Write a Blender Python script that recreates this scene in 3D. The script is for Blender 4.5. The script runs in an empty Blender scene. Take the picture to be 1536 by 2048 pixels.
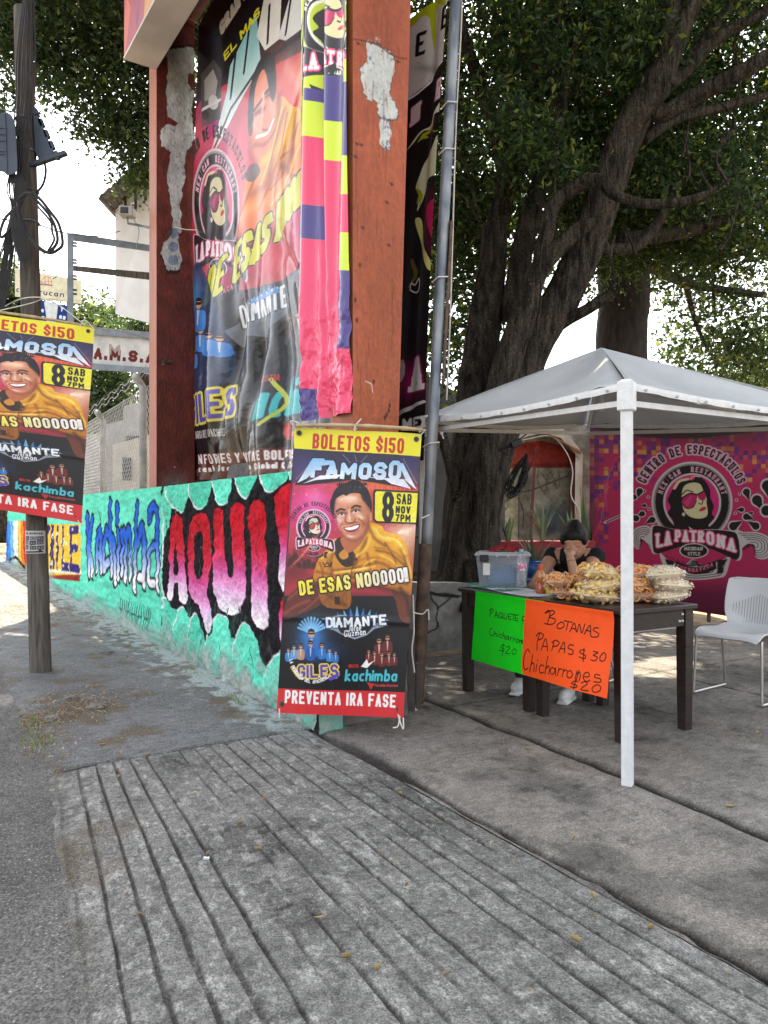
import bpy, math, random
import numpy as np
from mathutils import Vector
# ------------------------------------------------------------------ camera, sky, sun, exposure
S = bpy.context.scene
C = S.collection
CAMH, F = 1.3, 1536.0
cam = bpy.data.cameras.new('camera'); cam_o = bpy.data.objects.new('camera', cam); C.objects.link(cam_o)
cam_o.location = (0, 0, CAMH); cam_o.rotation_euler = (math.radians(90), 0, 0)
cam.sensor_fit = 'HORIZONTAL'; cam.sensor_width = 36; cam.lens = 36; cam.clip_end = 600; cam.clip_start = .05
S.camera = cam_o
SUN_EL, SUN_AZ = math.radians(55), math.radians(-7)          # azimuth from +Y towards +X
world = bpy.data.worlds.new('World'); S.world = world; world.use_nodes = True
wn = world.node_tree; bg = wn.nodes['Background']
sky = wn.nodes.new('ShaderNodeTexSky'); sky.sky_type = 'NISHITA'; sky.sun_disc = False
sky.sun_elevation = SUN_EL; sky.sun_rotation = SUN_AZ; sky.dust_density = 2.5; sky.air_density = 1.0
hs_ = wn.nodes.new('ShaderNodeHueSaturation'); hs_.inputs['Saturation'].default_value = .25; wn.links.new(sky.outputs[0], hs_.inputs['Color']); wn.links.new(hs_.outputs[0], bg.inputs[0]); bg.inputs[1].default_value = .15
sl = bpy.data.lights.new('sun', 'SUN'); sl.energy = 5.0; sl.angle = math.radians(.5); sl.color = (1, .88, .70)
so = bpy.data.objects.new('sun', sl); C.objects.link(so)
sd = Vector((math.cos(SUN_EL)*math.sin(SUN_AZ), math.cos(SUN_EL)*math.cos(SUN_AZ), math.sin(SUN_EL)))
so.rotation_euler = sd.to_track_quat('Z', 'Y').to_euler(); so.location = (0, 0, 30)
S.view_settings.view_transform = 'Standard'; S.view_settings.look = 'None'
S.view_settings.exposure = 2.15; S.view_settings.gamma = 1
S.cycles.use_denoising = True
S.cycles.max_bounces = 8; S.cycles.transparent_max_bounces = 24; S.cycles.caustics_reflective = False; S.cycles.caustics_refractive = False

# ------------------------------------------------------------------ helpers
rng = np.random.default_rng(7); random.seed(7)
V3 = lambda *a: np.array(a, float)
def P(px, py, d): return V3((px-768)/F*d, d, CAMH+(1024-py)/F*d)
def G(px, py, z=0.0): return P(px, py, (CAMH-z)*F/(py-1024))
def proj(p): return (768+p[0]/p[1]*F, 1024-(p[2]-CAMH)/p[1]*F)
def nrm(v): v = np.asarray(v, float); return v/max(np.linalg.norm(v), 1e-9)
OW = V3(-.5, 4.58, 0); UW = V3(-.52, .854, 0); MW = V3(.854, .52, 0)      # corner of the painted wall, along it, behind it
def TQ(t, q, z=0.0): return OW+UW*t+MW*q+V3(0, 0, z)
def hsh(ix, iy, s):
    n = (ix.astype(np.int64)*374761393+iy.astype(np.int64)*668265263+s*1274126177) & 0xffffffff
    n = ((n ^ (n >> 13))*1274126177) & 0xffffffff
    return ((n ^ (n >> 16)) & 0xffff)/65535.0
def vnoise(x, y, s=0):
    x = np.asarray(x, float); y = np.asarray(y, float)
    x, y = np.broadcast_arrays(x, y)
    ix = np.floor(x); iy = np.floor(y); fx = x-ix; fy = y-iy
    fx = fx*fx*(3-2*fx); fy = fy*fy*(3-2*fy)
    a = hsh(ix, iy, s); b = hsh(ix+1, iy, s); c = hsh(ix, iy+1, s); d = hsh(ix+1, iy+1, s)
    return (a*(1-fx)+b*fx)*(1-fy)+(c*(1-fx)+d*fx)*fy
def fbm(x, y, s=0, o=4):
    r = 0; a = .5
    for i in range(o): r = r+a*vnoise(np.asarray(x)*2**i, np.asarray(y)*2**i, s+i*17); a *= .5
    return r
def sstep(a, b, x): t = np.clip((x-a)/(b-a), 0, 1); return t*t*(3-2*t)
def lin(c):
    c = np.asarray(c, float)
    return np.where(c <= .04045, c/12.92, ((c+.055)/1.055)**2.4)
def hexc(h):
    if isinstance(h, str):
        h = h.lstrip('#'); return np.array([int(h[i:i+2], 16) for i in (0, 2, 4)])/255.0
    return np.asarray(h, float)
def catmull(pts, n=6, closed=False):
    p = np.asarray(pts, float); N = len(p)
    if N < 3: return p
    if closed: q = np.vstack([p[-1], p, p[0], p[1]])
    else: q = np.vstack([2*p[0]-p[1], p, 2*p[-1]-p[-2]])
    out = []
    for i in range(1, len(q)-2):
        for k in range(n):
            t = k/n
            out.append(.5*((2*q[i])+(-q[i-1]+q[i+1])*t+(2*q[i-1]-5*q[i]+4*q[i+1]-q[i+2])*t*t+(-q[i-1]+3*q[i]-3*q[i+1]+q[i+2])*t**3))
    if not closed: out.append(p[-1])
    return np.array(out)

class MB:
    """collects shapes and links them as one mesh object"""
    def __init__(s): s.v = []; s.f = []; s.n = 0; s.mi = []
    def add(s, v, f, m=0):
        v = np.asarray(v, float).reshape(-1, 3); s.v.append(v)
        for a in f: s.f.append(tuple(int(i)+s.n for i in a)); s.mi.append(m)
        s.n += len(v); return s
    def box(s, c, size, ax=None, m=0, bev=0.0):
        """box centred at c; ax = 3 axes"""
        A = np.eye(3) if ax is None else np.array([nrm(a) for a in ax])
        h = np.asarray(size, float)/2
        if bev <= 0:
            v = [np.asarray(c)+A.T@(h*np.array(k)) for k in ((-1,-1,-1),(1,-1,-1),(1,1,-1),(-1,1,-1),(-1,-1,1),(1,-1,1),(1,1,1),(-1,1,1))]
            return s.add(v, [(3,2,1,0),(4,5,6,7),(0,1,5,4),(1,2,6,5),(2,3,7,6),(3,0,4,7)], m)
        b = min(bev, *(h*.95)); v = []; idx = {}
        for sx in (-1,1):
            for sy in (-1,1):
                for sz in (-1,1):
                    sg = np.array((sx,sy,sz))
                    for k in range(3):
                        q = sg*(h-b); q[k] = sg[k]*h[k]; idx[(sx,sy,sz,k)] = len(v); v.append(np.asarray(c)+A.T@q)
        f = []
        for k in range(3):
            a, b2 = [i for i in range(3) if i != k]
            for sg in (-1,1):
                def key(p,q):
                    t=[0,0,0]; t[k]=sg; t[a]=p; t[b2]=q; return idx[(*t,k)]
                f.append((key(-1,-1),key(1,-1),key(1,1),key(-1,1)))
            for p in (-1,1):
                for q in (-1,1):
                    def key2(e,kk):
                        t=[0,0,0]; t[k]=e; t[a]=p; t[b2]=q; return idx[(*t,kk)]
                    f.append((key2(-1,a),key2(1,a),key2(1,b2),key2(-1,b2)))
        for sx in (-1,1):
            for sy in (-1,1):
                for sz in (-1,1): f.append(tuple(idx[(sx,sy,sz,k)] for k in range(3)))
        return s.add(v, f, m)
    def hexa(s, p, m=0):
        """8 points: bottom 4 then top 4"""
        return s.add(p, [(3,2,1,0),(4,5,6,7),(0,1,5,4),(1,2,6,5),(2,3,7,6),(3,0,4,7)], m)
    def tube(s, pts, r, n=8, m=0, cap=True, rf=None):
        pts = np.asarray(pts, float); K = len(pts)
        r = np.full(K, r) if np.isscalar(r) else np.asarray(r, float)
        T = np.gradient(pts, axis=0); T /= np.maximum(np.linalg.norm(T, axis=1, keepdims=True), 1e-9)
        a = np.array((0,0,1.)) if abs(T[0][2]) < .9 else np.array((1.,0,0))
        X = nrm(np.cross(T[0], a)); v = []
        for i in range(K):
            X = nrm(X-T[i]*np.dot(X, T[i])); Y = np.cross(T[i], X)
            for k in range(n):
                th = 2*math.pi*k/n; rr = r[i]*(rf(i, th, pts[i]) if rf else 1)
                v.append(pts[i]+rr*(math.cos(th)*X+math.sin(th)*Y))
        f = [(i*n+k, i*n+(k+1)%n, (i+1)*n+(k+1)%n, (i+1)*n+k) for i in range(K-1) for k in range(n)]
        if cap: f += [tuple(range(n-1,-1,-1)), tuple((K-1)*n+k for k in range(n))]
        return s.add(v, f, m)
    def lathe(s, prof, c, n=24, m=0, axis=(0,0,1)):
        """prof: (r, z) pairs"""
        Z = nrm(axis); X = nrm(np.cross(Z, (0,1,0) if abs(Z[1])<.9 else (1,0,0))); Y = np.cross(Z, X); v = []
        for r, z in prof:
            for k in range(n):
                th = 2*math.pi*k/n; v.append(np.asarray(c)+Z*z+r*(math.cos(th)*X+math.sin(th)*Y))
        K = len(prof)
        f = [(i*n+k, i*n+(k+1)%n, (i+1)*n+(k+1)%n, (i+1)*n+k) for i in range(K-1) for k in range(n)]
        f += [tuple(range(n-1,-1,-1)), tuple((K-1)*n+k for k in range(n))]
        return s.add(v, f, m)
    def grid(s, vv, m=0):
        """vv: (a,b,3) array of points"""
        a, b = vv.shape[:2]
        f = [(i*b+j, i*b+j+1, (i+1)*b+j+1, (i+1)*b+j) for i in range(a-1) for j in range(b-1)]
        return s.add(vv.reshape(-1,3), f, m)
    def build(s, name, mats, parent=None, smooth=False, loc=None):
        me = bpy.data.meshes.new(name); v = np.vstack(s.v)
        if loc is not None: v = v-np.asarray(loc)
        me.from_pydata(v.tolist(), [], s.f)
        for mm in (mats if isinstance(mats, (list, tuple)) else [mats]): me.materials.append(mm)
        if any(s.mi): me.polygons.foreach_set('material_index', s.mi)
        if smooth: me.polygons.foreach_set('use_smooth', [True]*len(me.polygons))
        me.validate(); me.update()
        return link(name, me, parent)
def link(name, me, parent=None):
    o = bpy.data.objects.new(name, me); C.objects.link(o)
    if parent is not None: o.parent = parent
    return o
def qmesh(name, verts, quads, mat, parent=None, cols=None, smooth=True):
    """big quad mesh from numpy arrays, with an optional linear colour per vertex"""
    me = bpy.data.meshes.new(name); n = len(verts); m = len(quads)
    me.vertices.add(n); me.vertices.foreach_set('co', np.asarray(verts, np.float32).ravel())
    me.loops.add(m*4); me.loops.foreach_set('vertex_index', np.asarray(quads, np.int32).ravel())
    me.polygons.add(m); me.polygons.foreach_set('loop_start', np.arange(m, dtype=np.int32)*4)
    me.polygons.foreach_set('use_smooth', np.full(m, smooth))
    if cols is not None:
        ca = me.color_attributes.new('Col', 'FLOAT_COLOR', 'POINT')
        ca.data.foreach_set('color', np.concatenate([np.asarray(cols, np.float32), np.ones((n,1), np.float32)], axis=1).ravel())
    me.materials.append(mat); me.update(calc_edges=True); me.validate()
    return link(name, me, parent)
def gquads(a, b):
    i = np.arange(a-1)[:,None]*b+np.arange(b-1)[None,:]
    return np.stack([i, i+1, i+b+1, i+b], axis=-1).reshape(-1,4)
def thing(name, label, cat, loc=(0,0,0), group=None):
    o = bpy.data.objects.new(name, None); C.objects.link(o); o.empty_display_size = .1
    o['label'] = label; o['category'] = cat
    if group: o['group'] = group
    return o
def tag(o, label=None, cat=None, group=None, kind=None):
    for k, x in (('label', label), ('category', cat), ('group', group), ('kind', kind)):
        if x: o[k] = x
    return o
def dup(root, off=(0,0,0), rotz=0.0, label=None):
    r = root.copy(); C.objects.link(r)
    r.location = Vector(root.location)+Vector(off); r.rotation_euler = (0,0,rotz)
    if label: r['label'] = label
    for ch in list(root.children):
        c = ch.copy(); C.objects.link(c); c.parent = r
        for g in ch.children: d = g.copy(); C.objects.link(d); d.parent = c
    return r

# ------------------------------------------------------------------ materials
def mat(name, c1, c2=None, scale=8.0, rough=.7, bump=0.0, bscale=40.0, spec=.3, metal=0.0, attr=False, detail=6.0, lo=.35, hi=.65, vary=.25, trans=0.0, alpha=1.0, ior=1.45, stretch=None, trl=0.0, coat=0.0, speck=None, sheen=0.0, grit=None, bdist=.02):
    m = bpy.data.materials.new(name); m.use_nodes = True; nt = m.node_tree; N = nt.nodes; L = nt.links
    b = N['Principled BSDF']
    tc = N.new('ShaderNodeTexCoord'); src = tc.outputs['Object']
    if stretch:
        mp = N.new('ShaderNodeMapping'); mp.inputs['Scale'].default_value = stretch; L.new(src, mp.inputs[0]); src = mp.outputs[0]
    nz = N.new('ShaderNodeTexNoise'); nz.inputs['Scale'].default_value = scale; nz.inputs['Detail'].default_value = detail; L.new(src, nz.inputs['Vector'])
    rp = N.new('ShaderNodeMapRange'); rp.inputs[1].default_value = lo; rp.inputs[2].default_value = hi; L.new(nz.outputs[0], rp.inputs[0])
    mx = N.new('ShaderNodeMix'); mx.data_type = 'RGBA'; L.new(rp.outputs[0], mx.inputs['Factor'])
    A, B, out = mx.inputs[6], mx.inputs[7], mx.outputs[2]
    if attr:
        at = N.new('ShaderNodeVertexColor'); at.layer_name = 'Col'
        hs = N.new('ShaderNodeHueSaturation'); hs.inputs['Value'].default_value = 1-vary; L.new(at.outputs[0], hs.inputs['Color'])
        L.new(hs.outputs[0], A); L.new(at.outputs[0], B)
    else:
        c1 = tuple(c1)+(1,); c2 = (tuple(c2)+(1,)) if c2 is not None else tuple(x*(1-vary) for x in c1[:3])+(1,)
        A.default_value = c1; B.default_value = c2
    if speck:                                     # pale or dark grains
        vo = N.new('ShaderNodeTexVoronoi'); vo.inputs['Scale'].default_value = speck[0]; L.new(tc.outputs['Object'], vo.inputs['Vector'])
        nb = N.new('ShaderNodeTexNoise'); nb.inputs['Scale'].default_value = speck[0]*.13; L.new(tc.outputs['Object'], nb.inputs['Vector'])
        ad = N.new('ShaderNodeMath'); ad.operation = 'MULTIPLY_ADD'; ad.inputs[1].default_value = -.45; L.new(nb.outputs[0], ad.inputs[0]); ad.inputs[2].default_value = speck[1]+.22
        lt = N.new('ShaderNodeMath'); lt.operation = 'LESS_THAN'; L.new(vo.outputs[0], lt.inputs[0]); L.new(ad.outputs[0], lt.inputs[1])
        m2 = N.new('ShaderNodeMix'); m2.data_type = 'RGBA'; L.new(lt.outputs[0], m2.inputs['Factor']); L.new(out, m2.inputs[6]); m2.inputs[7].default_value = tuple(speck[2])+(1,); out = m2.outputs[2]
    if grit:
        n4 = N.new('ShaderNodeTexNoise'); n4.inputs['Scale'].default_value = grit[0]; n4.inputs['Detail'].default_value = 4; L.new(tc.outputs['Object'], n4.inputs['Vector'])
        r4 = N.new('ShaderNodeMapRange'); r4.inputs[1].default_value = .34; r4.inputs[2].default_value = .66; r4.inputs[3].default_value = 1-grit[1]; r4.inputs[4].default_value = 1+grit[1]; L.new(n4.outputs[0], r4.inputs[0])
        m4 = N.new('ShaderNodeMix'); m4.data_type = 'RGBA'; m4.blend_type = 'MULTIPLY'; m4.inputs['Factor'].default_value = 1; L.new(out, m4.inputs[6]); L.new(r4.outputs[0], m4.inputs[7]); out = m4.outputs[2]
    L.new(out, b.inputs['Base Color'])
    b.inputs['Roughness'].default_value = rough; b.inputs['Specular IOR Level'].default_value = spec; b.inputs['Metallic'].default_value = metal
    b.inputs['Transmission Weight'].default_value = trans; b.inputs['Alpha'].default_value = alpha; b.inputs['IOR'].default_value = ior
    b.inputs['Coat Weight'].default_value = coat
    if bump > 0:
        n2 = N.new('ShaderNodeTexNoise'); n2.inputs['Scale'].default_value = bscale; n2.inputs['Detail'].default_value = 5; L.new(src, n2.inputs['Vector'])
        bp = N.new('ShaderNodeBump'); bp.inputs['Strength'].default_value = bump; bp.inputs['Distance'].default_value = bdist; L.new(n2.outputs[0], bp.inputs['Height']); L.new(bp.outputs[0], b.inputs['Normal'])
    if trl > 0:
        tb = N.new('ShaderNodeBsdfTranslucent'); ms = N.new('ShaderNodeMixShader'); ms.inputs[0].default_value = trl
        L.new(out, tb.inputs['Color']); L.new(b.outputs[0], ms.inputs[1]); L.new(tb.outputs[0], ms.inputs[2]); L.new(ms.outputs[0], N['Material Output'].inputs[0])
    return m
def leafmat(name, dark, light, yellow):
    m = bpy.data.materials.new(name); m.use_nodes = True; nt = m.node_tree; N = nt.nodes; L = nt.links; b = N['Principled BSDF']
    g = N.new('ShaderNodeNewGeometry'); r = N.new('ShaderNodeValToRGB'); L.new(g.outputs['Random Per Island'], r.inputs[0])
    e = r.color_ramp.elements; e[0].color = (*dark,1); e[0].position = 0; e[1].color = (*yellow,1); e[1].position = 1
    k = e.new(.8); k.color = (*light,1)
    L.new(r.outputs[0], b.inputs['Base Color']); b.inputs['Roughness'].default_value = .5; b.inputs['Specular IOR Level'].default_value = .22
    h = N.new('ShaderNodeHueSaturation'); h.inputs['Hue'].default_value = .47; h.inputs['Saturation'].default_value = 1.15; h.inputs['Value'].default_value = 3.2; L.new(r.outputs[0], h.inputs['Color'])
    t = N.new('ShaderNodeBsdfTranslucent'); L.new(h.outputs[0], t.inputs[0])
    ms = N.new('ShaderNodeMixShader'); ms.inputs[0].default_value = .27; L.new(b.outputs[0], ms.inputs[1]); L.new(t.outputs[0], ms.inputs[2]); L.new(ms.outputs[0], N['Material Output'].inputs[0])
    return m
def clearmat(name, col, trn=.75, rough=.12, film=False):
    """thin clear film: mostly see-through with a gloss"""
    m = bpy.data.materials.new(name); m.use_nodes = True; nt = m.node_tree; N = nt.nodes; L = nt.links; b = N['Principled BSDF']
    b.inputs['Base Color'].default_value = (*col,1); b.inputs['Roughness'].default_value = rough; b.inputs['Specular IOR Level'].default_value = .8
    nz = N.new('ShaderNodeTexNoise'); nz.inputs['Scale'].default_value = 22; bp = N.new('ShaderNodeBump'); bp.inputs['Strength'].default_value = .9; bp.inputs['Distance'].default_value = .02
    L.new(nz.outputs[0], bp.inputs['Height']); L.new(bp.outputs[0], b.inputs['Normal'])
    if film:
        gl = N.new('ShaderNodeBsdfGlossy'); gl.inputs['Color'].default_value = (*col,1); gl.inputs['Roughness'].default_value = rough; L.new(bp.outputs[0], gl.inputs['Normal']); b = gl
    t = N.new('ShaderNodeBsdfTransparent'); ms = N.new('ShaderNodeMixShader'); ms.inputs[0].default_value = trn
    L.new(b.outputs[0], ms.inputs[1]); L.new(t.outputs[0], ms.inputs[2]); L.new(ms.outputs[0], N['Material Output'].inputs[0])
    return m
# ------------------------------------------------------------------ printed and painted artwork, drawn as shapes into a colour grid
GL = {'A':"00 4C 80;14 74",'B':"00 0C 5C 7B 88 66 06;66 84 82 60 00",'C':"89 8A 6C 2C 0A 02 20 60 82 83",'D':"00 0C 5C 8A 82 50 00",'E':"8C 0C 00 80;06 66",
'F':"8C 0C 00;06 66",'G':"89 8A 6C 2C 0A 02 20 60 82 85 55",'H':"00 0C;80 8C;06 86",'I':"00 0C",'J':"8C 82 60 20 02",'K':"00 0C;8C 05;37 80",'L':"0C 00 80",
'M':"00 0C 54 AC A0",'N':"00 0C 80 8C",'O':"20 02 0A 2C 6C 8A 82 60 20",'P':"00 0C 6C 8A 87 65 05",'Q':"20 02 0A 2C 6C 8A 82 60 20;53 80",'R':"00 0C 6C 8A 88 66 06;46 80",
'S':"8A 6C 2C 0A 08 26 66 84 82 60 20 02",'T':"0C 8C;4C 40",'U':"0C 02 20 60 82 8C",'V':"0C 40 8C",'W':"0C 30 58 70 AC",'X':"0C 80;00 8C",'Y':"0C 46 8C;46 40",'Z':"0C 8C 00 80",
'0':"20 02 0A 2C 6C 8A 82 60 20",'1':"08 3C 30",'2':"0A 2C 6C 8A 88 00 80",'3':"0A 2C 6C 8A 87 66 36;66 85 82 60 20 02",'4':"6C 03 83;60 68",'5':"8C 0C 07 67 85 82 60 20 02",
'6':"8A 6C 2C 0A 02 20 60 82 85 67 05",'7':"0C 8C 30",'8':"26 08 0A 2C 6C 8A 88 66 26 04 02 20 60 82 84 66",'9':"02 20 60 82 8A 6C 2C 0A 07 25 87",
'$':"89 7B 2B 09 08 27 65 84 83 61 21 03;4D 4B;41 40",'!':"0C 04;01 00",'.':"00 01",'-':"15 65",' ':"",
'a':"67 27 05 02 20 60;67 60",'b':"0C 00 50 62 65 57 07",'c':"57 27 05 02 20 50",'d':"6C 60 20 02 05 27 67",'e':"04 64 65 57 27 05 02 20 60",'g':"67 27 05 02 20 60;67 60 30",'h':"0C 00;05 27 57 65 60",
'i':"00 07;0A 0B",'k':"0C 00;57 04 60",'l':"0C 00",'m':"00 07;05 27 37 45 40;45 67 77 95 90",'n':"00 07;05 27 57 65 60",'o':"20 02 05 27 57 65 62 50 20",'q':"67 27 05 02 20 60;67 60",
'r':"00 07;05 27 47",'s':"66 57 17 06 15 54 62 50 10 01",'t':"2C 21 40;07 47",'u':"07 02 20 50 62;67 60",'v':"07 30 67",'z':"07 67 00 60"}
def glyph(ch):
    if ch == 'Á': w, g = glyph('A'); return w, g+[np.array([(.45,1.06),(.62,1.2)])]
    s = GL.get(ch, GL.get(ch.upper(), ""))
    if ch == ' ': return .45, []
    L = [np.array([(int(p[0],16)/8., int(p[1],16)/12.) for p in part.split()]) for part in s.split(';') if part.strip()]
    return max([l[:,0].max() for l in L]+[0.02]), L
def homog(src, dst):
    A = []
    for (x,y),(u,v) in zip(src,dst): A += [[x,y,1,0,0,0,-u*x,-u*y],[0,0,0,x,y,1,-v*x,-v*y]]
    h = np.linalg.solve(np.array(A,float), np.array(dst,float).ravel()); return np.append(h,1).reshape(3,3)
class Art:
    def __init__(s, w, h, quad, base='#808080'):
        """quad: where the canvas corners TL TR BR BL lie, in photo pixels"""
        s.w, s.h = w, h; s.a = np.ones((h,w,3))*hexc(base); s.H = homog(quad, [(0,0),(w,0),(w,h),(0,h)]); s.crop(0,0,1)
        s.yy, s.xx = np.mgrid[0:h,0:w]+.5
    def crop(s, x0, y0, k, k2=None): s.c = (x0, y0, 1./k, 1./(k2 or k)); return s
    def T(s, pts):
        p = np.asarray(pts,float).reshape(-1,2); x = s.c[0]+p[:,0]*s.c[2]; y = s.c[1]+p[:,1]*s.c[3]
        q = s.H@np.stack([x,y,np.ones_like(x)]); return (q[:2]/q[2]).T
    def k(s, p):
        q = s.T([p,(p[0]+1,p[1]),(p[0],p[1]+1)]); e, f = q[1]-q[0], q[2]-q[0]; return math.sqrt(max(1e-9,abs(e[0]*f[1]-e[1]*f[0])))
    def _blend(s, r0, r1, c0, c1, m, col, grad):
        if grad is not None:
            (p0,k0),(p1,k1) = grad; a, b = s.T([p0,p1]); d = b-a; t = np.clip(((s.xx[r0:r1,c0:c1]-a[0])*d[0]+(s.yy[r0:r1,c0:c1]-a[1])*d[1])/max(d@d,1e-9),0,1)[...,None]
            col = hexc(k0)*(1-t)+hexc(k1)*t
        else: col = hexc(col)
        m = m[...,None]; s.a[r0:r1,c0:c1] = s.a[r0:r1,c0:c1]*(1-m)+col*m
    def poly(s, pts, col=None, a=1.0, sm=0, grad=None):
        if sm: pts = catmull(pts, sm, True)
        q = s.T(pts)*2; x0,y0 = np.floor(q.min(0)/2).astype(int)-1; x1,y1 = np.ceil(q.max(0)/2).astype(int)+1
        x0,y0 = max(x0,0),max(y0,0); x1,y1 = min(x1,s.w),min(y1,s.h)
        if x1<=x0 or y1<=y0: return s
        W,H = (x1-x0)*2,(y1-y0)*2; q = q-np.array([x0*2,y0*2]); cnt = np.zeros((H,W+1),np.int32)
        for (ax,ay),(bx,by) in zip(q,np.roll(q,-1,0)):
            if ay==by: continue
            if ay>by: ax,ay,bx,by = bx,by,ax,ay
            r = np.arange(max(0,math.ceil(ay-.5)),min(H,math.ceil(by-.5)))
            if len(r): np.add.at(cnt,(r,np.clip(np.ceil(ax+(r+.5-ay)/(by-ay)*(bx-ax)-.5),0,W).astype(int)),1)
        m = (np.cumsum(cnt[:,:W],axis=1)%2).reshape(y1-y0,2,x1-x0,2).mean((1,3))
        s._blend(y0,y1,x0,x1,m*a,col,grad); return s
    def _sdf(s, lines, pad, ext=0.0):
        allp = np.vstack(lines); x0,y0 = np.floor(allp.min(0)-pad).astype(int); x1,y1 = np.ceil(allp.max(0)+pad).astype(int)+1
        x0,y0 = max(x0,0),max(y0,0); x1,y1 = min(x1,s.w),min(y1,s.h)
        if x1<=x0 or y1<=y0: return None
        return x0,y0,x1,y1
    def _dist(s, lines, hw, bb, flat):
        x0,y0,x1,y1 = bb; X = s.xx[y0:y1,x0:x1]; Y = s.yy[y0:y1,x0:x1]; D = np.full(X.shape,1e9)
        for L in lines:
            closed = len(L)>2 and np.allclose(L[0],L[-1])
            for i in range(len(L)-1):
                a,b = L[i],L[i+1]; d = b-a; l = math.hypot(*d)
                if l<1e-6: continue
                d = d/l; u = (X-a[0])*d[0]+(Y-a[1])*d[1]; v = (X-a[0])*-d[1]+(Y-a[1])*d[0]
                if flat:
                    e0 = 0 if (closed or i>0) else hw; e1 = 0 if (closed or i<len(L)-2) else hw
                    D = np.minimum(D, np.maximum(np.abs(v)-hw, np.maximum(-u-e0,u-l-e1)))
                else: D = np.minimum(D, np.hypot(v, np.maximum(0,np.maximum(-u,u-l)))-hw)
            if flat:
                for p in (L[:-1] if closed else L[1:-1]): D = np.minimum(D, np.hypot(X-p[0],Y-p[1])-hw)
        return D
    def lines(s, lines, w, col=None, a=1.0, grad=None, out=None, flat=False, canvas=False, hw=None):
        """strokes of width w (drawing units)"""
        Q = [np.asarray(l,float) for l in lines] if canvas else [s.T(l) for l in lines]
        if not Q: return s
        if hw is None: hw = max(w*s.k(lines[0][0])/2,.35)
        ow = 0 if not out else (out[0]*s.k(lines[0][0]) if not canvas else out[0])
        bb = s._sdf(Q, hw+ow+2)
        if bb is None: return s
        x0,y0,x1,y1 = bb; D = s._dist(Q,hw,bb,flat)
        if out: s._blend(y0,y1,x0,x1,np.clip(ow-D+.5,0,1)*a,out[1],None)
        s._blend(y0,y1,x0,x1,np.clip(.5-D,0,1)*a,col,grad); return s
    def soft(s, pts, w, col, a=.6, sm=5):
        """an airbrushed stroke"""
        Q = [s.T(catmull(pts,sm) if sm else pts)]; sg = max(w*s.k(pts[0]),.6); bb = s._sdf(Q,sg*2.4)
        if bb is None: return s
        x0,y0,x1,y1 = bb; D = np.maximum(0,s._dist(Q,0.0,bb,False)); s._blend(y0,y1,x0,x1,np.exp(-(D/sg)**2*1.6)*a,col,None); return s
    def line(s, pts, w, col=None, sm=0, **k):
        return s.lines([catmull(pts,sm) if sm else pts], w, col, **k)
    def ell(s, cx, cy, rx, ry, col=None, a=1.0, grad=None, rot=0):
        th = np.linspace(0,2*math.pi,49)[:-1]; c,n = math.cos(rot),math.sin(rot); x,y = rx*np.cos(th),ry*np.sin(th)
        return s.poly(np.stack([cx+x*c-y*n, cy+x*n+y*c],1),col,a,0,grad)
    def glow(s, cx, cy, rx, ry, col, a=1.0):
        c,ax,ay = s.T([(cx,cy),(cx+rx,cy),(cx,cy+ry)]); M = np.linalg.inv(np.stack([ax-c,ay-c],1)); X = s.xx-c[0]; Y = s.yy-c[1]
        d = np.hypot(M[0,0]*X+M[0,1]*Y, M[1,0]*X+M[1,1]*Y); m = np.exp(-d*d*2.2)*a
        s._blend(0,s.h,0,s.w,m,col,None); return s
    def noise(s, amt, sc=.05, seed=1):
        s.a = np.clip(s.a*(1+amt*(fbm(s.xx*sc,s.yy*sc,seed)[...,None]-.47)*2),0,1); return s
    def text(s, txt, p0, p1, h, th, col=None, out=None, grad=None, slab=False, flat=True, gap=.22, up=None, sk=0.0, tap=None):
        """txt from baseline p0 to p1, cap height h (drawing units), stroke th as a share of h"""
        p0 = np.array(p0,float); p1 = np.array(p1,float); d = p1-p0; L = np.linalg.norm(d)
        upv = np.array(up,float) if up is not None else np.array((d[1],-d[0]))/L
        gs = [glyph(c) for c in txt]; tot = sum(g[0] for g in gs)+gap*(len(gs)-1); x = 0.0; items = []
        th = min(th, .40*L/tot/h); kk = s.k(tuple(p0)); hw0 = h*th*kk/2
        for c,(gw,gl) in zip(txt,gs):
            ls = []
            for l in gl:
                l = l.copy(); ww = max(gw,.02)
                ins = min(th*h/2/ (L/tot), .2) if gw>.1 else 0
                lx = l[:,0]*(1-2*ins/ww)+ins if gw>.1 else l[:,0]
                ly = l[:,1]*(1-th)+th/2
                e = [(0,l[0]),(-1,l[-1])]
                if slab and ch_serif(c):
                    for ei,pe in e:
                        yv = pe[1]
                        if yv<.02 or yv>.98:
                            sx = lx[ei]; b = .13
                            hh = h*(tap(( x+sx)/tot) if tap else 1)
                            q = np.array([(sx-b,ly[ei]),(sx+b,ly[ei])]); ls.append(s._place(q,p0,d,x,tot,upv,hh,sk))
                hh = h*(tap((x+gw/2)/tot) if tap else 1)
                ls.append(s._place(np.stack([lx,ly],1),p0,d,x,tot,upv,hh,sk))
            if ls: items.append(ls)
            x += gw+gap
        if out:
            for ls in items: s.lines(ls,0,out[1],canvas=True,hw=hw0+out[0]*kk,flat=False)
        for ls in items: s.lines(ls,0,col,grad=grad,canvas=True,hw=max(hw0,.3),flat=flat)
        return s
    def _place(s, l, p0, d, x, tot, upv, h, sk):
        return s.T(p0+np.outer((x+l[:,0]+sk*l[:,1])/tot,d)+np.outer(l[:,1]*h,upv))
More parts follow.
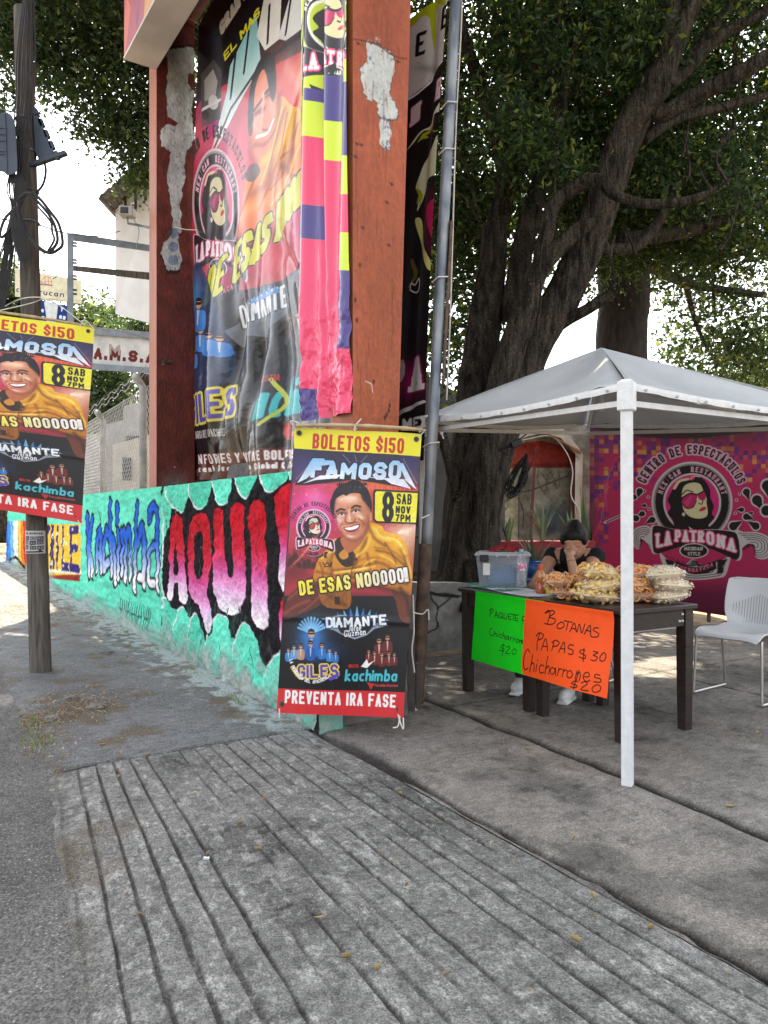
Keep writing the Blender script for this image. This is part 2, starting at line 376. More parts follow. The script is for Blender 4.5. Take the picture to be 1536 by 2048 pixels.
    def arc(s, txt, c, rx, ry, a0, a1, h, th, col=None, out=None, slab=False, wd=None):
        """letters along an ellipse, angles in degrees (0 = right, 90 = up)"""
        n = len(txt)
        for i,ch in enumerate(txt):
            if ch==' ': continue
            a = math.radians(a0+(a1-a0)*i/max(n-1,1)); p = np.array((c[0]+rx*math.cos(a), c[1]-ry*math.sin(a)))
            o = nrm((math.cos(a)/rx, -math.sin(a)/ry)); sgn = 1 if a1<a0 else -1
            tdir = np.array((-o[1],o[0])); u = o*sgn; tdir = tdir*sgn; w = (wd or h*.62)/2*(.35 if ch in 'I!' else 1)
            if ch in 'I!': s.text(ch,p-tdir*.01,p+tdir*.01,h,th,col,out,slab=slab,up=u)
            else: s.text(ch,p-tdir*w,p+tdir*w,h,th,col,out,slab=slab,up=u)
        return s
    def rgb(s): return lin(np.clip(s.a,0,1))
def ch_serif(c): return c in 'AHIKLMNPRTFXYVUWDEB1'
def sheet(name, corners, art, material, disp=None, parent=None, gain=1.0, flip=1):
    """a sheet whose grid follows the drawing; corners TL TR BR BL in the world, disp(u, v) pushes along the normal"""
    a = art.rgb()*gain; h, w = a.shape[:2]; u = np.linspace(0,1,w)[None,:]; v = np.linspace(0,1,h)[:,None]
    TL,TR,BR,BL = [np.asarray(c,float) for c in corners]
    U,Vv = u[...,None],v[...,None]; p = (TL*(1-U)+TR*U)*(1-Vv)+(BL*(1-U)+BR*U)*Vv
    n = nrm(np.cross(TR-TL, BL-TL))*flip
    if disp is not None:
        d = disp(np.broadcast_to(u,(h,w)),np.broadcast_to(v,(h,w)))
        p = p+(d[...,None]*n if d.ndim==2 else d)
    return qmesh(name, p.reshape(-1,3), gquads(h,w), material, parent, a.reshape(-1,3))

def patrona(A, x, y, s, s2=None, pal=None, rich=True):
    """the round restaurant crest, drawn in its own units (870, 760 is its middle)"""
    pal = pal or {}; K = pal.get('black','#231c1e'); Wt = pal.get('white','#cfc6c2'); PK = pal.get('pink','#d8307a'); sk = pal.get('skin','#ddd3a2'); lens = pal.get('lens','#c02862')
    save = A.c; s2 = s2 or s
    A.c = (save[0]+(x-870*s)*save[2], save[1]+(y-760*s2)*save[3], save[2]*s, save[3]*s2)
    c = (868,760)
    A.arc('CENTRO DE ESPECTÁCULOS', c, 408, 415, 156, 24, 78, .2, K, (14,pal.get('halo','#d9a9b8')) if rich else None, slab=True, wd=34)
    if rich:
        sw = [[(530,1000),(500,960),(420,975),(375,1030),(380,1110),(420,1160),(450,1130),(440,1080),(480,1100),(520,1150),(560,1150)],
              [(1230,1000),(1300,1010),(1400,1010),(1490,1040),(1545,1100),(1540,1190),(1480,1240),(1400,1225),(1390,1160),(1340,1110),(1290,1140),(1240,1190)],
              [(600,1190),(680,1260),(800,1290),(870,1240),(950,1290),(1080,1260),(1180,1220),(1170,1300),(1140,1380),(1080,1400),(880,1420),(740,1390),(640,1320)]]
        for q in sw:
            A.poly(q,Wt,1,5); m = np.mean(np.array(q),0)
            for f in (.2,.4,.55,.7,.85): A.line(m+(np.array(q)-m)*f, 5, K, 5)
    A.ell(c[0],c[1],335,350,Wt); A.ell(c[0],c[1],318,333,pal.get('ring2','#8f8a86')); A.ell(c[0],c[1],303,318,K); A.ell(c[0],c[1],240,252,Wt)
    A.ell(c[0],c[1],222,236,PK)
    A.arc('MEXICAN  RESTAURANT', c, 252, 262, 162, 18, 46, .2, pal.get('txt','#e8a8bc'), slab=True, wd=24)
    # hair, face, glasses
    hair = [(870,570),(800,560),(735,600),(700,660),(665,740),(690,800),(665,850),(700,900),(720,960),(760,1010),(1020,1010),(1000,950),(1050,890),(1030,850),(1045,790),(1020,720),(1010,640),(960,560),(900,535)]
    A.poly(hair,K,1,5); A.line([(720,640),(760,580),(830,560)],22,sk,5); A.line([(850,560),(880,535),(930,540)],8,sk,5)
    A.poly([(780,690),(800,620),(860,590),(930,600),(960,660),(985,720),(985,760),(995,850),(970,885),(910,895),(850,880),(805,840),(785,780)],sk,1,5)
    A.poly([(800,880),(900,950),(990,960),(900,1010),(830,1000),(850,950)],K); A.poly([(835,960),(870,985),(910,1000),(850,1000)],sk)
    A.poly([(782,720),(850,680),(905,690),(900,740),(870,800),(810,805),(785,770)],lens,1,4); A.poly([(912,690),(960,665),(978,700),(970,735),(930,735)],lens,1,4)
    A.line([(778,745),(785,720),(850,680),(905,690),(960,662)],12,K,4); A.line([(785,770),(815,808),(870,800),(900,745)],7,K,4)
    A.poly([(795,760),(850,700),(870,705),(830,795)],'#e06a9a',.45)
    A.line([(785,690),(820,655),(870,668)],9,K,4); A.line([(920,765),(945,772),(955,745)],8,K,4)
    A.poly([(920,830),(945,800),(975,795),(982,810),(955,830)],'#c03038',1,3); A.ell(795,860,14,16,Wt)
    # name plate
    pl = [(540,1000),(560,960),(620,965),(720,990),(870,1000),(1020,990),(1160,1000),(1240,1030),(1265,1180),(1240,1245),(1170,1220),(1050,1165),(900,1130),(760,1140),(640,1180),(570,1195),(545,1150)]
    q = np.array(pl,float); m = q.mean(0); A.poly(m+(q-m)*1.05,Wt,1,3); A.poly(pl,K,1,3)
    g = (10,pal.get('glow','#e8497e'))
    A.text('LA', (572,1148),(690,1118),120,.2,pal.get('name','#efe6e6'),g,slab=True,gap=.4,up=(0,-1)); A.text('PATR',(725,1092),(960,1098),100,.2,pal.get('name','#efe6e6'),g,slab=True,gap=.4,up=(0,-1)); A.text('ONA',(985,1108),(1225,1182),112,.2,pal.get('name','#efe6e6'),g,slab=True,gap=.4,up=(0,-1))
    A.ell(880,1170,122,66,Wt); A.ell(880,1170,110,56,K)
    A.text('MEXICAN',(800,1166),(952,1166),30,.26,Wt,slab=True); A.text('STYLE',(828,1210),(932,1210),30,.26,Wt,slab=True)
    A.text('SINCE',(858,1272),(915,1272),16,.2,K); A.text('2014',(858,1298),(918,1298),22,.24,K)
    A.poly([(735,1255),(720,1310),(790,1350),(890,1372),(990,1360),(1070,1320),(1060,1260),(980,1300),(890,1310),(800,1295)],K,1)
    A.poly([(640,1240),(720,1265),(705,1300),(660,1290)],K); A.poly([(1075,1250),(1165,1240),(1120,1300),(1130,1350),(1075,1370)],K)
    for i,ch in enumerate('CUERNAVACA'):
        t = i/9.; xx = 748+t*280; yy = 1310+46*math.sin(math.pi*(t*.9+.1))-t*8
        A.text(ch,(xx-11,yy+3*(.5-t)*-4),(xx+11,yy),36,.2,pal.get('txt2','#f07a9c'),slab=False,up=(0,-1))
    if rich:
        for dx,dy,r,an in ((440,670,26,-70),(395,720,22,-50),(460,860,22,-30),(540,910,26,-30),(410,900,26,30),(480,790,14,0),(1320,670,30,-110),(1410,740,42,-120),(1500,620,48,-100),(1280,820,20,0),(1320,880,28,200),(1210,960,36,150),(1490,830,44,160),(1400,960,32,30),(1365,850,12,0)):
            ca,sa = math.cos(math.radians(an)),math.sin(math.radians(an))
            for f,cc in ((1.35,Wt),(1,K)):
                pts = [(math.cos(t)*r*f*(1 if abs(t)<2 else 1.0), math.sin(t)*r*f) for t in np.linspace(-2.3,2.3,14)]+[(-r*2.6*(.9+.1*f),0)]
                A.poly([(dx+px*ca-py*sa, dy+px*sa+py*ca) for px,py in pts],cc)
        for dx,dy in ((508,718),(478,668),(1235,738),(1262,685),(515,820),(1225,850)): A.ell(dx,dy,14,14,Wt); A.ell(dx,dy,8,8,K)
        A.line([(290,880),(230,910),(165,940)],22,Wt,4); A.line([(290,880),(230,910),(175,937)],9,K,4)
    A.c = save
# ------------------------------------------------------------------ drawings
def person_figure(A, x, y, s, body, skin='#c99a78', hair='#1c1a1e', shades=True):
    A.poly([(x-s*1.1,y+s*4.2),(x-s*1.25,y+s*1.6),(x-s*.6,y+s*1.0),(x+s*.6,y+s*1.0),(x+s*1.25,y+s*1.6),(x+s*1.1,y+s*4.2)],body,1,3)
    A.poly([(x-s*.25,y+s*1.0),(x+s*.25,y+s*1.0),(x+s*.08,y+s*3.4),(x-s*.08,y+s*3.4)],'#d8d4d0',.8)
    A.ell(x,y,s*.62,s*.8,skin); A.poly([(x-s*.66,y-s*.1),(x-s*.6,y-s*.75),(x,y-s*1.05),(x+s*.6,y-s*.75),(x+s*.66,y-s*.1),(x+s*.4,y-s*.4),(x-s*.4,y-s*.4)],hair)
    if shades: A.line([(x-s*.5,y-s*.05),(x+s*.5,y-s*.05)],s*.3,'#141418')
def concert_art():
    A = Art(400, 880, [(588.4,853.6),(843.7,867.2),(806.4,1437),(552.7,1426)], '#15131c')
    A.crop(540,840,3.303)
    A.poly([(150,180),(1003,230),(990,500),(150,440)],'#2b2740',1); A.glow(240,330,160,160,'#4a3f86',.7); A.glow(900,330,160,200,'#3a3566',.8)
    A.poly([(150,425),(985,450),(945,1250),(90,1250)],'#b8303e'); A.glow(640,440,420,130,'#ef6a3c',.9); A.glow(285,600,300,230,'#e23fa0',.95); A.glow(300,540,90,120,'#f08ab8',.6)
    A.glow(880,800,230,240,'#e8c8a0',.85); A.glow(970,980,160,200,'#b8662c',.8); A.glow(160,1000,240,150,'#6a141c',.95); A.glow(320,960,130,90,'#d84838',.6)
    for i in range(26):
        x = 120+i*9+random.uniform(-6,6); y = 930+random.uniform(-20,60); A.ell(x,y,13,20,'#3a1012',.8); A.line([(x,y),(x+random.uniform(-14,14),y-50)],5,'#4a1416',a=.8)
    for i in range(14): A.line([(560+i*30,430),(560+i*30+random.uniform(-6,6),430+random.uniform(20,110))],4,'#ffb080',a=.4)
    for i in range(40):
        A.ell(random.uniform(150,980),random.uniform(420,900),3,3,'#ffd9b0',.7)
    for p in (((480,230),(530,290)),((640,240),(600,290)),((170,400),(300,250)),((970,430),(880,260)),((560,235),(575,290))): A.line(p,3,'#c8c4e8',a=.6)
    A.poly([(40,1180),(960,1180),(905,1990),(40,1950)],'#0e0d14'); A.glow(500,1200,600,60,'#0e0d14',.6)
    # jacket and arms
    A.poly([(85,1330),(120,1190),(200,1110),(300,1040),(360,1080),(370,1150),(330,1240),(200,1300)],'#5f261c',1,4); A.poly([(330,1100),(520,1080),(530,1245),(450,1262),(350,1235)],'#9a5a1c',1,3)
    A.poly([(800,1090),(945,1040),(948,1180),(925,1350),(860,1330),(830,1220)],'#6a2f1a',1,4)
    A.poly([(288,1070),(320,940),(362,885),(415,850),(432,800),(520,860),(620,800),(655,700),(735,715),(762,752),(850,782),(897,845),(918,935),(942,1060),(930,1170),(820,1140),(700,1105),(520,1085),(430,1110),(360,1090)],None,1,5,(((600,720),'#f2b62a'),((560,1150),'#b86a14')))
    A.poly([(420,840),(470,790),(520,850),(560,900),(580,960),(500,990),(440,930)],'#2c1812',1,3); A.poly([(455,905),(500,870),(520,920),(480,940)],'#c8862a',1,3)
    DK,MD,HI,HH = '#6e3608','#a8620e','#ffd04a','#ffe89a'
    for p,w in (((640,800),(600,890),(560,980),(540,1060)),14),(((705,880),(790,900),(890,980)),12),(((690,950),(780,985),(860,1070)),12),(((655,730),(690,800),(760,850)),14),(((420,1010),(540,1000),(700,965)),12),(((310,1020),(420,1040),(560,1060)),12),(((865,870),(895,960),(910,1090)),16),(((590,1030),(740,1065),(900,1100)),14),(((430,880),(400,950),(410,1030)),14),(((640,900),(660,1000),(640,1060)),12),(((760,830),(820,930),(840,1040)),10),(((330,960),(350,1020),(345,1080)),10): A.soft(p,w,DK,.6)
    for p,w in (((690,860),(800,880),(880,940)),9),(((560,960),(640,930),(720,930)),10),(((740,960),(800,1000),(850,1030)),8),(((700,1020),(790,1040),(880,1060)),10),(((470,1050),(560,1040),(640,1030)),9),(((380,930),(390,990),(380,1040)),9): A.soft(p,w,MD,.7)
    for p,w in (((760,790),(840,820),(890,900)),16),(((345,930),(380,895),(425,885)),12),(((570,920),(640,860),(660,780)),12),(((430,1028),(560,1012),(690,985)),12),(((690,735),(720,790),(790,810)),12),(((900,930),(922,1000),(930,1060)),9),(((720,905),(800,945),(850,1000)),8),(((610,1000),(640,960),(690,940)),8): A.soft(p,w,HI,.65)
    for p,w in (((775,792),(830,810),(870,850)),6),(((700,740),(725,780),(770,800)),5),(((470,1020),(560,1008),(640,994)),5),(((360,905),(390,893)),5): A.soft(p,w,HH,.7)
    for p,w in (((120,1200),(200,1140),(300,1080)),14),(((100,1290),(180,1240),(260,1210)),14),(((200,1290),(280,1230),(330,1180)),10): A.soft(p,w,'#a84a30',.6)
    for p,w in (((860,1130),(900,1200),(920,1300)),16),(((140,1330),(220,1290)),12): A.soft(p,w,'#2a100c',.6)
    A.soft(((560,1110),(700,1120),(900,1170)),26,'#3a1a08',.55); A.soft(((360,1150),(430,1200),(500,1240)),16,'#4a2408',.5); A.soft(((880,760),(960,720)),20,'#f8e0c0',.5)
    A.line([(350,960),(362,980),(380,958),(395,980),(412,955),(405,985),(358,988)],7,'#2a1808'); A.line([(545,870),(555,940),(535,1050),(540,1220)],5,'#5a3010',4); A.poly([(430,1180),(465,1185),(462,1238),(428,1232)],'#2a1a10')
    for i in range(16): A.line([(random.uniform(330,520),1100),(random.uniform(330,520),1240)],3,'#5a3010',a=.4)
    # head
    A.crop(560,860,5.297)
    A.poly([(700,1150),(640,1190),(720,1330),(860,1230),(940,1060),(900,1000)],'#b3643e',1,4)
    A.poly([(930,905),(966,880),(968,985),(940,1010)],'#d08a62',1,4)
    A.poly([(590,720),(578,800),(568,880),(588,960),(618,1060),(660,1130),(720,1182),(790,1197),(850,1172),(902,1120),(942,1040),(957,940),(950,850),(900,780),(860,700),(700,680)],None,1,4,(((560,900),'#e0987a'),((960,900),'#c27a50')))
    A.glow(735,765,130,60,'#f6c8a8',.9); A.glow(840,950,60,60,'#f3bfa0',.9); A.glow(635,985,45,45,'#f0b8b0',.9); A.glow(745,1155,70,30,'#e8b0a8',.8); A.glow(735,960,25,50,'#f3c4a8',.9); A.glow(590,880,22,130,'#b85a6a',.6); A.glow(920,1060,45,110,'#a85a38',.8)
    A.poly([(545,740),(528,800),(545,900),(572,920),(585,800),(600,745),(670,705),(700,720),(740,695),(800,688),(855,705),(870,760),(905,800),(950,860),(962,905),(974,830),(962,740),(930,650),(880,600),(835,555),(760,550),(700,580),(640,598),(580,655)],'#17131a',1,4)
    for i in range(34): x = 560+i*11; y = 700-abs(i-17)*2; A.line([(x,y),(x+14+random.uniform(-8,8),y-60),(x+34,y-95+random.uniform(-14,14))],random.uniform(2,5),random.choice(['#4a3a44','#2a2028','#6a5a66']),4,a=.55)
    for i in range(16): x = 600+i*20; A.poly([(x,612-8*math.sin(i)),(x+10,560+random.uniform(-14,10)-20*math.sin(i*.2)),(x+22,606)],'#17131a')
    A.line([(598,888),(640,862),(688,872)],20,'#2a1a1c',4); A.line([(762,850),(800,826),(852,838)],20,'#2a1a1c',4)
    A.poly([(615,922),(655,900),(692,918),(655,935)],'#e8d0c8',1,4); A.poly([(762,892),(800,870),(842,884),(805,905)],'#e8d0c8',1,4)
    A.line([(612,922),(655,902),(692,918)],9,'#24161a',4); A.line([(760,892),(800,872),(845,884)],9,'#24161a',4); A.ell(655,918,12,12,'#1c1216'); A.ell(803,888,12,12,'#1c1216')
    A.line([(705,890),(692,970),(700,1000),(735,1012),(785,1000),(800,970)],9,'#a4583a',4); A.line([(660,1010),(640,1060),(670,1100)],7,'#a85c44',4); A.line([(825,965),(875,1000),(870,1050)],7,'#a85c44',4)
    for p,w,c,al in ((((600,905),(655,890),(700,905)),16,'#7a3a2c',.6),(((755,880),(800,862),(850,872)),16,'#7a3a2c',.6),(((705,900),(690,970),(700,1005)),13,'#9a5238',.6),(((800,960),(790,1005),(735,1018)),10,'#8a4630',.6),(((655,1020),(632,1070),(660,1115)),12,'#9a5440',.55),(((830,965),(885,1010),(872,1065)),12,'#96503a',.6),(((700,1125),(770,1140),(830,1105)),12,'#9a5a48',.5),(((640,1110),(710,1175),(790,1195),(850,1170),(900,1120),(940,1040)),22,'#8a4630',.6),(((590,760),(578,860),(590,950),(620,1050)),14,'#b0607a',.6),(((860,720),(900,790),(945,870)),18,'#8a4a30',.55),(((930,930),(938,1000)),12,'#7a3a24',.5),(((690,880),(705,850),(735,850)),10,'#a8604a',.4)): A.soft(p,w,c,al)
    for p,w,al in (((735,870),(733,930),(738,975)),9,.7),(((640,760),(720,735),(800,745)),26,.55),(((820,925),(850,935),(870,960)),20,.6),(((615,960),(630,985),(645,1000)),16,.6),(((720,1150),(760,1158)),14,.5),(((715,985),(735,995),(760,990)),7,.6),(((610,940),(640,945),(680,938)),7,.5),(((770,910),(810,905),(845,900)),7,.5): A.soft(p,w,'#fbe0cc',al)
    A.soft(((660,1030),(745,1020),(830,1000)),7,'#5a3028',.35)
    A.poly([(668,1062),(740,1050),(845,1022),(832,1075),(780,1112),(715,1108)],'#8a342e',1,4); A.poly([(685,1066),(745,1058),(834,1034),(815,1068),(765,1086),(715,1086)],'#f6eeea',1,3); A.line([(690,1112),(760,1128),(820,1098)],9,'#c87068',4)
    A.crop(540,840,3.303)
    patrona(A,288,722,.345,.345,{'white':'#e8c4d8','pink':'#d83a96','lens':'#a8402c','halo':'#c03a86','txt':'#f0d0e0','skin':'#eadcc8','ring2':'#d8a0c0'},rich=False)
    # title with its wings
    A.poly([(160,440),(275,265),(300,330),(240,420),(330,400),(500,360),(560,392),(640,375),(850,430),(965,468),(870,300),(960,470),(840,450),(560,405),(240,440)],'#17141c',.9)
    gr = ((500,265),'#8fc0e8'),((500,430),'#eef0f8')
    tap = lambda t: 1+.35*(2*abs(t-.5))**2
    A.text('FAMOSO',(262,392),(862,412),112,.27,None,(8,'#17141c'),gr,gap=.16,sk=.1,tap=tap)
    A.poly([(272,268),(420,272),(400,300),(330,308),(240,395),(178,425)],None,1,0,gr); A.poly([(215,430),(330,375),(500,368),(420,395),(300,405)],'#e8ecf6'); A.poly([(620,385),(760,405),(800,432),(930,465),(880,395),(968,470),(878,290),(850,295),(895,400),(800,395)],None,1,0,gr)
    # date tag
    A.poly([(690,470),(978,482),(965,705),(700,695),(680,675),(680,490)],'#15131c',1); A.poly([(705,482),(980,494),(968,692),(705,684),(692,668),(694,495)],'#eae035')
    A.text('8',(738,686),(815,688),200,.2,'#15131c'); A.text('SAB',(834,568),(934,572),72,.24,'#15131c'); A.text('NOV',(828,630),(926,634),50,.26,'#15131c'); A.text('7PM',(826,684),(926,688),48,.26,'#15131c')
    A.text('DE ESAS NOOOOO!!',(198,1178),(908,1086),96,.24,None,(9,'#2a1408'),(((380,1100),'#f0dc3c'),((760,1060),'#f4ece0')))
    for i in range(9): A.soft(((120+i*10,1000-i*8),(200+i*14,930-i*18),(240+i*20,860-i*24)),9,'#ff8a70',.12)
    for i in range(12): a_ = -.9+i*.11; A.soft(((850,760),(850+260*math.cos(a_),760+260*math.sin(a_))),7,'#fff0d8',.22,0)
    for i in range(30): A.glow(random.uniform(150,980),random.uniform(430,800),random.uniform(4,16),random.uniform(4,16),random.choice(['#ffd0a0','#ff9ac0','#ffe8c8']),.35) if i<14 else None
    # lower acts
    for i in range(7):
        x = 470+i*35; A.poly([(x-16,1330),(x+(i-3)*9,1240+abs(i-3)*14),(x+16,1330)],'#5ab0e0' if i%2 else '#2a70b8')
    A.poly([(335,1328),(470,1300),(560,1320),(680,1300),(785,1338),(700,1352),(780,1372),(690,1395),(640,1435),(560,1462),(480,1432),(420,1400),(335,1378),(430,1352)],'#8a98a8',1); A.poly([(360,1335),(470,1310),(680,1312),(770,1340),(700,1356),(640,1425),(560,1450),(470,1420),(430,1356)],'#191a26')
    A.text('DIAMANTE',(372,1388),(768,1370),66,.24,'#eef2f6',(6,'#30384a'),gap=.14,tap=lambda t: 1.1-.2*(1-abs(2*t-1)))
    A.text('Jorge',(512,1412),(602,1406),42,.13,'#f0f0f4',sk=.2,flat=False); A.text('Guzman',(490,1446),(632,1432),42,.13,'#f0f0f4',sk=.2,flat=False)
    A.glow(275,1450,150,160,'#3f8ed8',.9); A.glow(330,1540,210,90,'#2a62a8',.7)
    for i in range(11):
        an = math.radians(200+i*14); A.line([(275,1420),(275+92*math.cos(an),1420+100*math.sin(an))],14,'#8ac8f4',a=.85)
    person_figure(A,275,1425,34,'#2f6ab8')
    for x,y,s_,c in ((122,1530,17,'#3a86c8'),(160,1510,18,'#6a98c0'),(205,1505,20,'#b08a78'),(345,1500,20,'#2f74c0'),(395,1530,17,'#3a86c8'),(435,1545,15,'#2f74c0'),(270,1490,24,'#2258a8')): person_figure(A,x,y,s_,c)
    for x,y,s_ in ((652,1540,16),(775,1450,25),(720,1470,25),(690,1550,18),(738,1560,18),(785,1555,18),(820,1560,16)): person_figure(A,x,y,s_,'#6a2420','#b88468')
    A.text('GILES',(185,1712),(452,1706),84,.19,'#5a48a8',(9,'#e8c94a'),gap=.3); A.poly([(380,1715),(475,1668),(450,1690),(465,1700),(400,1730)],'#5a48a8')
    for i in range(6): A.line([(175,1700),(135+i*8,1630+abs(i-2)*6)],5,'#c8a838')
    A.arc('LA DESCARGA DEL APACHEEE..!',(290,1560),165,186,192,318,24,.2,'#f0ecec',wd=13)
    A.text('kachimba',(492,1734),(836,1736),78,.17,'#49bcc8',(3,'#10303a'),gap=.16,sk=.16,flat=False)
    A.text('DINASTIA',(520,1646),(585,1646),22,.25,'#c83028'); A.poly([(600,1640),(640,1590),(650,1620),(690,1600),(640,1650)],'#e8e0dc'); A.text('Poderosisima Internacional',(690,1770),(842,1770),20,.16,'#d83a36',flat=False)
    A.poly([(640,1740),(690,1752),(665,1790)],'#c83028')
    for i in range(30): A.ell(random.uniform(130,880),random.uniform(1260,1760),2.5,2.5,'#8a94b0',.6)
    A.noise(.10,.02,12); A.noise(.07,.12,13)
    # bands
    A.poly([(150,30),(1015,80),(996,244),(158,190)],'#e9e02c'); A.text('BOLETOS $150',(277,190),(882,228),104,.24,'#c3342a',gap=.24)
    A.poly([(40,1778),(890,1805),(890,1990),(30,1960)],'#d02c30'); A.text('PREVENTA 1RA FASE',(96,1872),(828,1905),84,.22,'#f6f0ee',gap=.24)
    return A
def restaurant_art(quad):
    A = Art(560, 500, quad, '#b82e5c'); A.crop(1170,820,4.197)
    A.glow(870,700,900,900,'#d03268',.8)
    r = random.Random(5)
    for j in range(-2,36):
        for i in range(0,62):
            x, y = 40+i*38, 130+j*38
            zz = min(abs(y-(230+.62*abs(x-225))) if x<560 else 1e9, abs(y-(560-.62*(x-120))) if 60<x<650 else 1e9, abs(y-(250+.55*(x-1050))) if x>980 else 1e9, abs(y-(640-.62*(x-1000))) if x>1200 else 1e9)
            p = .85*math.exp(-(zz/75)**2)+(.4 if x<190 and y<1150 else 0)+(.25 if y<330 else 0)
            if r.random()<p: A.poly([(x,y),(x+38,y),(x+38,y+38),(x,y+38)],r.choice(['#5a3a86','#d8a83a','#e0604a','#7a3a90','#e8b84a','#c04060','#4a3478']),r.uniform(.45,.9))
    for k in range(5): A.line([(60+k*30,1100-k*60),(140+k*10,900-k*70),(90+k*40,760-k*90),(200+k*30,640-k*60)],5,'#f0a0b0',6,a=.35)
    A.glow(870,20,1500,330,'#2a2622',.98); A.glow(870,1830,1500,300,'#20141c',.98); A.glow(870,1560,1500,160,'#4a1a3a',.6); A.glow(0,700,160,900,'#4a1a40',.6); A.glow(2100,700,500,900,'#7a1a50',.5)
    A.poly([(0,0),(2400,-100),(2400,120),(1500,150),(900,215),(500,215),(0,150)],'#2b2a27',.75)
    patrona(A,870,760,1.0); return A
def mural_art(w, h, quad):
    """the AQUI panel"""
    A = Art(w, h, quad, '#62d2b4'); A.crop(0,920,2.477); T2 = ['#62d2b4','#6adabc','#58c8aa']
    A.poly([(806,420),(835,330),(850,230),(880,190),(1000,120),(1440,45),(1640,20),(1640,1100),(1400,1040),(1300,1020),(1200,900),(1100,870),(1010,900),(960,800),(900,745),(815,705),(808,560)],'#211f22',1,3)
    for q in ([(822,150),(850,225),(868,235),(905,255),(935,170),(930,100),(860,110)],[(935,150),(955,215),(985,240),(1015,215),(1040,140),(1030,70),(940,90)],[(1045,120),(1070,195),(1095,220),(1125,190),(1140,110),(1130,50),(1040,60)],[(1165,100),(1185,170),(1210,188),(1240,160),(1260,90),(1250,30),(1160,50)],[(1285,90),(1310,140),(1340,158),(1380,130),(1420,80),(1400,20),(1280,40)],[(1425,60),(1460,120),(1500,100),(1520,20),(1430,10)]):
        A.poly(np.array(q)+np.array((-4,8)),'#d8e4e0',1,4); A.poly(q,r_choice(T2),1,4)
    for q in ([(800,705),(835,690),(850,735),(862,860),(870,960),(800,900)],[(862,880),(870,790),(892,735),(915,735),(935,800),(945,900),(930,1000)],[(935,920),(945,810),(965,762),(985,775),(1005,880),(1010,1000)],[(1008,960),(1020,880),(1060,780),(1090,768),(1130,800),(1150,900),(1160,1040),(1040,1080)],[(1150,980),(1165,880),(1195,815),(1225,815),(1265,880),(1298,1000),(1320,1130),(1170,1100)],[(1300,1100),(1330,1010),(1390,950),(1480,930),(1620,990),(1640,1400),(1320,1300)]):
        A.poly(np.array(q)+np.array((-3,-9)),'#d8dedc',1,4); A.poly(q,r_choice(T2),1,4)
    A.poly([(780,860),(1000,960),(1200,1090),(1400,1200),(1640,1400),(1640,1500),(780,1200)],'#60d0b2',1)
    let = [([(848,290),(897,287),(915,480),(928,690),(890,692),(882,612),(862,612),(858,685),(828,672),(838,500)],[(868,400),(880,548),(861,552)]),
           ([(940,300),(985,262),(1027,285),(1038,400),(1036,560),(1022,670),(1052,800),(1028,855),(1000,780),(985,720),(945,680),(931,560),(930,400)],[(958,400),(985,350),(1000,400),(1002,560),(975,585),(958,500)]),
           ([(1052,264),(1100,250),(1105,400),(1114,530),(1135,582),(1152,545),(1148,380),(1138,240),(1197,227),(1207,400),(1212,540),(1200,690),(1160,762),(1100,745),(1062,650),(1056,450)],None),
           ([(1229,226),(1304,214),(1314,400),(1321,600),(1322,822),(1250,792),(1245,600),(1238,400)],None),
           ([(1356,180),(1480,150),(1480,620),(1430,640),(1384,632),(1380,420)],None),
           ([(1385,700),(1500,640),(1500,920),(1400,900)],None)]
    for o,hh in let:
        o = np.array(o,float); y0,y1 = o[:,1].min(),o[:,1].max(); x = o[:,0].mean(); st = ['#b81c28','#cc2f48','#d15a9a','#dfb0d4','#f0ecec']; m = o.mean(0)
        A.poly(m+(o-m)*1.05,'#1c1a1d',1,4)
        A.poly(o,st[0],1,3)
        for k in range(1,5):
            ya = y0+(y1-y0)*(.14+.19*k); n = max(2,int((o[:,0].max()-o[:,0].min())/14)); xs = np.linspace(o[:,0].min()-8,o[:,0].max()+8,n)
            clipp = [p for p in o if p[1]>ya]
            s_save = A.a.copy(); A.poly(o,None,1,3,(((x,ya-(y1-y0)*.12),st[k-1]),((x,ya+(y1-y0)*.1),st[k]))); mask = A.T([(x,ya-(y1-y0)*.12)])[0][1]
            A.a[:max(0,int(mask))] = s_save[:max(0,int(mask))]
        if hh: A.poly(hh,'#1f1d20',1,3)
    A.line([(800,160),(812,420),(800,560),(812,700),(800,730)],10,'#d4dcda',5); A.line([(793,100),(797,700),(790,1000)],16,'#4ab898',3)
    for i in range(260):
        x,y = random.uniform(800,1500),random.uniform(100,1300); A.line([(x,y),(x+random.uniform(-5,5),y+random.uniform(6,26))],random.uniform(1.2,3.2),r_choice(['#1a181c','#1a181c','#2c2a2e','#e0e0dc']),a=random.uniform(.1,.5)) if i%2 else None
    for p in ([(960,300),(985,340),(970,420),(990,480)],[(1120,300),(1140,380),(1120,450)],[(1255,260),(1280,360),(1262,440),(1275,520)],[(860,900),(880,960),(870,1040)],[(1080,900),(1100,1000),(1085,1080),(1110,1140)],[(1230,930),(1245,1040),(1235,1120)],[(1000,860),(985,960),(1000,1010)],[(820,300),(830,380),(822,440)]): A.line(p,3.2,'#1c1a1c',4,a=.85)
    for i in range(26): x,y = random.uniform(820,1460),random.uniform(300,760); A.line([(x,y),(x+random.uniform(-2,2),y+random.uniform(30,90))],2.2,r_choice(['#efe6ea','#7a1a2a','#1c1a1c']),a=.35)
    [A.soft([(x,y),(x+random.uniform(-6,6),y+random.uniform(40,140))],random.uniform(4,10),random.choice(['#3fa98c','#8ae4cc','#57c0a2']),.22,0) for x,y in [(random.uniform(800,1500),random.uniform(650,1250)) for _ in range(90)]]; A.noise(.09,.06,3); A.noise(.09,.4,9)
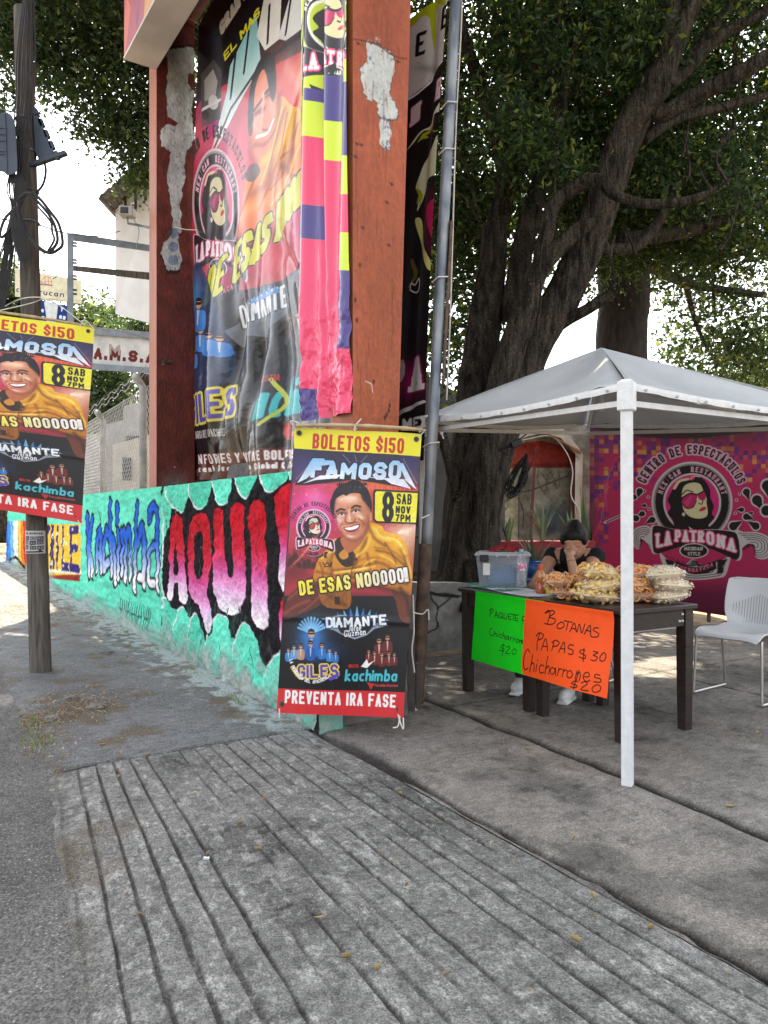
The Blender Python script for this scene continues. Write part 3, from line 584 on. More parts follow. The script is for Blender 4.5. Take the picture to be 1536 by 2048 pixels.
    # bare and washed-off paint near the ground
    n = fbm(A.xx*.06,A.yy*.06,31); e = sstep(.80,1.0,A.yy/A.h+.35*(n-.47)); A.a = A.a*(1-e[...,None])+hexc('#8d9690')*e[...,None]*(.7+.6*n[...,None])
    return A
def r_choice(l): return random.choice(l)
def mural2_art(w, h, quad):
    """the long part of the wall: kachimba, the yellow GILES panel and the colour stripes"""
    A = Art(w, h, quad, '#62d2b4'); A.crop(0,920,2.477)
    for x,c in ((-40,'#c8b83a'),(-10,'#d8c030'),(25,'#2a6ac0'),(38,'#3a86d0'),(52,'#78b8dc'),(66,'#d0dce0'),(78,'#d8dcd0'),(88,'#e0c040'),(102,'#d87a2a'),(116,'#c83a28'),(130,'#a82020')): A.poly([(x,300),(x+16,305),(x+20,560),(x+3,520)],c)
    for x in (25,60,88,116,148): A.line([(x,310),(x+4,540)],3,'#1a1a1a')
    A.line([(30,500),(80,480),(110,520),(150,560)],5,'#151515')
    A.poly([(150,310),(250,318),(396,320),(402,560),(385,600),(250,582),(150,560)],'#e0b838'); A.poly([(150,560),(250,570),(400,565),(398,600),(250,585),(150,575)],'#8a2c20'); A.line([(160,545),(398,555)],6,'#e8e0c8')
    for p in ([(175,350),(175,520)],[(215,350),(212,530)],[(215,350),(240,345)],[(255,340),(252,520)],[(262,520),(262,340)],[(285,345),(282,525)],[(312,345),(310,530)],[(310,525),(338,530)],[(352,345),(348,535)],[(352,350),(385,345)],[(350,440),(380,435)],[(348,530),(388,540)]): A.line(p,19,'#34286a')
    for i in range(30): A.ell(random.uniform(250,395),random.uniform(335,540),4,8,'#f0e8c8',.7)
    A.line([(404,320),(404,900)],14,'#5ccbad')
    st = [[(432,285),(436,440),(440,560)],[(455,300),(442,420),(458,560)],[(494,350),(480,400),(478,540)],[(494,350),(500,420),(502,545)],[(490,470),(500,470)],[(528,345),(515,400),(516,540)],[(525,520),(536,505)],[(524,350),(538,380)],
          [(545,215),(548,400),(552,560)],[(552,420),(562,400),(570,600)],[(580,232),(580,305)],[(586,360),(584,500),(586,580)],[(604,360),(603,560)],[(606,380),(620,365),(622,590)],[(624,400),(642,350),(646,580)],
          [(676,225),(672,420),(668,640)],[(682,420),(705,330),(710,560),(690,580)],[(704,340),(716,420),(712,620)],[(738,300),(748,250),(772,240),(778,380),(780,640)],[(778,420),(752,430),(736,480),(738,600),(764,610)]]
    for p in st: A.line(p,38,'#1d1c20',4)
    for p in st:
        q = np.array(p,float); x = q[:,0].mean()
        A.line(p,23,None,4,grad=(((x,400),'#2560cc'),((x,585),'#f0ecf2')))
    for i in range(15):
        x = 598+i*10; A.line([(x,690+i*3.5+random.uniform(-8,8)),(x+random.uniform(-4,4),760+i*6)],4.5,'#20201f'); 
        if i%3==0: A.line([(x-6,735+i*4),(x+10,738+i*4)],4,'#20201f')
    A.line([(488,255),(495,300),(503,260)],4,'#20201f')
    for i in range(200):
        x,y = random.uniform(250,800),random.uniform(230,880); A.line([(x,y),(x+random.uniform(-2,2),y+random.uniform(6,18))],1.5,'#2a3a34',a=random.uniform(.2,.6))
    A.noise(.09,.12,5); A.noise(.08,.45,6)
    n = fbm(A.xx*.05,A.yy*.06,41); e = sstep(.84,1.02,A.yy/A.h+.3*(n-.47)); A.a = A.a*(1-e[...,None])+hexc('#87958e')*e[...,None]*(.7+.6*n[...,None])
    return A
def big_art(quad):
    A = Art(440, 960, quad, '#17151a'); A.crop(0,0,1)
    A.poly([(390,300),(400,190),(520,120),(660,60),(700,200),(660,380),(560,520),(400,560),(360,500)],'#c02c34',1,4)
    A.glow(425,380,90,150,'#d83a80',1); A.glow(420,230,60,90,'#8a2a8a',.7); A.glow(600,420,60,110,'#c0308a',.7); A.glow(450,500,60,90,'#7a2a70',.6); A.glow(545,190,60,160,'#e04a30',.9); A.glow(470,310,50,140,'#e86a7a',.7); A.glow(600,130,40,90,'#f0a070',.7)
    # title letters, teal to white
    A.poly([(455,120),(505,15),(512,110),(470,190),(432,270),(415,300),(448,170)],None,1,0,(((470,40),'#6ab0b4'),((430,270),'#e8e8e4'))); A.poly([(505,60),(530,-60),(560,-120),(548,60),(520,85)],'#e0dcd4')
    A.poly([(545,60),(575,-40),(620,-120),(610,10),(650,-30),(600,30),(560,62)],'#d8d8d4'); A.line([(415,300),(455,200),(512,110),(600,40),(660,0)],5,'#18161a')
    for p in (((470,60),(455,180)),((492,40),(480,130)),((530,0),(525,70)),((575,-40),(560,50))): A.line(p,5,'#1d1b22')
    A.text('GRAN DE',(440,66),(500,-30),22,.24,'#e4e0e0',up=(-.2,-1)); A.text('EL MAS',(446,112),(512,20),15,.22,'#e0d83a',up=(-.2,-1))
    A.poly([(402,140),(425,110),(440,130),(436,220),(402,240)],'#4a4648'); A.poly([(408,150),(424,128),(432,150),(428,178),(408,190)],'#9a9696'); A.ell(424,190,9,14,'#c0bcb8'); A.line([(404,205),(436,185)],4,'#d0ccc8'); A.ell(410,215,6,9,'#2a282a')
    # man
    A.poly([(488,230),(498,150),(520,120),(540,165),(545,230),(530,290),(505,310),(490,280)],'#d9805a',1,4); A.poly([(486,240),(490,160),(512,100),(536,90),(540,150),(530,180),(518,120),(500,160),(494,240)],'#1a1518',1,4)
    A.line([(497,200),(512,178)],5,'#2a1816'); A.line([(518,165),(532,150)],5,'#2a1816'); A.line([(500,250),(520,240),(532,215)],5,'#f0e6e0',3); A.line([(512,215),(510,235),(520,235)],3,'#9a4a30'); A.glow(505,215,10,20,'#f0b0a0',.7)
    A.poly([(470,420),(482,330),(500,300),(530,260),(545,170),(570,185),(592,200),(594,300),(560,360),(530,400),(480,440),(455,450)],None,1,4,(((560,190),'#e8a828'),((490,430),'#e0763a')))
    for p,w,c,al in ((((545,170),(540,230),(525,290)),8,'#8a3a28',.7),(((488,240),(492,290),(510,308)),6,'#a84a40',.6),(((500,205),(515,195)),5,'#5a2018',.7),(((520,170),(533,160)),5,'#5a2018',.7),(((515,165),(511,215),(508,236)),4,'#f8c8b0',.7),(((496,225),(503,240)),7,'#f4b8a8',.6),(((528,180),(534,205)),7,'#f4b8a0',.6),(((497,265),(515,262),(535,235)),5,'#8a3428',.6),(((510,300),(560,240),(580,200)),14,'#fbd060',.6),(((490,360),(540,320),(575,280)),12,'#a04a18',.6),(((470,410),(500,380),(530,370)),10,'#f8a060',.6),(((555,195),(530,270),(520,320)),8,'#8a4210',.6),(((580,200),(570,260),(545,320)),7,'#8a4210',.5),(((540,300),(560,310),(575,330)),6,'#7a3a10',.6),(((400,420),(440,470),(470,460)),16,'#7a1830',.5),(((395,240),(430,300),(470,330)),16,'#e85a60',.5),(((560,110),(590,150),(600,190)),12,'#f8b090',.5)): A.soft(p,w,c,al)
    for p in (((560,200),(535,300),(500,390)),((585,220),(560,300),(520,350)),((575,270),(540,290),(520,330)),((500,310),(480,380),(462,430))): A.line(p,5,'#a8501c',5,a=.8)
    for p in (((550,190),(525,280),(505,340)),((590,260),(560,330),(520,380))): A.line(p,5,'#f8cc5a',5,a=.7)
    A.poly([(500,302),(488,306),(480,330),(490,338),(504,318)],'#4a3a3c',.8,3)
    # crest
    patrona(A,428,385,.125,.31,{'pink':'#c83a6a','white':'#d8b8c0','skin':'#d8cca0','halo':'#a83058','lens':'#8a2a48','glow':'#c8527e'},rich=False)
    A.text('DE ESAS NOOOO',(406,592),(608,360),76,.16,'#ccc832',(2,'#1a1816'),up=(.12,-1),gap=.22)
    A.poly([(366,640),(372,540),(395,500),(420,560),(440,640),(445,700),(430,760),(366,770)],'#20345a',.8,4); A.glow(385,570,25,70,'#4a9ad8',.9)
    for x,y,s_ in ((373,690,9),(385,680,9),(402,640,10),(418,650,10),(432,655,9),(395,585,13)): person_figure(A,x,y,s_,'#3a7ac0')
    for x,y,s_ in ((548,605,10),(567,600,10),(585,625,9),(600,640,8)): person_figure(A,x,y,s_,'#4a302c','#9a7058')
    A.poly([(438,640),(470,600),(500,575),(540,560),(545,590),(525,620),(500,650),(478,648),(450,672)],'#6a727c',.9); A.text('DIAMANTE',(455,632),(542,584),44,.22,'#d8dce0',(2,'#22262e'),up=(0,-1)); 
    for i in range(6): A.poly([(470+i*10,588-i*5),(476+i*10,560-i*6+abs(i-3)*6),(482+i*10,582-i*5)],'#4a8ac8')
    A.text('GILES',(374,842),(450,815),58,.2,'#5048a0',(4,'#d8c848'),up=(0,-1),gap=.26); A.line([(372,840),(366,780)],3,'#c8b840')
    for i in range(5): A.line([(378,850),(366+i*3,800)],2,'#c8b83c')
    A.text('LA DESCARGA DEL APACHEEE..!',(368,872),(436,862),16,.18,'#e0e0dc',up=(0,-1))
    A.text('kachimba',(482,832),(624,800),86,.16,'#38b4b8',(2,'#10282c'),up=(.08,-1),gap=.14,flat=False); A.line([(520,740),(540,790),(512,840)],6,'#b8c040',4); A.text('DINASTIA',(494,752),(530,742),14,.24,'#c03028',up=(0,-1))
    A.text('Poderosisima Internacional',(560,868),(680,845),14,.18,'#e05860',up=(0,-1),flat=False); A.ell(546,852,9,20,'#c83028')
    A.poly([(340,905),(480,895),(560,885),(700,872),(700,960),(340,975)],'#5a2420',1)
    A.text('INFORMES Y VENTA DE BOLETOS 777 671904',(385,924),(640,908),20,.2,'#ece4e0',up=(0,-1)); A.text('Vicente Gro. Esq. San Cristobal Col. Centro Cuernavaca',(378,942),(650,928),13,.2,'#ece4e0',up=(0,-1),flat=False)
    A.noise(.1,.03,4); return A
def checker_art(quad):
    A = Art(200, 900, quad, '#c4d82c'); A.crop(0,0,1)
    Y,PU,PK = '#c6da2a','#44367a','#d93a66'
    A.poly([(590,200),(610,30),(640,-60),(720,-60),(720,240),(700,300),(590,320)],Y); A.line([(595,190),(612,60),(635,10)],4,'#18161a',5); A.line([(618,60),(604,180),(598,280),(606,292),(616,200),(625,120)],9,'#18161a',5)
    patrona(A,664,82,.165,.27,{'pink':'#b8cc28','halo':'#c8dc40','ring2':'#a8b830','white':'#e8e8d8','txt':'#e8e4d8'},rich=False)
    for x,y in ((690,30),(700,60),(697,95),(694,40)): A.ell(x,y,4,7,'#20201a')
    A.line([(680,130),(695,110),(705,100)],3,'#20201a',4); A.line([(640,195),(655,190),(668,178),(664,200),(645,212)],8,'#20201a')
    # squares: rows of (y0, y1, colours left to right) at the middle seam
    q = lambda x0,x1,y0,y1,c: A.poly([(x0,y0),(x1,y0),(x1,y1),(x0,y1)],c)
    q(610,720,235,320,Y); q(618,640,220,245,PU); q(638,686,195,290,PU); q(686,720,165,212,Y); q(686,720,210,360,PU); q(611,640,245,315,Y); q(640,684,285,362,Y); q(605,640,315,448,PK); q(640,684,362,930,PK); q(682,720,354,428,Y)
    q(682,720,428,500,PK); q(600,648,448,512,PU); q(600,690,512,930,PK); q(679,720,500,570,Y); q(679,720,570,712,PU); q(679,720,712,930,PK); q(590,640,785,930,PU); q(640,676,830,930,PK)
    return A
def black_art(quad):
    A = Art(220, 1000, quad, '#1b1618'); A.crop(780,0,4.875)
    A.poly([(-200,1150),(150,980),(340,800),(400,680),(560,560),(560,-600),(-200,-600)],'#d4d2d0',1); A.poly([(-200,-600),(620,-600),(520,60),(430,20),(405,120),(400,400),(390,490),(370,350),(360,170),(330,140),(290,170),(250,240),(200,280),(-200,300)],'#b4c022',1)
    A.line([(-200,1180),(150,985),(340,810),(400,700),(560,560)],18,'#eceae8',4); A.glow(330,660,160,60,'#8a8a88',.6); A.line([(250,600),(340,680),(280,800)],8,'#a8a8a6',5,a=.6)
    for x,y in ((275,440),(515,180),(40,700)): A.text('E',(x-38,y+115),(x+32,y+80),225,.26,'#141214',slab=True,up=(.08,-1))
    A.text('R',(432,985),(500,955),205,.24,'#e8d4da',(7,'#a82858'),slab=True,up=(.1,-1)); A.text('N',(190,1230),(262,1165),185,.24,'#e0d0d4',(7,'#a82858'),slab=True,up=(.05,-1))
    A.poly([(150,1460),(260,1290),(380,1200),(420,1100),(500,1000),(560,960),(520,1080),(430,1120),(400,1240),(300,1270),(200,1400)],'#e6e8c8',1,4); A.poly([(240,1390),(290,1300),(390,1225),(420,1250),(320,1310),(350,1330),(290,1350)],'#a8ac28',1)
    A.line([(400,1250),(430,1285),(480,1280)],10,'#a8ac28',4); A.line([(350,1500),(390,1350),(440,1150)],24,'#4a4644',4)
    A.poly([(470,1330),(420,1430),(320,1560),(270,1700),(230,1830),(270,1880),(250,2060),(330,1850),(350,1760),(440,1720),(560,1700),(560,1300)],'#dce0b8',1,4); A.poly([(230,1830),(260,1900),(240,1990),(270,1960),(268,2030),(300,1900),(280,1850)],'#a8ac28'); A.line([(290,2040),(345,1820),(400,1750),(520,1720)],16,'#191718',4)
    A.poly([(300,2040),(360,1900),(440,1830),(560,1800),(560,2600),(470,2560),(390,2450),(330,2250)],'#4a1024',1,4); A.poly([(350,2080),(420,1960),(560,1950),(560,2450),(440,2350)],'#b81e58',1,4); A.poly([(230,2140),(270,2300),(330,2500),(380,2620),(420,2640),(420,2560),(330,2380),(290,2140)],'#d8d880',1,4)
    A.crop(0,0,1)
    A.line([(822,521),(830,545),(826,560),(818,572)],7,'#6a5a28',4); A.line([(820,580),(822,566),(829,570),(836,556),(838,572),(832,585),(820,580)],2.2,'#e8e4e0',3)
    A.glow(815,765,45,60,'#9a1a58',.9); A.poly([(780,715),(862,700),(862,790),(780,800)],'#1b1618',.0); A.text('PA',(786,792),(846,778),68,.26,'#d8d2d4',(3,'#8a1a50'),slab=True,up=(.03,-1),gap=.4)
    A.poly([(780,880),(792,835),(815,815),(860,805),(860,900)],'#cfc8c8',1,3); A.poly([(784,890),(796,842),(818,822),(864,811),(864,930)],'#1d181a',1,3); A.text('MEXICAN',(808,862),(900,846),24,.26,'#d8d4d4',slab=True,up=(0,-1))
    return A
# ------------------------------------------------------------------ ground
M = {}
M['dirt'] = mat('dirt', (.20,.155,.10), (.13,.10,.07), 3, .95, .6, 25, .1)
M['pave'] = mat('concrete_paving', (.2,.2,.2), scale=60, rough=.9, bump=.8, bscale=130, spec=.2, attr=True, vary=.35, lo=.36, hi=.64, speck=(60,.07,(.42,.41,.39)), grit=(150,.42))
M['slab'] = mat('concrete_slab', (.2,.2,.2), scale=75, rough=.88, bump=.8, bscale=150, spec=.2, attr=True, vary=.32, lo=.36, hi=.64, speck=(80,.05,(.44,.42,.39)), grit=(160,.36))
M['road'] = mat('worn_asphalt', (.2,.2,.2), scale=45, rough=.92, bump=.9, bscale=90, spec=.2, attr=True, vary=.45, lo=.3, hi=.7, speck=(55,.16,(.30,.29,.27)), grit=(120,.5))
b = MB(); b.add([(-250,-60,-.16),(250,-60,-.16),(250,500,-.16),(-250,500,-.16)], [(0,1,2,3)]); tag(b.build('ground', M['dirt']), kind='structure')
EDGE = -1.42
def edge_wob(t): return .09*(fbm(t*1.3, 3.1, 5)-.47)*2+.03*(vnoise(t*6, .7, 9)-.5)+.02*(vnoise(t*19, .7, 10)-.5)
def wobq(t, q): return q+.125*np.minimum(t,0)*np.clip(q/EDGE,0,2.2)+edge_wob(t)*np.exp(-((q-EDGE)/.09)**2)
def crack(t, q, f, w): return np.exp(-(f/w)**2)
def pave_h(t, q, zone):
    n = fbm(t*2.2, q*2.2, 3); n2 = fbm(t*14, q*14, 8, 3); h = (n-.47)*.012+(n2-.44)*(.004 if zone == 'drive' else .008); dk = np.zeros_like(h+0.0)
    if zone == 'drive':
        qq = q+.012*(fbm(t*.5, q*.4, 21)-.47)*2+.005*(vnoise(t*5, q*3, 22)-.5)
        ph = (qq/.086) % 1.0; gw = .06+.07*vnoise(t*3, np.floor(qq/.086)*5.1, 23); g = sstep(0, .38, 1-np.abs(ph-.5)/gw)
        wear = sstep(.28, .5, fbm(t*1.6+np.floor(qq/.086)*3.7, np.floor(qq/.086)*1.9, 33)+.12*(q < -.9)+.1*(q > -.35))*sstep(.02, -.12, t)*sstep(EDGE+.05, EDGE+.16, q)
        g = g*(.12+.88*wear)*(.75+.5*vnoise(t*9, q*9, 12)); h = h-g*.010+.006*np.clip(1-np.abs(ph-.5)/.4, 0, 1)*0; dk = .66*g
        h = h+.012*sstep(.3, .7, vnoise(t*11, q*22, 4))*0-.012*sstep(-1.1, -1.36, q)-.045*sstep(-1.34, -1.43, q)
        e = np.exp(-((q-.055)/.018)**2)*0; h = h-.03*sstep(-.015,.0,t); dk = np.maximum(dk, .7*e)
    if zone == 'yard':
        for q0, wd, dp in ((1.05, .026, .03), (3.2, .012, .012)):
            f = q-q0-.09*(fbm(t*.9, 2.2+q0, 41)-.47)*2-.015*(vnoise(t*9, q0, 42)-.5)-.05*t*(q0 < 2)*.4
            e = np.exp(-(f/wd)**2); h = h-dp*e; dk = np.maximum(dk, .97*np.minimum(1,1.5*e))
        f = t-.0-.05*(fbm(q*1.1, 7.7, 43)-.47)*2; e = np.exp(-(f/.012)**2)*sstep(1.0, 1.25, q); h = h-.012*e; dk = np.maximum(dk, .7*e)
        f = q-.085-.03*(fbm(t*1.7, 4.4, 44)-.47)*2-.015*(vnoise(t*11, 1.1, 45)-.5); wid = .010+.010*vnoise(t*13,4.4,57)+.035*sstep(.6, .8, vnoise(t*1.4, 8.8, 46))
        e = np.exp(-(f/wid)**2)*sstep(.1, -.1, t); h = h-.03*e; dk = np.maximum(dk, .97*np.minimum(1,1.6*e))
        h = h+.010*(vnoise(t*5, q*26, 47)-.5)*sstep(.4, .7, fbm(t*.7, q*.7, 48))
    if zone == 'walk':
        f = np.abs(fbm(t*.8, q*1.1, 51)-.47); e = np.exp(-(f/.006)**2)*sstep(.45, .6, fbm(t*.6+9, q*.6, 52)); h = h-.012*e; dk = np.maximum(dk, .75*e)
        e = np.exp(-((t-.0)/.016)**2); h = h-.02*e; dk = np.maximum(dk, .7*e)
        h = h-.012*sstep(-1.2, -1.36, q)-.045*sstep(-1.34,-1.43, q)
    return h, dk
def pavement(name, ts, qs, base, zone, matn):
    t, q = np.meshgrid(ts, qs, indexing='ij'); h, dk = pave_h(t, q, zone); qw = wobq(t, q)
    pos = OW+t[..., None]*UW+qw[..., None]*MW; pos[..., 2] = h
    n = fbm(t*1.1, q*1.1, 61); n2 = fbm(t*5, q*5, 62); n3 = .35*vnoise(t*40, q*40, 63)+.65*vnoise(t*75, q*22, 69)
    col = np.asarray(base)*((.60+.46*n+.34*n2) if zone != 'yard' else (.40+.62*n+.62*n2))[..., None]*(.68+.64*n3)[..., None]
    pale = (sstep(.55, .66, fbm(t*4.5, q*14, 64))*.15+sstep(.61,.63,fbm(t*30,q*48,58))*.45+sstep(.64,.66,fbm(t*9,q*30,56))*.5-.38*sstep(.50,.66,fbm(t*1.6+5,q*2.5,59))-.3*sstep(.58,.62,fbm(t*20,q*28,55)))*(zone == 'drive'); col = col*(1+pale[..., None])
    col = col*(1-dk)[..., None]+np.array((.035,.032,.028))*dk[..., None]
    if zone in ('walk', 'drive'):
        ed = sstep(-1.24, -1.40, q+.18*(fbm(t*3,q*3,53)-.47)*2)*.75; col = col*(1-ed[...,None])+np.array((.125,.115,.098))*(.5+n3)[...,None]*ed[...,None]
    if zone in ('walk', 'drive'):                       # whitewash splashed along the foot of the wall
        s = sstep(.30, .0, -q-.30*fbm(t*1.4, 1.5, 65))*sstep(.45, .62, fbm(t*13, q*17, 66)+.22*sstep(-.2, 0., q))*sstep(-.25, .3, t)
        col = col*(1-.75*s[..., None])+np.array((.50,.56,.56))*.75*s[..., None]
        w = sstep(.62, .72, fbm(t*1.8, q*1.8, 67))*sstep(-.7, -1.2, q)*.5; w = np.maximum(w, .8*sstep(.42,.6,fbm(t*5,q*5,54)+.55*np.exp(-((t-1.15)/.3)**2-((q+1.1)/.22)**2)-.12)*(zone == 'walk')); col = col*(1-w[..., None])+np.array((.15,.115,.075))*w[..., None]
    if zone == 'yard':
        s = sstep(.9, .1, np.abs(q-.35))*sstep(-.9, -.2, t)*.35*n2; col = col*(1-s[..., None])+np.array((.42,.40,.40))*s[..., None]
        st = sstep(.52,.64,fbm(t*1.9+7,q*1.9,52))*.35+sstep(.60,.64,fbm(t*11,q*16,50))*.25; col = col*(1-st[...,None]); br = sstep(.5, .72, fbm(t*.8+4, q*.8, 68))*.4; col = col*(1-br[..., None]*np.array((.25,.32,.42)))
    return tag(qmesh(name, pos.reshape(-1,3), gquads(*t.shape), M[matn], cols=col.reshape(-1,3)), kind='structure')
lin_ = np.linspace
pavement('driveway', np.concatenate([lin_(-6,-3.4,60), lin_(-3.385,0,300)]), lin_(EDGE, .04, 380), (.222,.218,.203), 'drive', 'pave')
pavement('courtyard', np.concatenate([lin_(-7,-3.4,70), lin_(-3.385,1.5,330)]), np.concatenate([lin_(.04,2.3,200), lin_(2.32,7.5,150)]), (.265,.245,.218), 'yard', 'slab')
pavement('sidewalk', np.concatenate([lin_(-.03,5,262), lin_(5.03,22,220)]), lin_(EDGE, .12, 110), (.195,.199,.198), 'walk', 'pave')
ts, qs = np.concatenate([lin_(-8,-4,60), lin_(-3.98,4,340), lin_(4.05,40,160)]), np.concatenate([lin_(-9,-3.2,60), lin_(-3.18,EDGE+.07,124)])
t, q = np.meshgrid(ts, qs, indexing='ij'); pos = OW+t[..., None]*UW+wobq(t, q)[..., None]*MW
pos[..., 2] = -.018-.03*sstep(-1.5,-2.4,q)+(fbm(t*3, q*3, 71)-.47)*.012+(fbm(t*17, q*17, 72, 3)-.44)*.014-.004*np.exp(-((q+1.52)/.05)**2)
n = fbm(t*1.2, q*1.2, 73); n2 = fbm(t*8, q*8, 74); col = np.array((.155,.15,.14))*(.5+.6*n+.45*n2)[..., None]
e = np.exp(-((q+1.75+.05*(vnoise(t*3,1,76)-.5))/.025)**2)*.75; col = col*(1-e[...,None])+np.array((.04,.035,.03))*e[...,None]
lt = sstep(.5, .66, fbm(t*2.2, q*5, 75))*sstep(-.4,.6,t)*.7; col = col*(1-lt[...,None])+np.array((.36,.34,.31))*lt[...,None]
tag(qmesh('road', pos.reshape(-1,3), gquads(*t.shape), M['road'], cols=col.reshape(-1,3)), kind='structure')
# bare sunny earth behind the stall
ts, qs = lin_(1.48, 9, 110), lin_(1.6, 11, 140); t, q = np.meshgrid(ts, qs, indexing='ij'); pos = OW+t[...,None]*UW+q[...,None]*MW; pos[...,2] = .004+(fbm(t*3,q*3,81)-.47)*.05
M['earth'] = mat('dry_earth', (.36,.27,.17), (.22,.165,.105), 6, .95, .7, 40, .1, speck=(40,.1,(.45,.38,.28)))
tag(qmesh('earth_yard', pos.reshape(-1,3), gquads(*t.shape), M['earth']), kind='structure')
# litter: dry leaves in drifts, and single leaves one can count
M['litter'] = leafmat('dry_leaf', (.13,.095,.055), (.25,.20,.125), (.34,.30,.19))
def litter(name, spots, n, kind_label):
    vs, fs = [], []
    for i in range(n):
        t0, q0, st, sq = spots[i % len(spots)]; t_, q_ = rng.normal(t0, st), rng.normal(q0, sq)
        if q_ > -.02: q_ = -.02-abs(q_)*.3
        c = TQ(t_, q_, .012+abs(rng.normal(0,.012))-.05*float(sstep(-1.2,-1.5,q_))); a = rng.uniform(0, 6.28); l = rng.uniform(.018,.042); w = l*.32
        d = V3(math.cos(a), math.sin(a), rng.uniform(-.3,.3)); s_ = V3(-math.sin(a), math.cos(a), rng.uniform(-.4,.4))
        k = len(vs); vs += [c-d*l/2, c+s_*w/2+V3(0,0,.006), c+d*l/2, c-s_*w/2+V3(0,0,.006)]; fs.append((k,k+1,k+2,k+3))
    o = qmesh(name, np.array(vs), np.array(fs), M['litter'], smooth=False); tag(o, kind='stuff'); return o
litter('leaf_litter', [(1.15,-1.1,.22,.16),(1.4,-.95,.2,.2),(.75,-1.3,.3,.08)], 800, '')
litter('leaf_litter', [(6.4,-.6,.7,.3),(7.2,-.9,.8,.3),(5.4,-.35,.8,.2)], 1600, '')
litter('leaf_litter', [(-1,-.7,1.3,.5),(-2,-.4,.6,.6)], 60, '')
b = MB()
for i in range(300):      # gravel and chips along the broken kerb
    t_ = rng.uniform(-3.2,1.6); q_ = EDGE-.05+rng.normal(0,.09); r_ = rng.uniform(.003,.011); c = TQ(t_, q_, -.035+r_*.3)
    pts = [c+V3(*(rng.normal(0,1,3)))*0+r_*nrm(v)*rng.uniform(.6,1.2) for v in ((1,0,0),(-1,0,0),(0,1,0),(0,-1,0),(0,0,1),(0,0,-1))]
    b.add(pts, [(0,2,4),(2,1,4),(1,3,4),(3,0,4),(2,0,5),(1,2,5),(3,1,5),(0,3,5)])
M['stone'] = mat('broken_stone', (.20,.195,.18), (.10,.095,.09), 20, .95, .4, 60)
tag(b.build('kerb_gravel', M['stone']), kind='stuff')
b = MB(); ang = np.linspace(0, 6.28, 9)[:-1]
for (px, py, r_, lab) in ((140,1398,.045,'pale broken concrete lump among dry leaves by the kerb'), (190,1416,.055,'flat grey concrete chunk beside the leaf drift'), (100,1440,.05,'small grey stone at the broken kerb edge')):
    c = G(px, py); b = MB(); K = 7; pr = []
    for i in range(K+1):
        th = math.pi/2*i/K; pr.append([c+V3(r_*1.1*math.cos(th)*math.cos(a)*(1+.16*rng.normal())+.3*r_*math.sin(th), r_*math.cos(th)*math.sin(a)*(1+.16*rng.normal()), r_*.75*math.sin(th)**.6-.008) for a in np.linspace(0,6.28,11)])
    g = np.array(pr); g[:,-1] = g[:,0]; b.grid(g); tag(b.build('concrete_chunk', M['stone']), lab, 'rubble')
M['grass'] = leafmat('grass_blade', (.06,.10,.03), (.12,.17,.05), (.25,.24,.10)); vs, fs = [], []
for i in range(700):
    t_, q_ = random.choice(((1.0,-1.30),(.55,-1.33),(1.9,-.05),(3.2,-.03),(.9,-.06),(4.4,-.04),(6,-.05))); c = TQ(rng.normal(t_,.13), min(rng.normal(q_,.05),-.01), -.02); h = rng.uniform(.015,.05); a = rng.uniform(0,6.28)
    d = V3(math.cos(a),math.sin(a),0)*.004; l = V3(rng.normal(0,.35),rng.normal(0,.35),1)*h; k = len(vs); vs += [c-d,c+d,c+l+d*.2,c+l-d*.2]; fs.append((k,k+1,k+2,k+3))
tag(qmesh('weeds', np.array(vs), np.array(fs), M['grass'], smooth=False), kind='stuff')
lf = [('#d8c86a',1058,1407,.05,'yellow'),('#d0a040',1383,1038,.045,'golden'),('#cfa545',1515,1085,.05,'golden')]
LEAVES = [(528,1603,.07,'yellow fallen leaf lying across the driveway grooves'),(516,1702,.06,'small curled yellow leaf low on the grooved driveway'),(640,1835,.11,'long pale splinter of bark on the grooved driveway'),(692,1918,.06,'curled golden leaf near the lower driveway grooves'),(756,1942,.07,'golden leaf on the lowest visible driveway grooves'),(480,1650,.05,'small tan leaf between two driveway grooves'),(236,1557,.07,'greenish leaf in the upper driveway grooves'),(204,1493,.08,'upright dry leaf at the top of the driveway'),(240,1510,.09,'crumpled dry leaf at the sidewalk joint'),(295,1513,.08,'dry leaf caught in a groove below the sidewalk'),(1151,1884,.09,'pale green leaf on the grooves under the long crack'),(1147,1680,.05,'small yellow leaf on the smooth courtyard slab'),(1302,1860,.05,'cream leaf lying in the long crack'),(1460,1617,.08,'pale leaf in the courtyard joint beyond the tent leg'),(1186,1797,.07,'brown leaf standing in the widest part of the crack'),(1055,1500,.06,'tan leaf on the courtyard slab in front of the tables'),(1366,1498,.06,'green leaf on the slab near the table leg'),(1516,1468,.07,'tan leaf on the slab under the white chair'),(412,1723,.05,'scrap of white paper on the driveway grooves'),(800,1590,.06,'brown leaf on the slab beside the first groove'),(84,1990,.10,'dry curled leaf on the asphalt at the kerb'),(38,2030,.09,'tan leaf on the asphalt beside the kerb line')]
M['leafy'] = mat('yellowed_leaf', (.33,.28,.13), (.26,.18,.08), 30, .7); M['paper'] = mat('white_paper', (.72,.72,.74), (.62,.62,.66), 9, .7)
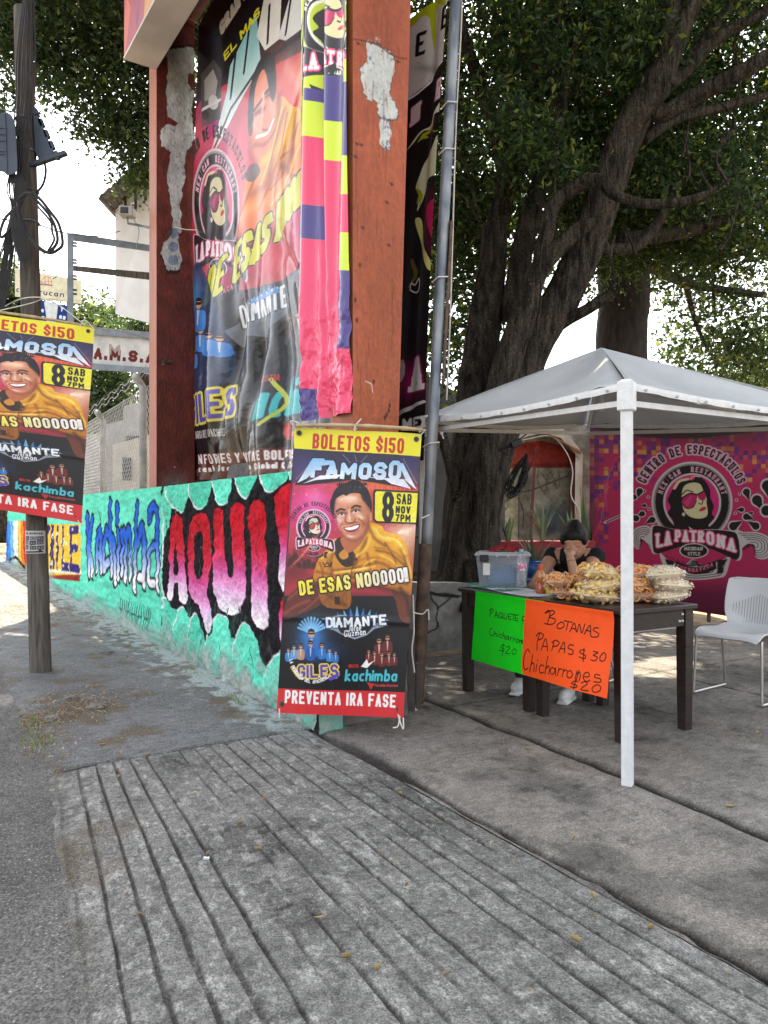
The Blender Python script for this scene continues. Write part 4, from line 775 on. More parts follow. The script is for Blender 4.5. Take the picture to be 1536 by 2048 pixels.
for px, py, l, lab in LEAVES:
    z0 = -.04 if px < 100 else .008; l *= .45; c = G(px, py, z0); a = rng.uniform(0, 6.28); d = V3(math.cos(a), math.sin(a), 0); s_ = V3(-d[1], d[0], 0); g = []
    pap = 'paper' in lab; bark = 'splinter' in lab
    for i in range(7):
        x = i/6; w = l*(.28*math.sin(math.pi*min(1,x*.95+.04))**.8 if not pap else .25)*(.4 if bark else 1); g.append([c+d*l*(x-.5)+s_*w*k+V3(0,0,.012*abs(k)*(not bark)+.018*l/.07*(x-.4)**2+.003) for k in (-1,-.5,0,.5,1)])
    b = MB(); b.grid(np.array(g)); tag(b.build('paper_scrap' if pap else 'bark_splinter' if bark else 'fallen_leaf', M['paper'] if pap else M['leafy'], smooth=True), lab, 'paper scrap' if pap else 'bark' if bark else 'leaf', None if pap or bark else 'single fallen leaves on the pavement')
# ------------------------------------------------------------------ painted wall
M['mural'] = mat('painted_rough_stone', (.5,.5,.5), scale=26, rough=.95, bump=.55, bscale=45, spec=.08, attr=True, vary=.16, lo=.3, hi=.6)
M['core'] = mat('raw_masonry', (.16,.15,.14), (.09,.085,.08), 7, .95, .7, 30)
wall = thing('mural_wall', 'low rough wall painted turquoise with red to white and blue block letters', 'wall')
nb, nt_, fb, ft = G(632,1462), P(618,938,4.86), G(322,1294), P(325,973,7.55)
q1 = [proj(ft), proj(nt_), proj(nb), proj(fb)]
A1 = mural_art(380, 200, q1)
def rough(amt, s): return lambda u, v: amt*((fbm(u*26, v*14, s)-.47)*2+.5*(fbm(u*90, v*50, s+5, 2)-.37)*2)
sheet('painted_panel', [ft, nt_, nb, fb], A1, M['mural'], rough(.022, 5), wall, .97, flip=-1)
LW = 15.0; fb2 = fb+UW*LW; ft2 = ft+UW*LW
q2 = [proj(ft2), proj(ft), proj(fb), proj(fb2)]
A2 = mural2_art(760, 100, q2)
sheet('painted_panel', [ft2, ft, fb, fb2], A2, M['mural'], rough(.025, 15), wall, .97, flip=-1)
b = MB(); off = MW*.02+V3(0,0,-.015)
def bk(p, q): return V3(p[0], p[1], 0)+MW*q
for (a_, a2, c_, c2, wd) in ((nb, nt_, fb, ft, .64), (fb, ft, fb2, ft2, .35)):
    B0, T0, B1, T1 = a_+off, a2+off, c_+off, c2+off; B0[2] = B1[2] = -.12
    b.hexa([B0, B1, bk(B1, wd)+V3(0,0,-.12), bk(B0, wd)+V3(0,0,-.12), T0, T1, bk(T1, wd)+V3(0,0,T1[2]), bk(T0, wd)+V3(0,0,T0[2])])
b.build('wall_body', M['core'], wall)
# turquoise painted return at the corner
M['teal'] = mat('turquoise_paint', (.09,.42,.32), (.30,.36,.33), 9, .8, .9, 40, .25)
b = MB(); g = []
for i in range(14):
    row = []
    for j in range(10):
        x, z = i/13*.16, j/9*.30; row.append(nb-UW*(.035+.015*vnoise(i*.8, j*.8, 3))+MW*x+V3(0,0,z*(1-.3*x/.16)-.01))
    g.append(row)
b.grid(np.array(g)); b.build('corner_return', M['teal'], wall, smooth=True)
# ------------------------------------------------------------------ the sign gantry
CR, SS, MS, LS = V3(-.2,4.88,0), nrm((-.545,.838,0)), nrm((.838,.545,0)), 4.2
def SG(l, q, z): return CR+SS*l+MS*q+V3(0,0,z)
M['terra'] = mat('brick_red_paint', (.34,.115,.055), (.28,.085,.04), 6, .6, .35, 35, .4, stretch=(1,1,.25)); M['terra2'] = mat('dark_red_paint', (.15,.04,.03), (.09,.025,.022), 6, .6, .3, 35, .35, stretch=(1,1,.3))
M['colface'] = mat('peeling_column_paint', (.5,.5,.5), scale=22, rough=.6, bump=.45, bscale=50, spec=.35, attr=True, vary=.14, stretch=(1,1,.5)); M['soffit'] = mat('dirty_white_soffit', (.55,.52,.48), (.42,.40,.37), 2, .7, .15, 20)
gantry = thing('sign_gantry', 'tall gantry of two peeling orange columns under an overhanging sign box', 'sign frame')
b = MB(); b.hexa([SG(0,.003,1.45),SG(.28,.003,1.45),SG(.28,.336,1.45),SG(0,.336,1.45),SG(0,.003,7.4),SG(.28,.003,7.4),SG(.28,.542,7.4),SG(0,.542,7.4)]); colR = b.build('column', M['terra'], gantry)
l0, l1 = LS, LS+.28
b = MB(); b.hexa([SG(l0,.003,1.45),SG(l1,.003,1.45),SG(l1,.43,1.45),SG(l0,.43,1.45),SG(l0,.003,7.4),SG(l1,.003,7.4),SG(l1,.43,7.4),SG(l0,.43,7.4)]); colL = b.build('column', M['terra'], gantry)
def face(l, w, z0, z1, nu, nv): return [SG(l-.004,.0,z1), SG(l-.004,w,z1), SG(l-.004,w,z0), SG(l-.004,0,z0)]
def peel(A, pts, seed):
    q = catmull(np.array(pts,float), 7, True); q = q+np.random.default_rng(seed).normal(0, 4.5, q.shape); m = q.mean(0)
    A.poly(m+(q-m)*1.03+1, '#3a1810'); A.poly(q, '#c2c6c2')
    r = random.Random(seed); bb = q.min(0), q.max(0)
    t = A.a.copy()
    for i in range(46):
        x, y = q[r.randrange(len(q))]; x += (m[0]-x)*r.random(); A.ell(x, y+r.uniform(-8,8), r.uniform(2,9), r.uniform(3,14), r.choice(['#53709a','#7d8fa8','#c9c9c0','#8e918e','#46618c','#d6d4cc']), r.uniform(.25,.7))
    A.poly(q, '#c8ccc8', .12)
    for i in range(60): x, y = q[r.randrange(len(q))]; x += (m[0]-x)*r.random()*1.3; A.ell(x+r.uniform(-6,6), y+r.uniform(-6,6), r.uniform(1,4), r.uniform(1,6), r.choice(['#2e3a50','#5a3a30','#3a3a3c','#e0e2de','#3c5c90']), .7)
cf = face(0, .445, 1.45, 7.3, 0, 0); A = Art(90, 900, [proj(p) for p in cf], '#a8583a'); A.crop(360,0,2.743)
A.glow(1110,200,200,600,'#8f4428',.6); A.glow(1120,1800,170,900,'#9a4f2d',.5)
peel(A, [(1030,225),(1080,250),(1160,290),(1185,360),(1160,480),(1180,560),(1205,620),(1195,655),(1110,640),(1080,560),(1030,545),(1000,450),(998,370),(1030,320)], 3); peel(A, [(1112,655),(1165,680),(1165,760),(1160,825),(1110,785)], 4)
for x,y in ((980,240),(1090,240),(1200,340),(975,790),(1000,795),(965,860),(1180,1015),(1155,1115),(945,1140),(1010,1250),(1170,1350)): A.ell(x,y,7,9,'#3c2018',.8); A.line([(x-12,y-8),(x+14,y+6)],4,'#4a2a20')
A.line([(955,215),(1010,225),(1090,250),(1180,310),(1250,325)],6,'#5a2a1c',3); A.crop(0,0,1)
for x,y in ((722,530),(716,640),(757,764),(790,830),(795,822),(786,836),(797,812),(712,600)): A.ell(x,y,3,5,'#3a1c14',.8)
A.line([(737,762),(752,768),(755,785)],2,'#d8cfc8'); A.noise(.10,.02,6); A.noise(.10,.3,7)
for i in range(70): x,y = random.uniform(700,822),random.uniform(0,800); A.soft([(x,y),(x+random.uniform(-3,3),y+random.uniform(20,90))],2,r_choice(['#6a2e1a','#b8653e','#7a3820']),.4,0)
sheet('peeling_face', cf, A, M['colface'], lambda u,v: ((.5385-.2025*v-.445)*u)[...,None]*MS, colR, .85)
cf = face(LS, .43, 1.45, 7.3, 0, 0); A = Art(80, 760, [proj(p) for p in cf], '#6b2e24'); A.crop(0,0,3)  # end face painted darker than the column body, shade kept in its colour
peel(A, [(1010,310),(1090,285),(1168,300),(1165,440),(1125,450),(1140,530),(1160,560),(1150,700),(1165,820),(1110,940),(1110,1080),(1085,1200),(1085,1380),(1070,1420),(1082,1600),(1000,1612),(975,1480),(1030,1400),(1020,1200),(1005,1080),(1020,920),(970,870),(975,780),(1010,740),(1000,620),(1005,400)], 8)
A.poly([(1010,700),(1070,740),(1050,760),(1000,740)],'#6b2e24'); A.poly([(1130,440),(1165,445),(1165,540),(1125,500)],'#6b2e24')
for y in (1400,1480,1560): A.ell(1040,y,30,30,'#4a6694',.5)
A.glow(1050,2900,120,110,'#8a8682',.8); A.ell(980,2180,8,9,'#b0aca8'); A.noise(.25,.06,16); A.noise(.15,.3,17)
sheet('peeling_face', cf, A, M['colface'], None, colL, .8)
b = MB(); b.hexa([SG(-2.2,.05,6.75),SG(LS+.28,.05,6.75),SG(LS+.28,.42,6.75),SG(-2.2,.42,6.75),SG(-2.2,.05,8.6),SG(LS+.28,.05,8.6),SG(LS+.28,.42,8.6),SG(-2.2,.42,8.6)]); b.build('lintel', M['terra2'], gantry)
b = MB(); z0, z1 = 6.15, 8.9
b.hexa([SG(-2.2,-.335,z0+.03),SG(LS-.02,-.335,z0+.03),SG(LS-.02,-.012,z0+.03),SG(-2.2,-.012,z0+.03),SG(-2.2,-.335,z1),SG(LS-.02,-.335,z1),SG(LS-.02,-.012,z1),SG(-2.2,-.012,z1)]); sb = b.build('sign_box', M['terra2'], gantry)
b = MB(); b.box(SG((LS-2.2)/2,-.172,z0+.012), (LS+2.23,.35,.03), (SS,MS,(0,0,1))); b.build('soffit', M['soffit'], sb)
fq = [SG(-2.2,-.345,z1),SG(LS,-.345,z1),SG(LS,-.345,z0+.02),SG(-2.2,-.345,z0+.02)]; A = Art(420,220,[proj(p) if p[1]>.4 else (0,0) for p in [SG(1.5,-.345,z1),SG(LS,-.345,z1),SG(LS,-.345,z0),SG(1.5,-.345,z0)]],'#a8243a'); A.H = np.eye(3)
r = random.Random(3)
for i in range(90):
    x,y = r.uniform(0,420),r.uniform(0,220); A.poly([(x,y),(x+r.uniform(8,30),y+r.uniform(-20,20)),(x+r.uniform(-10,30),y+r.uniform(20,70)),(x-8,y+30)], r.choice(['#5a1a4a','#c83048','#d8b83a','#8a2040','#3a1838','#b02838','#e07a3a']), .7)
for i in range(5):
    for j in range(7): A.poly([(330+i*16,10+j*16),(346+i*16,10+j*16),(346+i*16,26+j*16),(330+i*16,26+j*16)], r.choice(['#d0d030','#c02850','#c02850','#8a2a6a']), .9 if r.random()<.6 else 0)
M['vinyl'] = mat('printed_vinyl', (.5,.5,.5), scale=4, rough=.38, bump=0, spec=.45, attr=True, vary=.06)
M['vinyl2'] = mat('creased_glossy_vinyl', (.5,.5,.5), scale=5, rough=.22, bump=.06, bscale=9, spec=.55, attr=True, vary=.05)
sheet('front_graphic', [fq[1],fq[0],fq[3],fq[2]], A, M['vinyl'], None, sb, .8, flip=-1)
M['steel'] = mat('galvanised_steel', (.24,.26,.275), (.09,.11,.14), 9, .5, .15, 40, .5, .35, stretch=(1,1,.35), lo=.4, hi=.62)
M['rust'] = mat('rusty_steel', (.16,.10,.07), (.07,.05,.045), 12, .8, .3, 40, .3, .2); M['rope'] = mat('white_cord', (.62,.60,.56), (.5,.48,.44), 20, .9); M['iron'] = mat('dark_iron', (.05,.05,.05), (.08,.07,.06), 10, .6, .2, 40, .4, .3)
for q_,r_,l_ in ((.13,.012,.09),(.07,.02,.03)): b = MB(); b.tube([SG(LS-.006,q_,2.95),SG(LS-l_,q_,2.95)],r_,8); b.build('anchor_bolt', M['iron'], gantry)
b = MB(); b.hexa([SG(.2,.46,1.4),SG(LS+.1,.46,1.4),SG(LS+.1,.60,1.4),SG(.2,.60,1.4),SG(.2,.46,1.78),SG(LS+.1,.46,1.78),SG(LS+.1,.60,1.78),SG(.2,.60,1.78)]); b.build('sill_beam', M['core'], gantry)
# ------------------------------------------------------------------ banners on the gantry
def onl(px, q):      # the point along the gantry at inward offset q that lies behind photo column px
    k = (px-768)/F; base = CR+MS*q; return (base[0]-k*base[1])/(k*SS[1]-SS[0])
lL, lLb, lR = onl(398,.40), onl(368,.36), .05
bc = [SG(lL,.40,6.65), SG(lR,.40,6.9), SG(lR,.36,1.60), SG(lLb,.34,1.66)]
A = big_art([proj(p) for p in bc])
def big_disp(u, v):
    lo = sstep(.25,.95,v); a = .035*np.sin(u*23+2.2*np.sin(v*5)+v*3)*lo+.05*np.sin(u*11-v*6+1.5*np.sin(v*9+u*4))*lo+.02*np.sin(u*47+v*9+3*np.sin(v*4))*lo
    f = .07*np.exp(-(((u-.48)+.35*(v-.62)*(v>.62))/.035)**2)*sstep(.6,.8,v)+.06*np.exp(-((u-.36+.5*(v-.62))/.03)**2)*sstep(.58,.75,v)+.05*np.exp(-((u-.68-.2*np.sin(v*9))/.03)**2)*lo
    g = .012*(fbm(u*14,v*26,91)-.47)*2*lo
    return a+f+g+(.007*np.sin(u*95+6*np.sin(v*3)+4*fbm(u*4,v*6,93))+.010*np.sin(u*61-v*7))*lo+.10*np.sin(np.pi*u)*v
bb = thing('large_concert_banner', 'huge creased concert banner of a singer hung between the two columns', 'banner')
sheet('printed_sheet', bc, A, M['vinyl2'], big_disp, bb, .85)
for p0, p1 in ((SG(lL,.40,6.65), SG(LS,.25,6.9)), (SG(lLb,.34,1.74), SG(LS-.01,.2,1.8)), (SG(lL+.02,.40,4.4), SG(LS-.01,.2,4.45))): b = MB(); b.tube([p0,(p0+p1)/2-V3(0,0,.01),p1],.006,5); b.build('tie_cord', M['rope'], bb)
kc = [SG(.665,-.03,6.14), SG(-.005,-.03,6.14), SG(-.005,-.03,1.93), SG(.58,-.03,1.93)]
A = checker_art([proj(p) for p in kc])
tag(sheet('checkered_banner', kc, A, M['vinyl2'], lambda u, v: .05*np.exp(-((u-.42-.1*(v-.5))/.07)**2)+.02*np.sin(u*15+v*5)+.012*(fbm(u*6,v*30,92)-.47)*2*sstep(.7,1,v)*3-.03*(1-u)**2), 'narrow pink, purple and lime checkered banner hanging over the near column', 'banner')
pb, pt = G(836,1404), P(914,-50,5.42); pr = lambda z: pb+(pt-pb)*(z/pt[2])
blk = [pr(5.05)-V3(.065,-.03,0)+UW*1.25, pr(5.05)-V3(.065,-.03,0), pr(1.66)-V3(.055,-.03,0), pr(1.66)-V3(.055,-.03,0)+UW*1.25]
A = black_art([proj(p) for p in blk])
bk_ = thing('dark_crest_banner', 'black banner with cream face, dripping lime paint and pale letters beside the steel pole', 'banner')
M['matte'] = mat('matte_print', (.5,.5,.5), scale=4, rough=.7, spec=.12, attr=True, vary=.06)
sheet('printed_sheet', blk, A, M['matte'], lambda u, v: .02*np.sin(u*9+v*4)+.02*np.exp(-((u-.86)/.05)**2), bk_, .85)
for z in (4.9, 4.13, 3.8, 2.9, 1.75):
    c = pr(z); b = MB(); b.tube([c-V3(.06,.0,0), c+V3(-.02,-.06,.02), c+V3(.05,-.03,.03), c+V3(.05,.04,.0), c+V3(-.05,.04,-.02)], .005, 5); b.build('tie_cord', M['rope'], bk_)
pole = thing('steel_pole', 'leaning galvanised steel pole with rusty foot beside the black banner', 'pole', )
b = MB(); zz = np.linspace(1.05, pt[2], 40); b.tube([pr(z) for z in zz], .039, 14); b.build('upper_tube', M['steel'], pole, smooth=True)
b = MB(); zz = np.linspace(-.02, 1.08, 14); b.tube([pr(z)+V3(-.006,0,0) for z in zz], .046, 14); b.build('rusty_sleeve', M['rust'], pole, smooth=True)
b = MB(); c = pr(2.75); b.box(c+V3(.055,-.01,0), (.02,.05,1.15), (V3(1,0,0),V3(0,1,0),pt-pb), bev=.004); b.build('angle_strip', M['rust'], pole)
b = MB(); c = G(826,1425); b.box(c+V3(-.01,.05,.26), (.05,.03,.56), bev=.004); b.box(c+V3(.035,.06,.16),(.03,.03,.3),bev=.004); tag(b.build('iron_stake', M['iron']), 'short dark iron stake standing behind the street banner edge', 'stake')
b = MB(); pts = [P(925,-40,5.6), P(922,60,5.6), P(912,250,5.6), P(905,480,5.6), P(900,640,5.6), P(893,800,5.6)]; b.tube(catmull(pts,6), .006, 5); tag(b.build('thin_rope', M['rope']), 'thin pale cord hanging straight down beside the steel pole', 'cord')
# ------------------------------------------------------------------ the two street banners
CA = concert_art()
M['bamboo'] = mat('bamboo', (.45,.34,.20), (.30,.22,.12), 14, .6, .2, 30, stretch=(1,1,1))
def street_banner(corners, label, rod, ties):
    r = thing('street_banner', label, 'banner', group='concert banners along the pavement')
    sheet('printed_sheet', corners, CA, M['vinyl'], lambda u, v: .004*np.exp(-((v-.34)/.012)**2)-.004*np.exp(-((v-.67)/.012)**2)+.003*np.exp(-((u-.5)/.02)**2)+.012*np.sin(u*7+v*3)+.015*np.sin(v*6+1.2)+.01*np.exp(-((u-.1)/.08)**2)*np.exp(-(v/.06)**2)-.012*np.sin(u*9)*np.exp(-(v/.1)**2), r, .85)
    b = MB(); a, c = rod; n_ = 22; pts = [a+(c-a)*i/(n_-1)+V3(0,0,.012*math.sin(3.1*i/(n_-1))) for i in range(n_)]
    b.tube(pts, [.011+.003*(i%6 == 0) for i in range(n_)], 8); b.build('bamboo_rod', M['bamboo'], r, smooth=True)
    for t_ in ties: b = MB(); b.tube(catmull(t_,5), .0042, 5); b.build('tie_cord', M['rope'], r)
    TL,TR,BR,BL = corners; nn = nrm(np.cross(TR-TL,BL-TL))
    for u,v in ((.04,.02),(.96,.02),(.04,.97),(.96,.97)):
        c = TL*(1-u)*(1-v)+TR*u*(1-v)+BR*u*v+BL*(1-u)*v; b = MB(); b.lathe([(.016,-.004),(.016,.004),(.007,.005),(.007,-.004)], c+nn*.012, 12, 0, nn); b.build('eyelet', M['iron'], r)
    return r
d0 = 4.42
c4 = [P(588.4,853.6,d0+.12), P(843.7,867.2,d0+.12), P(806.4,1437,d0-.02), P(552.7,1426,d0-.02)]
TL,TR,BR,BL = c4
street_banner(c4, 'upright street banner of a smiling man in yellow jacket beside the steel pole', (P(592,851,d0+.1),P(846,860,d0+.1)),
    [[TL+V3(.02,.01,-.02),TL+V3(-.02,-.02,.03),P(598,846,d0+.1),TL+V3(.03,.02,0)],[TR+V3(-.02,0,-.02),TR+V3(.02,-.02,.02),P(838,864,d0+.1)],[P(722,838,d0+.25),P(712,850,d0+.1),P(708,862,d0+.09),P(718,850,d0+.12)],
     [BR+V3(-.03,-.02,.03),BR+V3(-.015,-.03,-.02),BR+V3(.0,-.03,-.05),BR+V3(.0,-.02,.01)],[BR+V3(-.02,-.02,.02),BR+V3(-.03,-.03,-.035),BR+V3(-.06,-.03,-.045)],[P(826,1190,d0+.2),P(828,1260,d0+.2),P(824,1300,d0+.2),P(829,1345,d0+.2)],[P(826,1225,d0+.25),P(845,1228,d0+.3),P(856,1219,d0+.3),P(858,1240,d0+.3)],[TR+V3(.0,0,-.5),TR+V3(.05,.1,-.48)],[BL+V3(.02,-.02,.03),BL+V3(.02,-.02,-.02)]])
d1 = 6.12
c4 = [P(-97,616,d1-.02), P(187,655,d1), P(163,1046,d1-.04), P(-121,1000,d1-.06)]
TL,TR,BR,BL = c4
street_banner(c4, 'street banner of the same man tied against the wooden utility pole', (P(-100,612,d1+.03),P(190,655,d1+.03)),
    [[P(-5,621,d1+.25),P(45,597,d1+.1),P(100,600,d1),P(162,644,d1),P(170,652,d1)],[P(0,621,d1),P(60,607,d1-.02),P(85,598,d1+.2)],[P(160,652,d1-.03),P(170,640,d1-.03),P(190,660,d1-.02)],[P(185,655,d1),P(245,663,d1+.4),P(298,678,d1+1.2)],[BR+V3(-.02,-.02,.02),BR+V3(.01,-.03,-.02),BR+V3(.02,-.02,.03)]])
# ------------------------------------------------------------------ tent
M['pvc'] = mat('grey_white_pvc', (.57,.59,.59), (.49,.51,.52), 2.5, .42, .12, 6, .45, trl=.26); M['lid'] = mat('grey_plastic_lid', (.42,.44,.45), (.36,.38,.39), 5, .45); M['whitepaint'] = mat('chipped_white_paint', (.64,.65,.65), (.56,.57,.57), 22, .5, .12, 60, .4)
tent = thing('canopy_tent', 'pale grey pavilion tent on white square legs over the snack tables', 'tent')
tF, tL, tB, tR = V3(1.150,3.64,1.915), V3(.275,5.60,1.985), V3(1.80,6.78,2.08), V3(3.0,4.9,1.93); tA = V3(1.47,5.2,2.41)
tc = [tF,tR,tB,tL]; b = MB(); N_ = 22
for i in range(4):
    a, c = tc[i], tc[(i+1)%4]; g = []
    for k in range(N_+1):
        s_ = k/N_; row = []
        for j in range(N_+1):
            w = j/N_; e = a*(1-w)+c*w; e = e-V3(0,0,.035*math.sin(math.pi*w)*1)
            p = tA*(1-s_)+e*s_; sag = .10*math.sin(math.pi*s_)*math.sin(math.pi*w)*(.5+.5*s_); ridge = .016*math.sin(w*40+s_*3)*math.exp(-((min(w,1-w))/.12)**2)*s_
            row.append(p-V3(0,0,sag-ridge-.012*math.sin(w*15)*s_*(1-s_)))
        g.append(row)
    b.grid(np.array(g))
can = b.build('canopy', M['pvc'], tent, smooth=True)
sm = can.modifiers.new('thickness','SOLIDIFY'); sm.thickness = .003
b = MB(); rv = []; b3 = MB()
for i in range(4):
    a, c = tc[i], tc[(i+1)%4]; n = nrm(np.cross(c-a, V3(0,0,1))); g = []
    if np.dot(n, (a+c)/2-tA) < 0: n = -n
    for j in range(41):
        w = j/40; e = a*(1-w)+c*w-V3(0,0,.035*math.sin(math.pi*w)); dn = V3(0,0,-.032-.003*math.sin(w*50)*math.sin(w*17)); g.append([e+n*.003+V3(0,0,.002), e+n*.004+dn*.5, e+n*.003+dn])
    b.grid(np.array(g))
    for w in np.linspace(.06,.94,9):
        e = a*(1-w)+c*w-V3(0,0,.035*math.sin(math.pi*w)+.021); b2 = MB(); rv.append(b2); b2.lathe([(.0001,.003),(.007,.003),(.007,-.004),(.0001,-.004)], e+n*.012, 10, 0, n)
    o_ = -n*.05; b3.box((a+c)/2+o_+V3(0,0,-.09), (.028,np.linalg.norm(c-a)-.05,.028), (n,c-a,(0,0,1)))
hm = b.build('hem', M['whitepaint'], tent); hm.modifiers.new('thickness','SOLIDIFY').thickness = .002
[x.build('rivet', M['lid'], hm) for x in rv]; b3.build('frame_rail', M['whitepaint'], tent)
b = MB()
for c in tc: b.tube([tA-V3(0,0,.06), c+(tA-c)*.05-V3(0,0,.06)], .013, 6)
b.tube([tA-V3(0,0,.03), V3(tA[0],tA[1],1.98)], .016, 8)
m_ = (tF+tR)/2-V3(0,0,.1); b.tube([tF*.75+tR*.25-V3(0,0,.05), tF*.5+tR*.5+(tB-tF)*.16+V3(0,0,-.02), (tF+tR+tB*2)/4+V3(0,0,.14)], .014, 6)
b.build('truss_bar', M['whitepaint'], tent)
for c, base, w in ((tF,G(1255,1571),.050),(tR,V3(3.05,4.93,0),.05),(tL,V3(.28,5.66,0),.04)):
    b = MB(); top = c-V3(0,0,.012); ax = nrm(top-base); e1 = nrm(V3(.86,-.5,0)) if w > .045 else V3(1,0,0)
    b.box((top+base)/2, (w,w,np.linalg.norm(top-base)), (e1,np.cross(ax,e1),ax), bev=.005); lg = b.build('leg', M['whitepaint'], tent)
    b = MB(); b.box(top-V3(0,0,.055), (w+.026,w+.026,.14), (e1,np.cross(ax,e1),ax), bev=.006); b.box(top+V3(0,0,.01), (w+.006,w+.006,.03), (e1,np.cross(ax,e1),ax), bev=.008); b.build('corner_bracket', M['whitepaint'], lg)
# ------------------------------------------------------------------ tables
M['wood'] = mat('dark_stained_wood', (.032,.022,.019), (.018,.012,.011), 6, .36, .12, 30, .45, stretch=(3,3,12))
EX, EY, FR0 = nrm(V3(.505,-.863,0)), nrm(V3(.863,.505,0)), V3(1.325,4.26,0)
def TB(k, j, z=.752): return FR0-EX*k+EY*j+V3(0,0,z)
ZU = V3(0,0,1)
def table(k0, k1, label):
    t = thing('wooden_table', label, 'table', group='dark square tables pushed together'); D = .64; ax = (EX,EY,ZU); km = (k0+k1)/2
    b = MB(); b.box(TB(km,D/2,.737), (k1-k0,D,.03), ax, bev=.006); b.build('tabletop', M['wood'], t)
    for k,j in ((k0+.055,.055),(k1-.055,.055),(k0+.055,D-.055),(k1-.055,D-.055)):
        b = MB(); w0,w1 = .034,.029; P_ = []
        for z,w in ((0,w1),(.50,w0),(.722,w0)): P_.append([TB(k,j,z)+EX*sx*w+EY*sy*w for sx,sy in ((-1,-1),(1,-1),(1,1),(-1,1))])
        b.hexa(P_[0]+P_[1]); b.hexa([p+V3(0,0,.0015) for p in P_[1]]+P_[2]); b.build('leg', M['wood'], t)
    for kind in range(4):
        b = MB()
        if kind < 2:
            j = (.04, D-.04)[kind]; b.box(TB(km,j,.672), (k1-k0-.18,.022,.098), ax, bev=.002)
        else:
            k = (k0+.04, k1-.04)[kind-2]; b.box(TB(k,D/2,.672), (.022,D-.18,.098), ax, bev=.002)
        ap = b.build('apron', M['wood'], t)
        if kind == 2:
            for j,z in ((.53,.695),(.53,.655),(.505,.655)): b2 = MB(); b2.lathe([(.0001,.007),(.006,.006),(.008,0),(.008,-.004)], TB(k-.012,j,z), 8, 0, EX); b2.build('bolt', M['whitepaint'], ap)
    return t
table(0, .765, 'dark wooden table under the stacked snack bags'); table(.785, 1.56, 'dark wooden table carrying the plastic bin and bottles')
# hand lettered signs
M['card'] = mat('fluorescent_card', (.5,.5,.5), scale=3, rough=.55, spec=.3, attr=True, vary=.05)
def strokes(A, L, w):
    for l in L: A.line(l, w, '#241410', 5)
orange_L = [[(715,345),(740,325),(755,340),(745,430)],[(720,345),(770,325),(790,345),(755,375),(800,395),(798,425),(760,435),(720,428)],[(850,415),(825,435),(825,460),(850,468),(875,450),(870,425),(845,415)],[(870,405),(935,418)],[(903,412),(897,478)],[(925,490),(950,425),(975,492)],[(935,465),(968,470)],[(980,490),(990,432),(1015,500),(1030,430)],[(1035,510),(1070,440),(1082,515)],[(1045,480),(1082,488)],[(1135,460),(1105,462),(1100,480),(1140,505),(1135,530),(1100,532),(1085,522)],
 [(690,510),(680,570),(685,640)],[(665,530),(685,502),(720,515),(715,545),(685,560)],[(720,640),(745,550),(775,645)],[(730,608),(765,612)],[(815,570),(808,645)],[(800,580),(825,560),(858,580),(845,605),(812,610)],[(865,655),(895,575),(915,660)],[(875,625),(912,630)],[(975,600),(945,595),(935,620),(975,640),(975,670),(945,668)],[(1065,640),(1040,635),(1030,655),(1075,680),(1070,705),(1030,690)],[(1055,620),(1065,725)],[(1125,645),(1160,655),(1130,675),(1160,690),(1150,720),(1118,712)],[(1195,660),(1180,690),(1190,720),(1215,715),(1220,680),(1205,655),(1192,660)],
 [(630,660),(610,635),(590,680),(588,760),(605,800),(628,790)],[(655,680),(645,815)],[(650,760),(668,745),(678,780),(675,815)],[(698,755),(695,818)],[(700,722),(702,728)],[(760,770),(735,760),(722,790),(735,825),(762,820)],[(785,690),(775,830)],[(780,790),(800,770),(812,795),(808,835)],[(855,790),(830,780),(820,810),(835,835),(855,820),(862,785),(868,840)],[(890,785),(885,845)],[(887,810),(900,788),(918,795)],[(930,790),(926,852)],[(928,818),(942,797),(960,805)],[(985,800),(965,815),(965,850),(990,860),(1005,835),(990,802)],[(1035,805),(1030,870)],[(1032,835),(1050,812),(1065,835),(1062,880)],[(1095,850),(1130,845),(1118,815),(1095,820),(1088,855),(1110,885),(1140,878)],[(1205,835),(1175,828),(1170,850),(1215,865),(1215,890),(1170,888)],[(1050,800),(1040,880)],
 [(1055,890),(1030,885),(1010,905),(1050,920),(1045,938),(1005,932)],[(1038,875),(1030,950)],[(1080,900),(1105,888),(1125,905),(1085,950),(1140,962)],[(1185,915),(1165,940),(1180,970),(1215,965),(1228,935),(1205,912),(1182,918)]]
green_L = [[(265,310),(262,370)],[(258,318),(280,308),(290,325),(268,342)],[(305,375),(318,330),(330,380)],[(308,358),(328,360)],[(350,340),(338,362),(350,382),(370,372),(368,345),(350,340)],[(355,365),(378,390)],[(385,345),(385,380),(405,390),(410,350)],[(448,355),(425,352),(422,390),(445,395)],[(422,372),(440,374)],[(450,355),(480,362)],[(467,360),(460,402)],[(505,362),(480,365),(478,402),(500,408)],[(480,385),(498,388)],[(540,375),(536,405)],[(538,372),(562,380),(560,405),(538,408)],
 [(285,460),(265,470),(268,510),(290,520),(300,505)],[(310,480),(308,525)],[(310,508),(322,500),(328,528)],[(340,505),(340,530)],[(342,485),(343,488)],[(375,515),(358,512),(355,530),(372,540)],[(388,495),(384,545)],[(386,525),(398,518),(404,548)],[(432,530),(415,530),(412,550),(432,550),(436,528),(440,558)],[(455,535),(453,562)],[(454,548),(470,538)],[(482,545),(480,570)],[(481,556),(497,548)],[(515,555),(502,562),(505,580),(520,578),(522,560),(512,555)],[(533,560),(531,585)],[(532,572),(545,565),(548,588)],[(555,578),(568,572),(562,562),(552,570),(556,590),(570,588)],
 [(410,605),(385,600),(378,618),(405,635),(400,652),(365,642)],[(398,592),(395,690)],[(425,620),(445,612),(455,630),(422,668),(460,672)],[(490,635),(478,655),(488,680),(508,672),(512,645),(495,632)]]
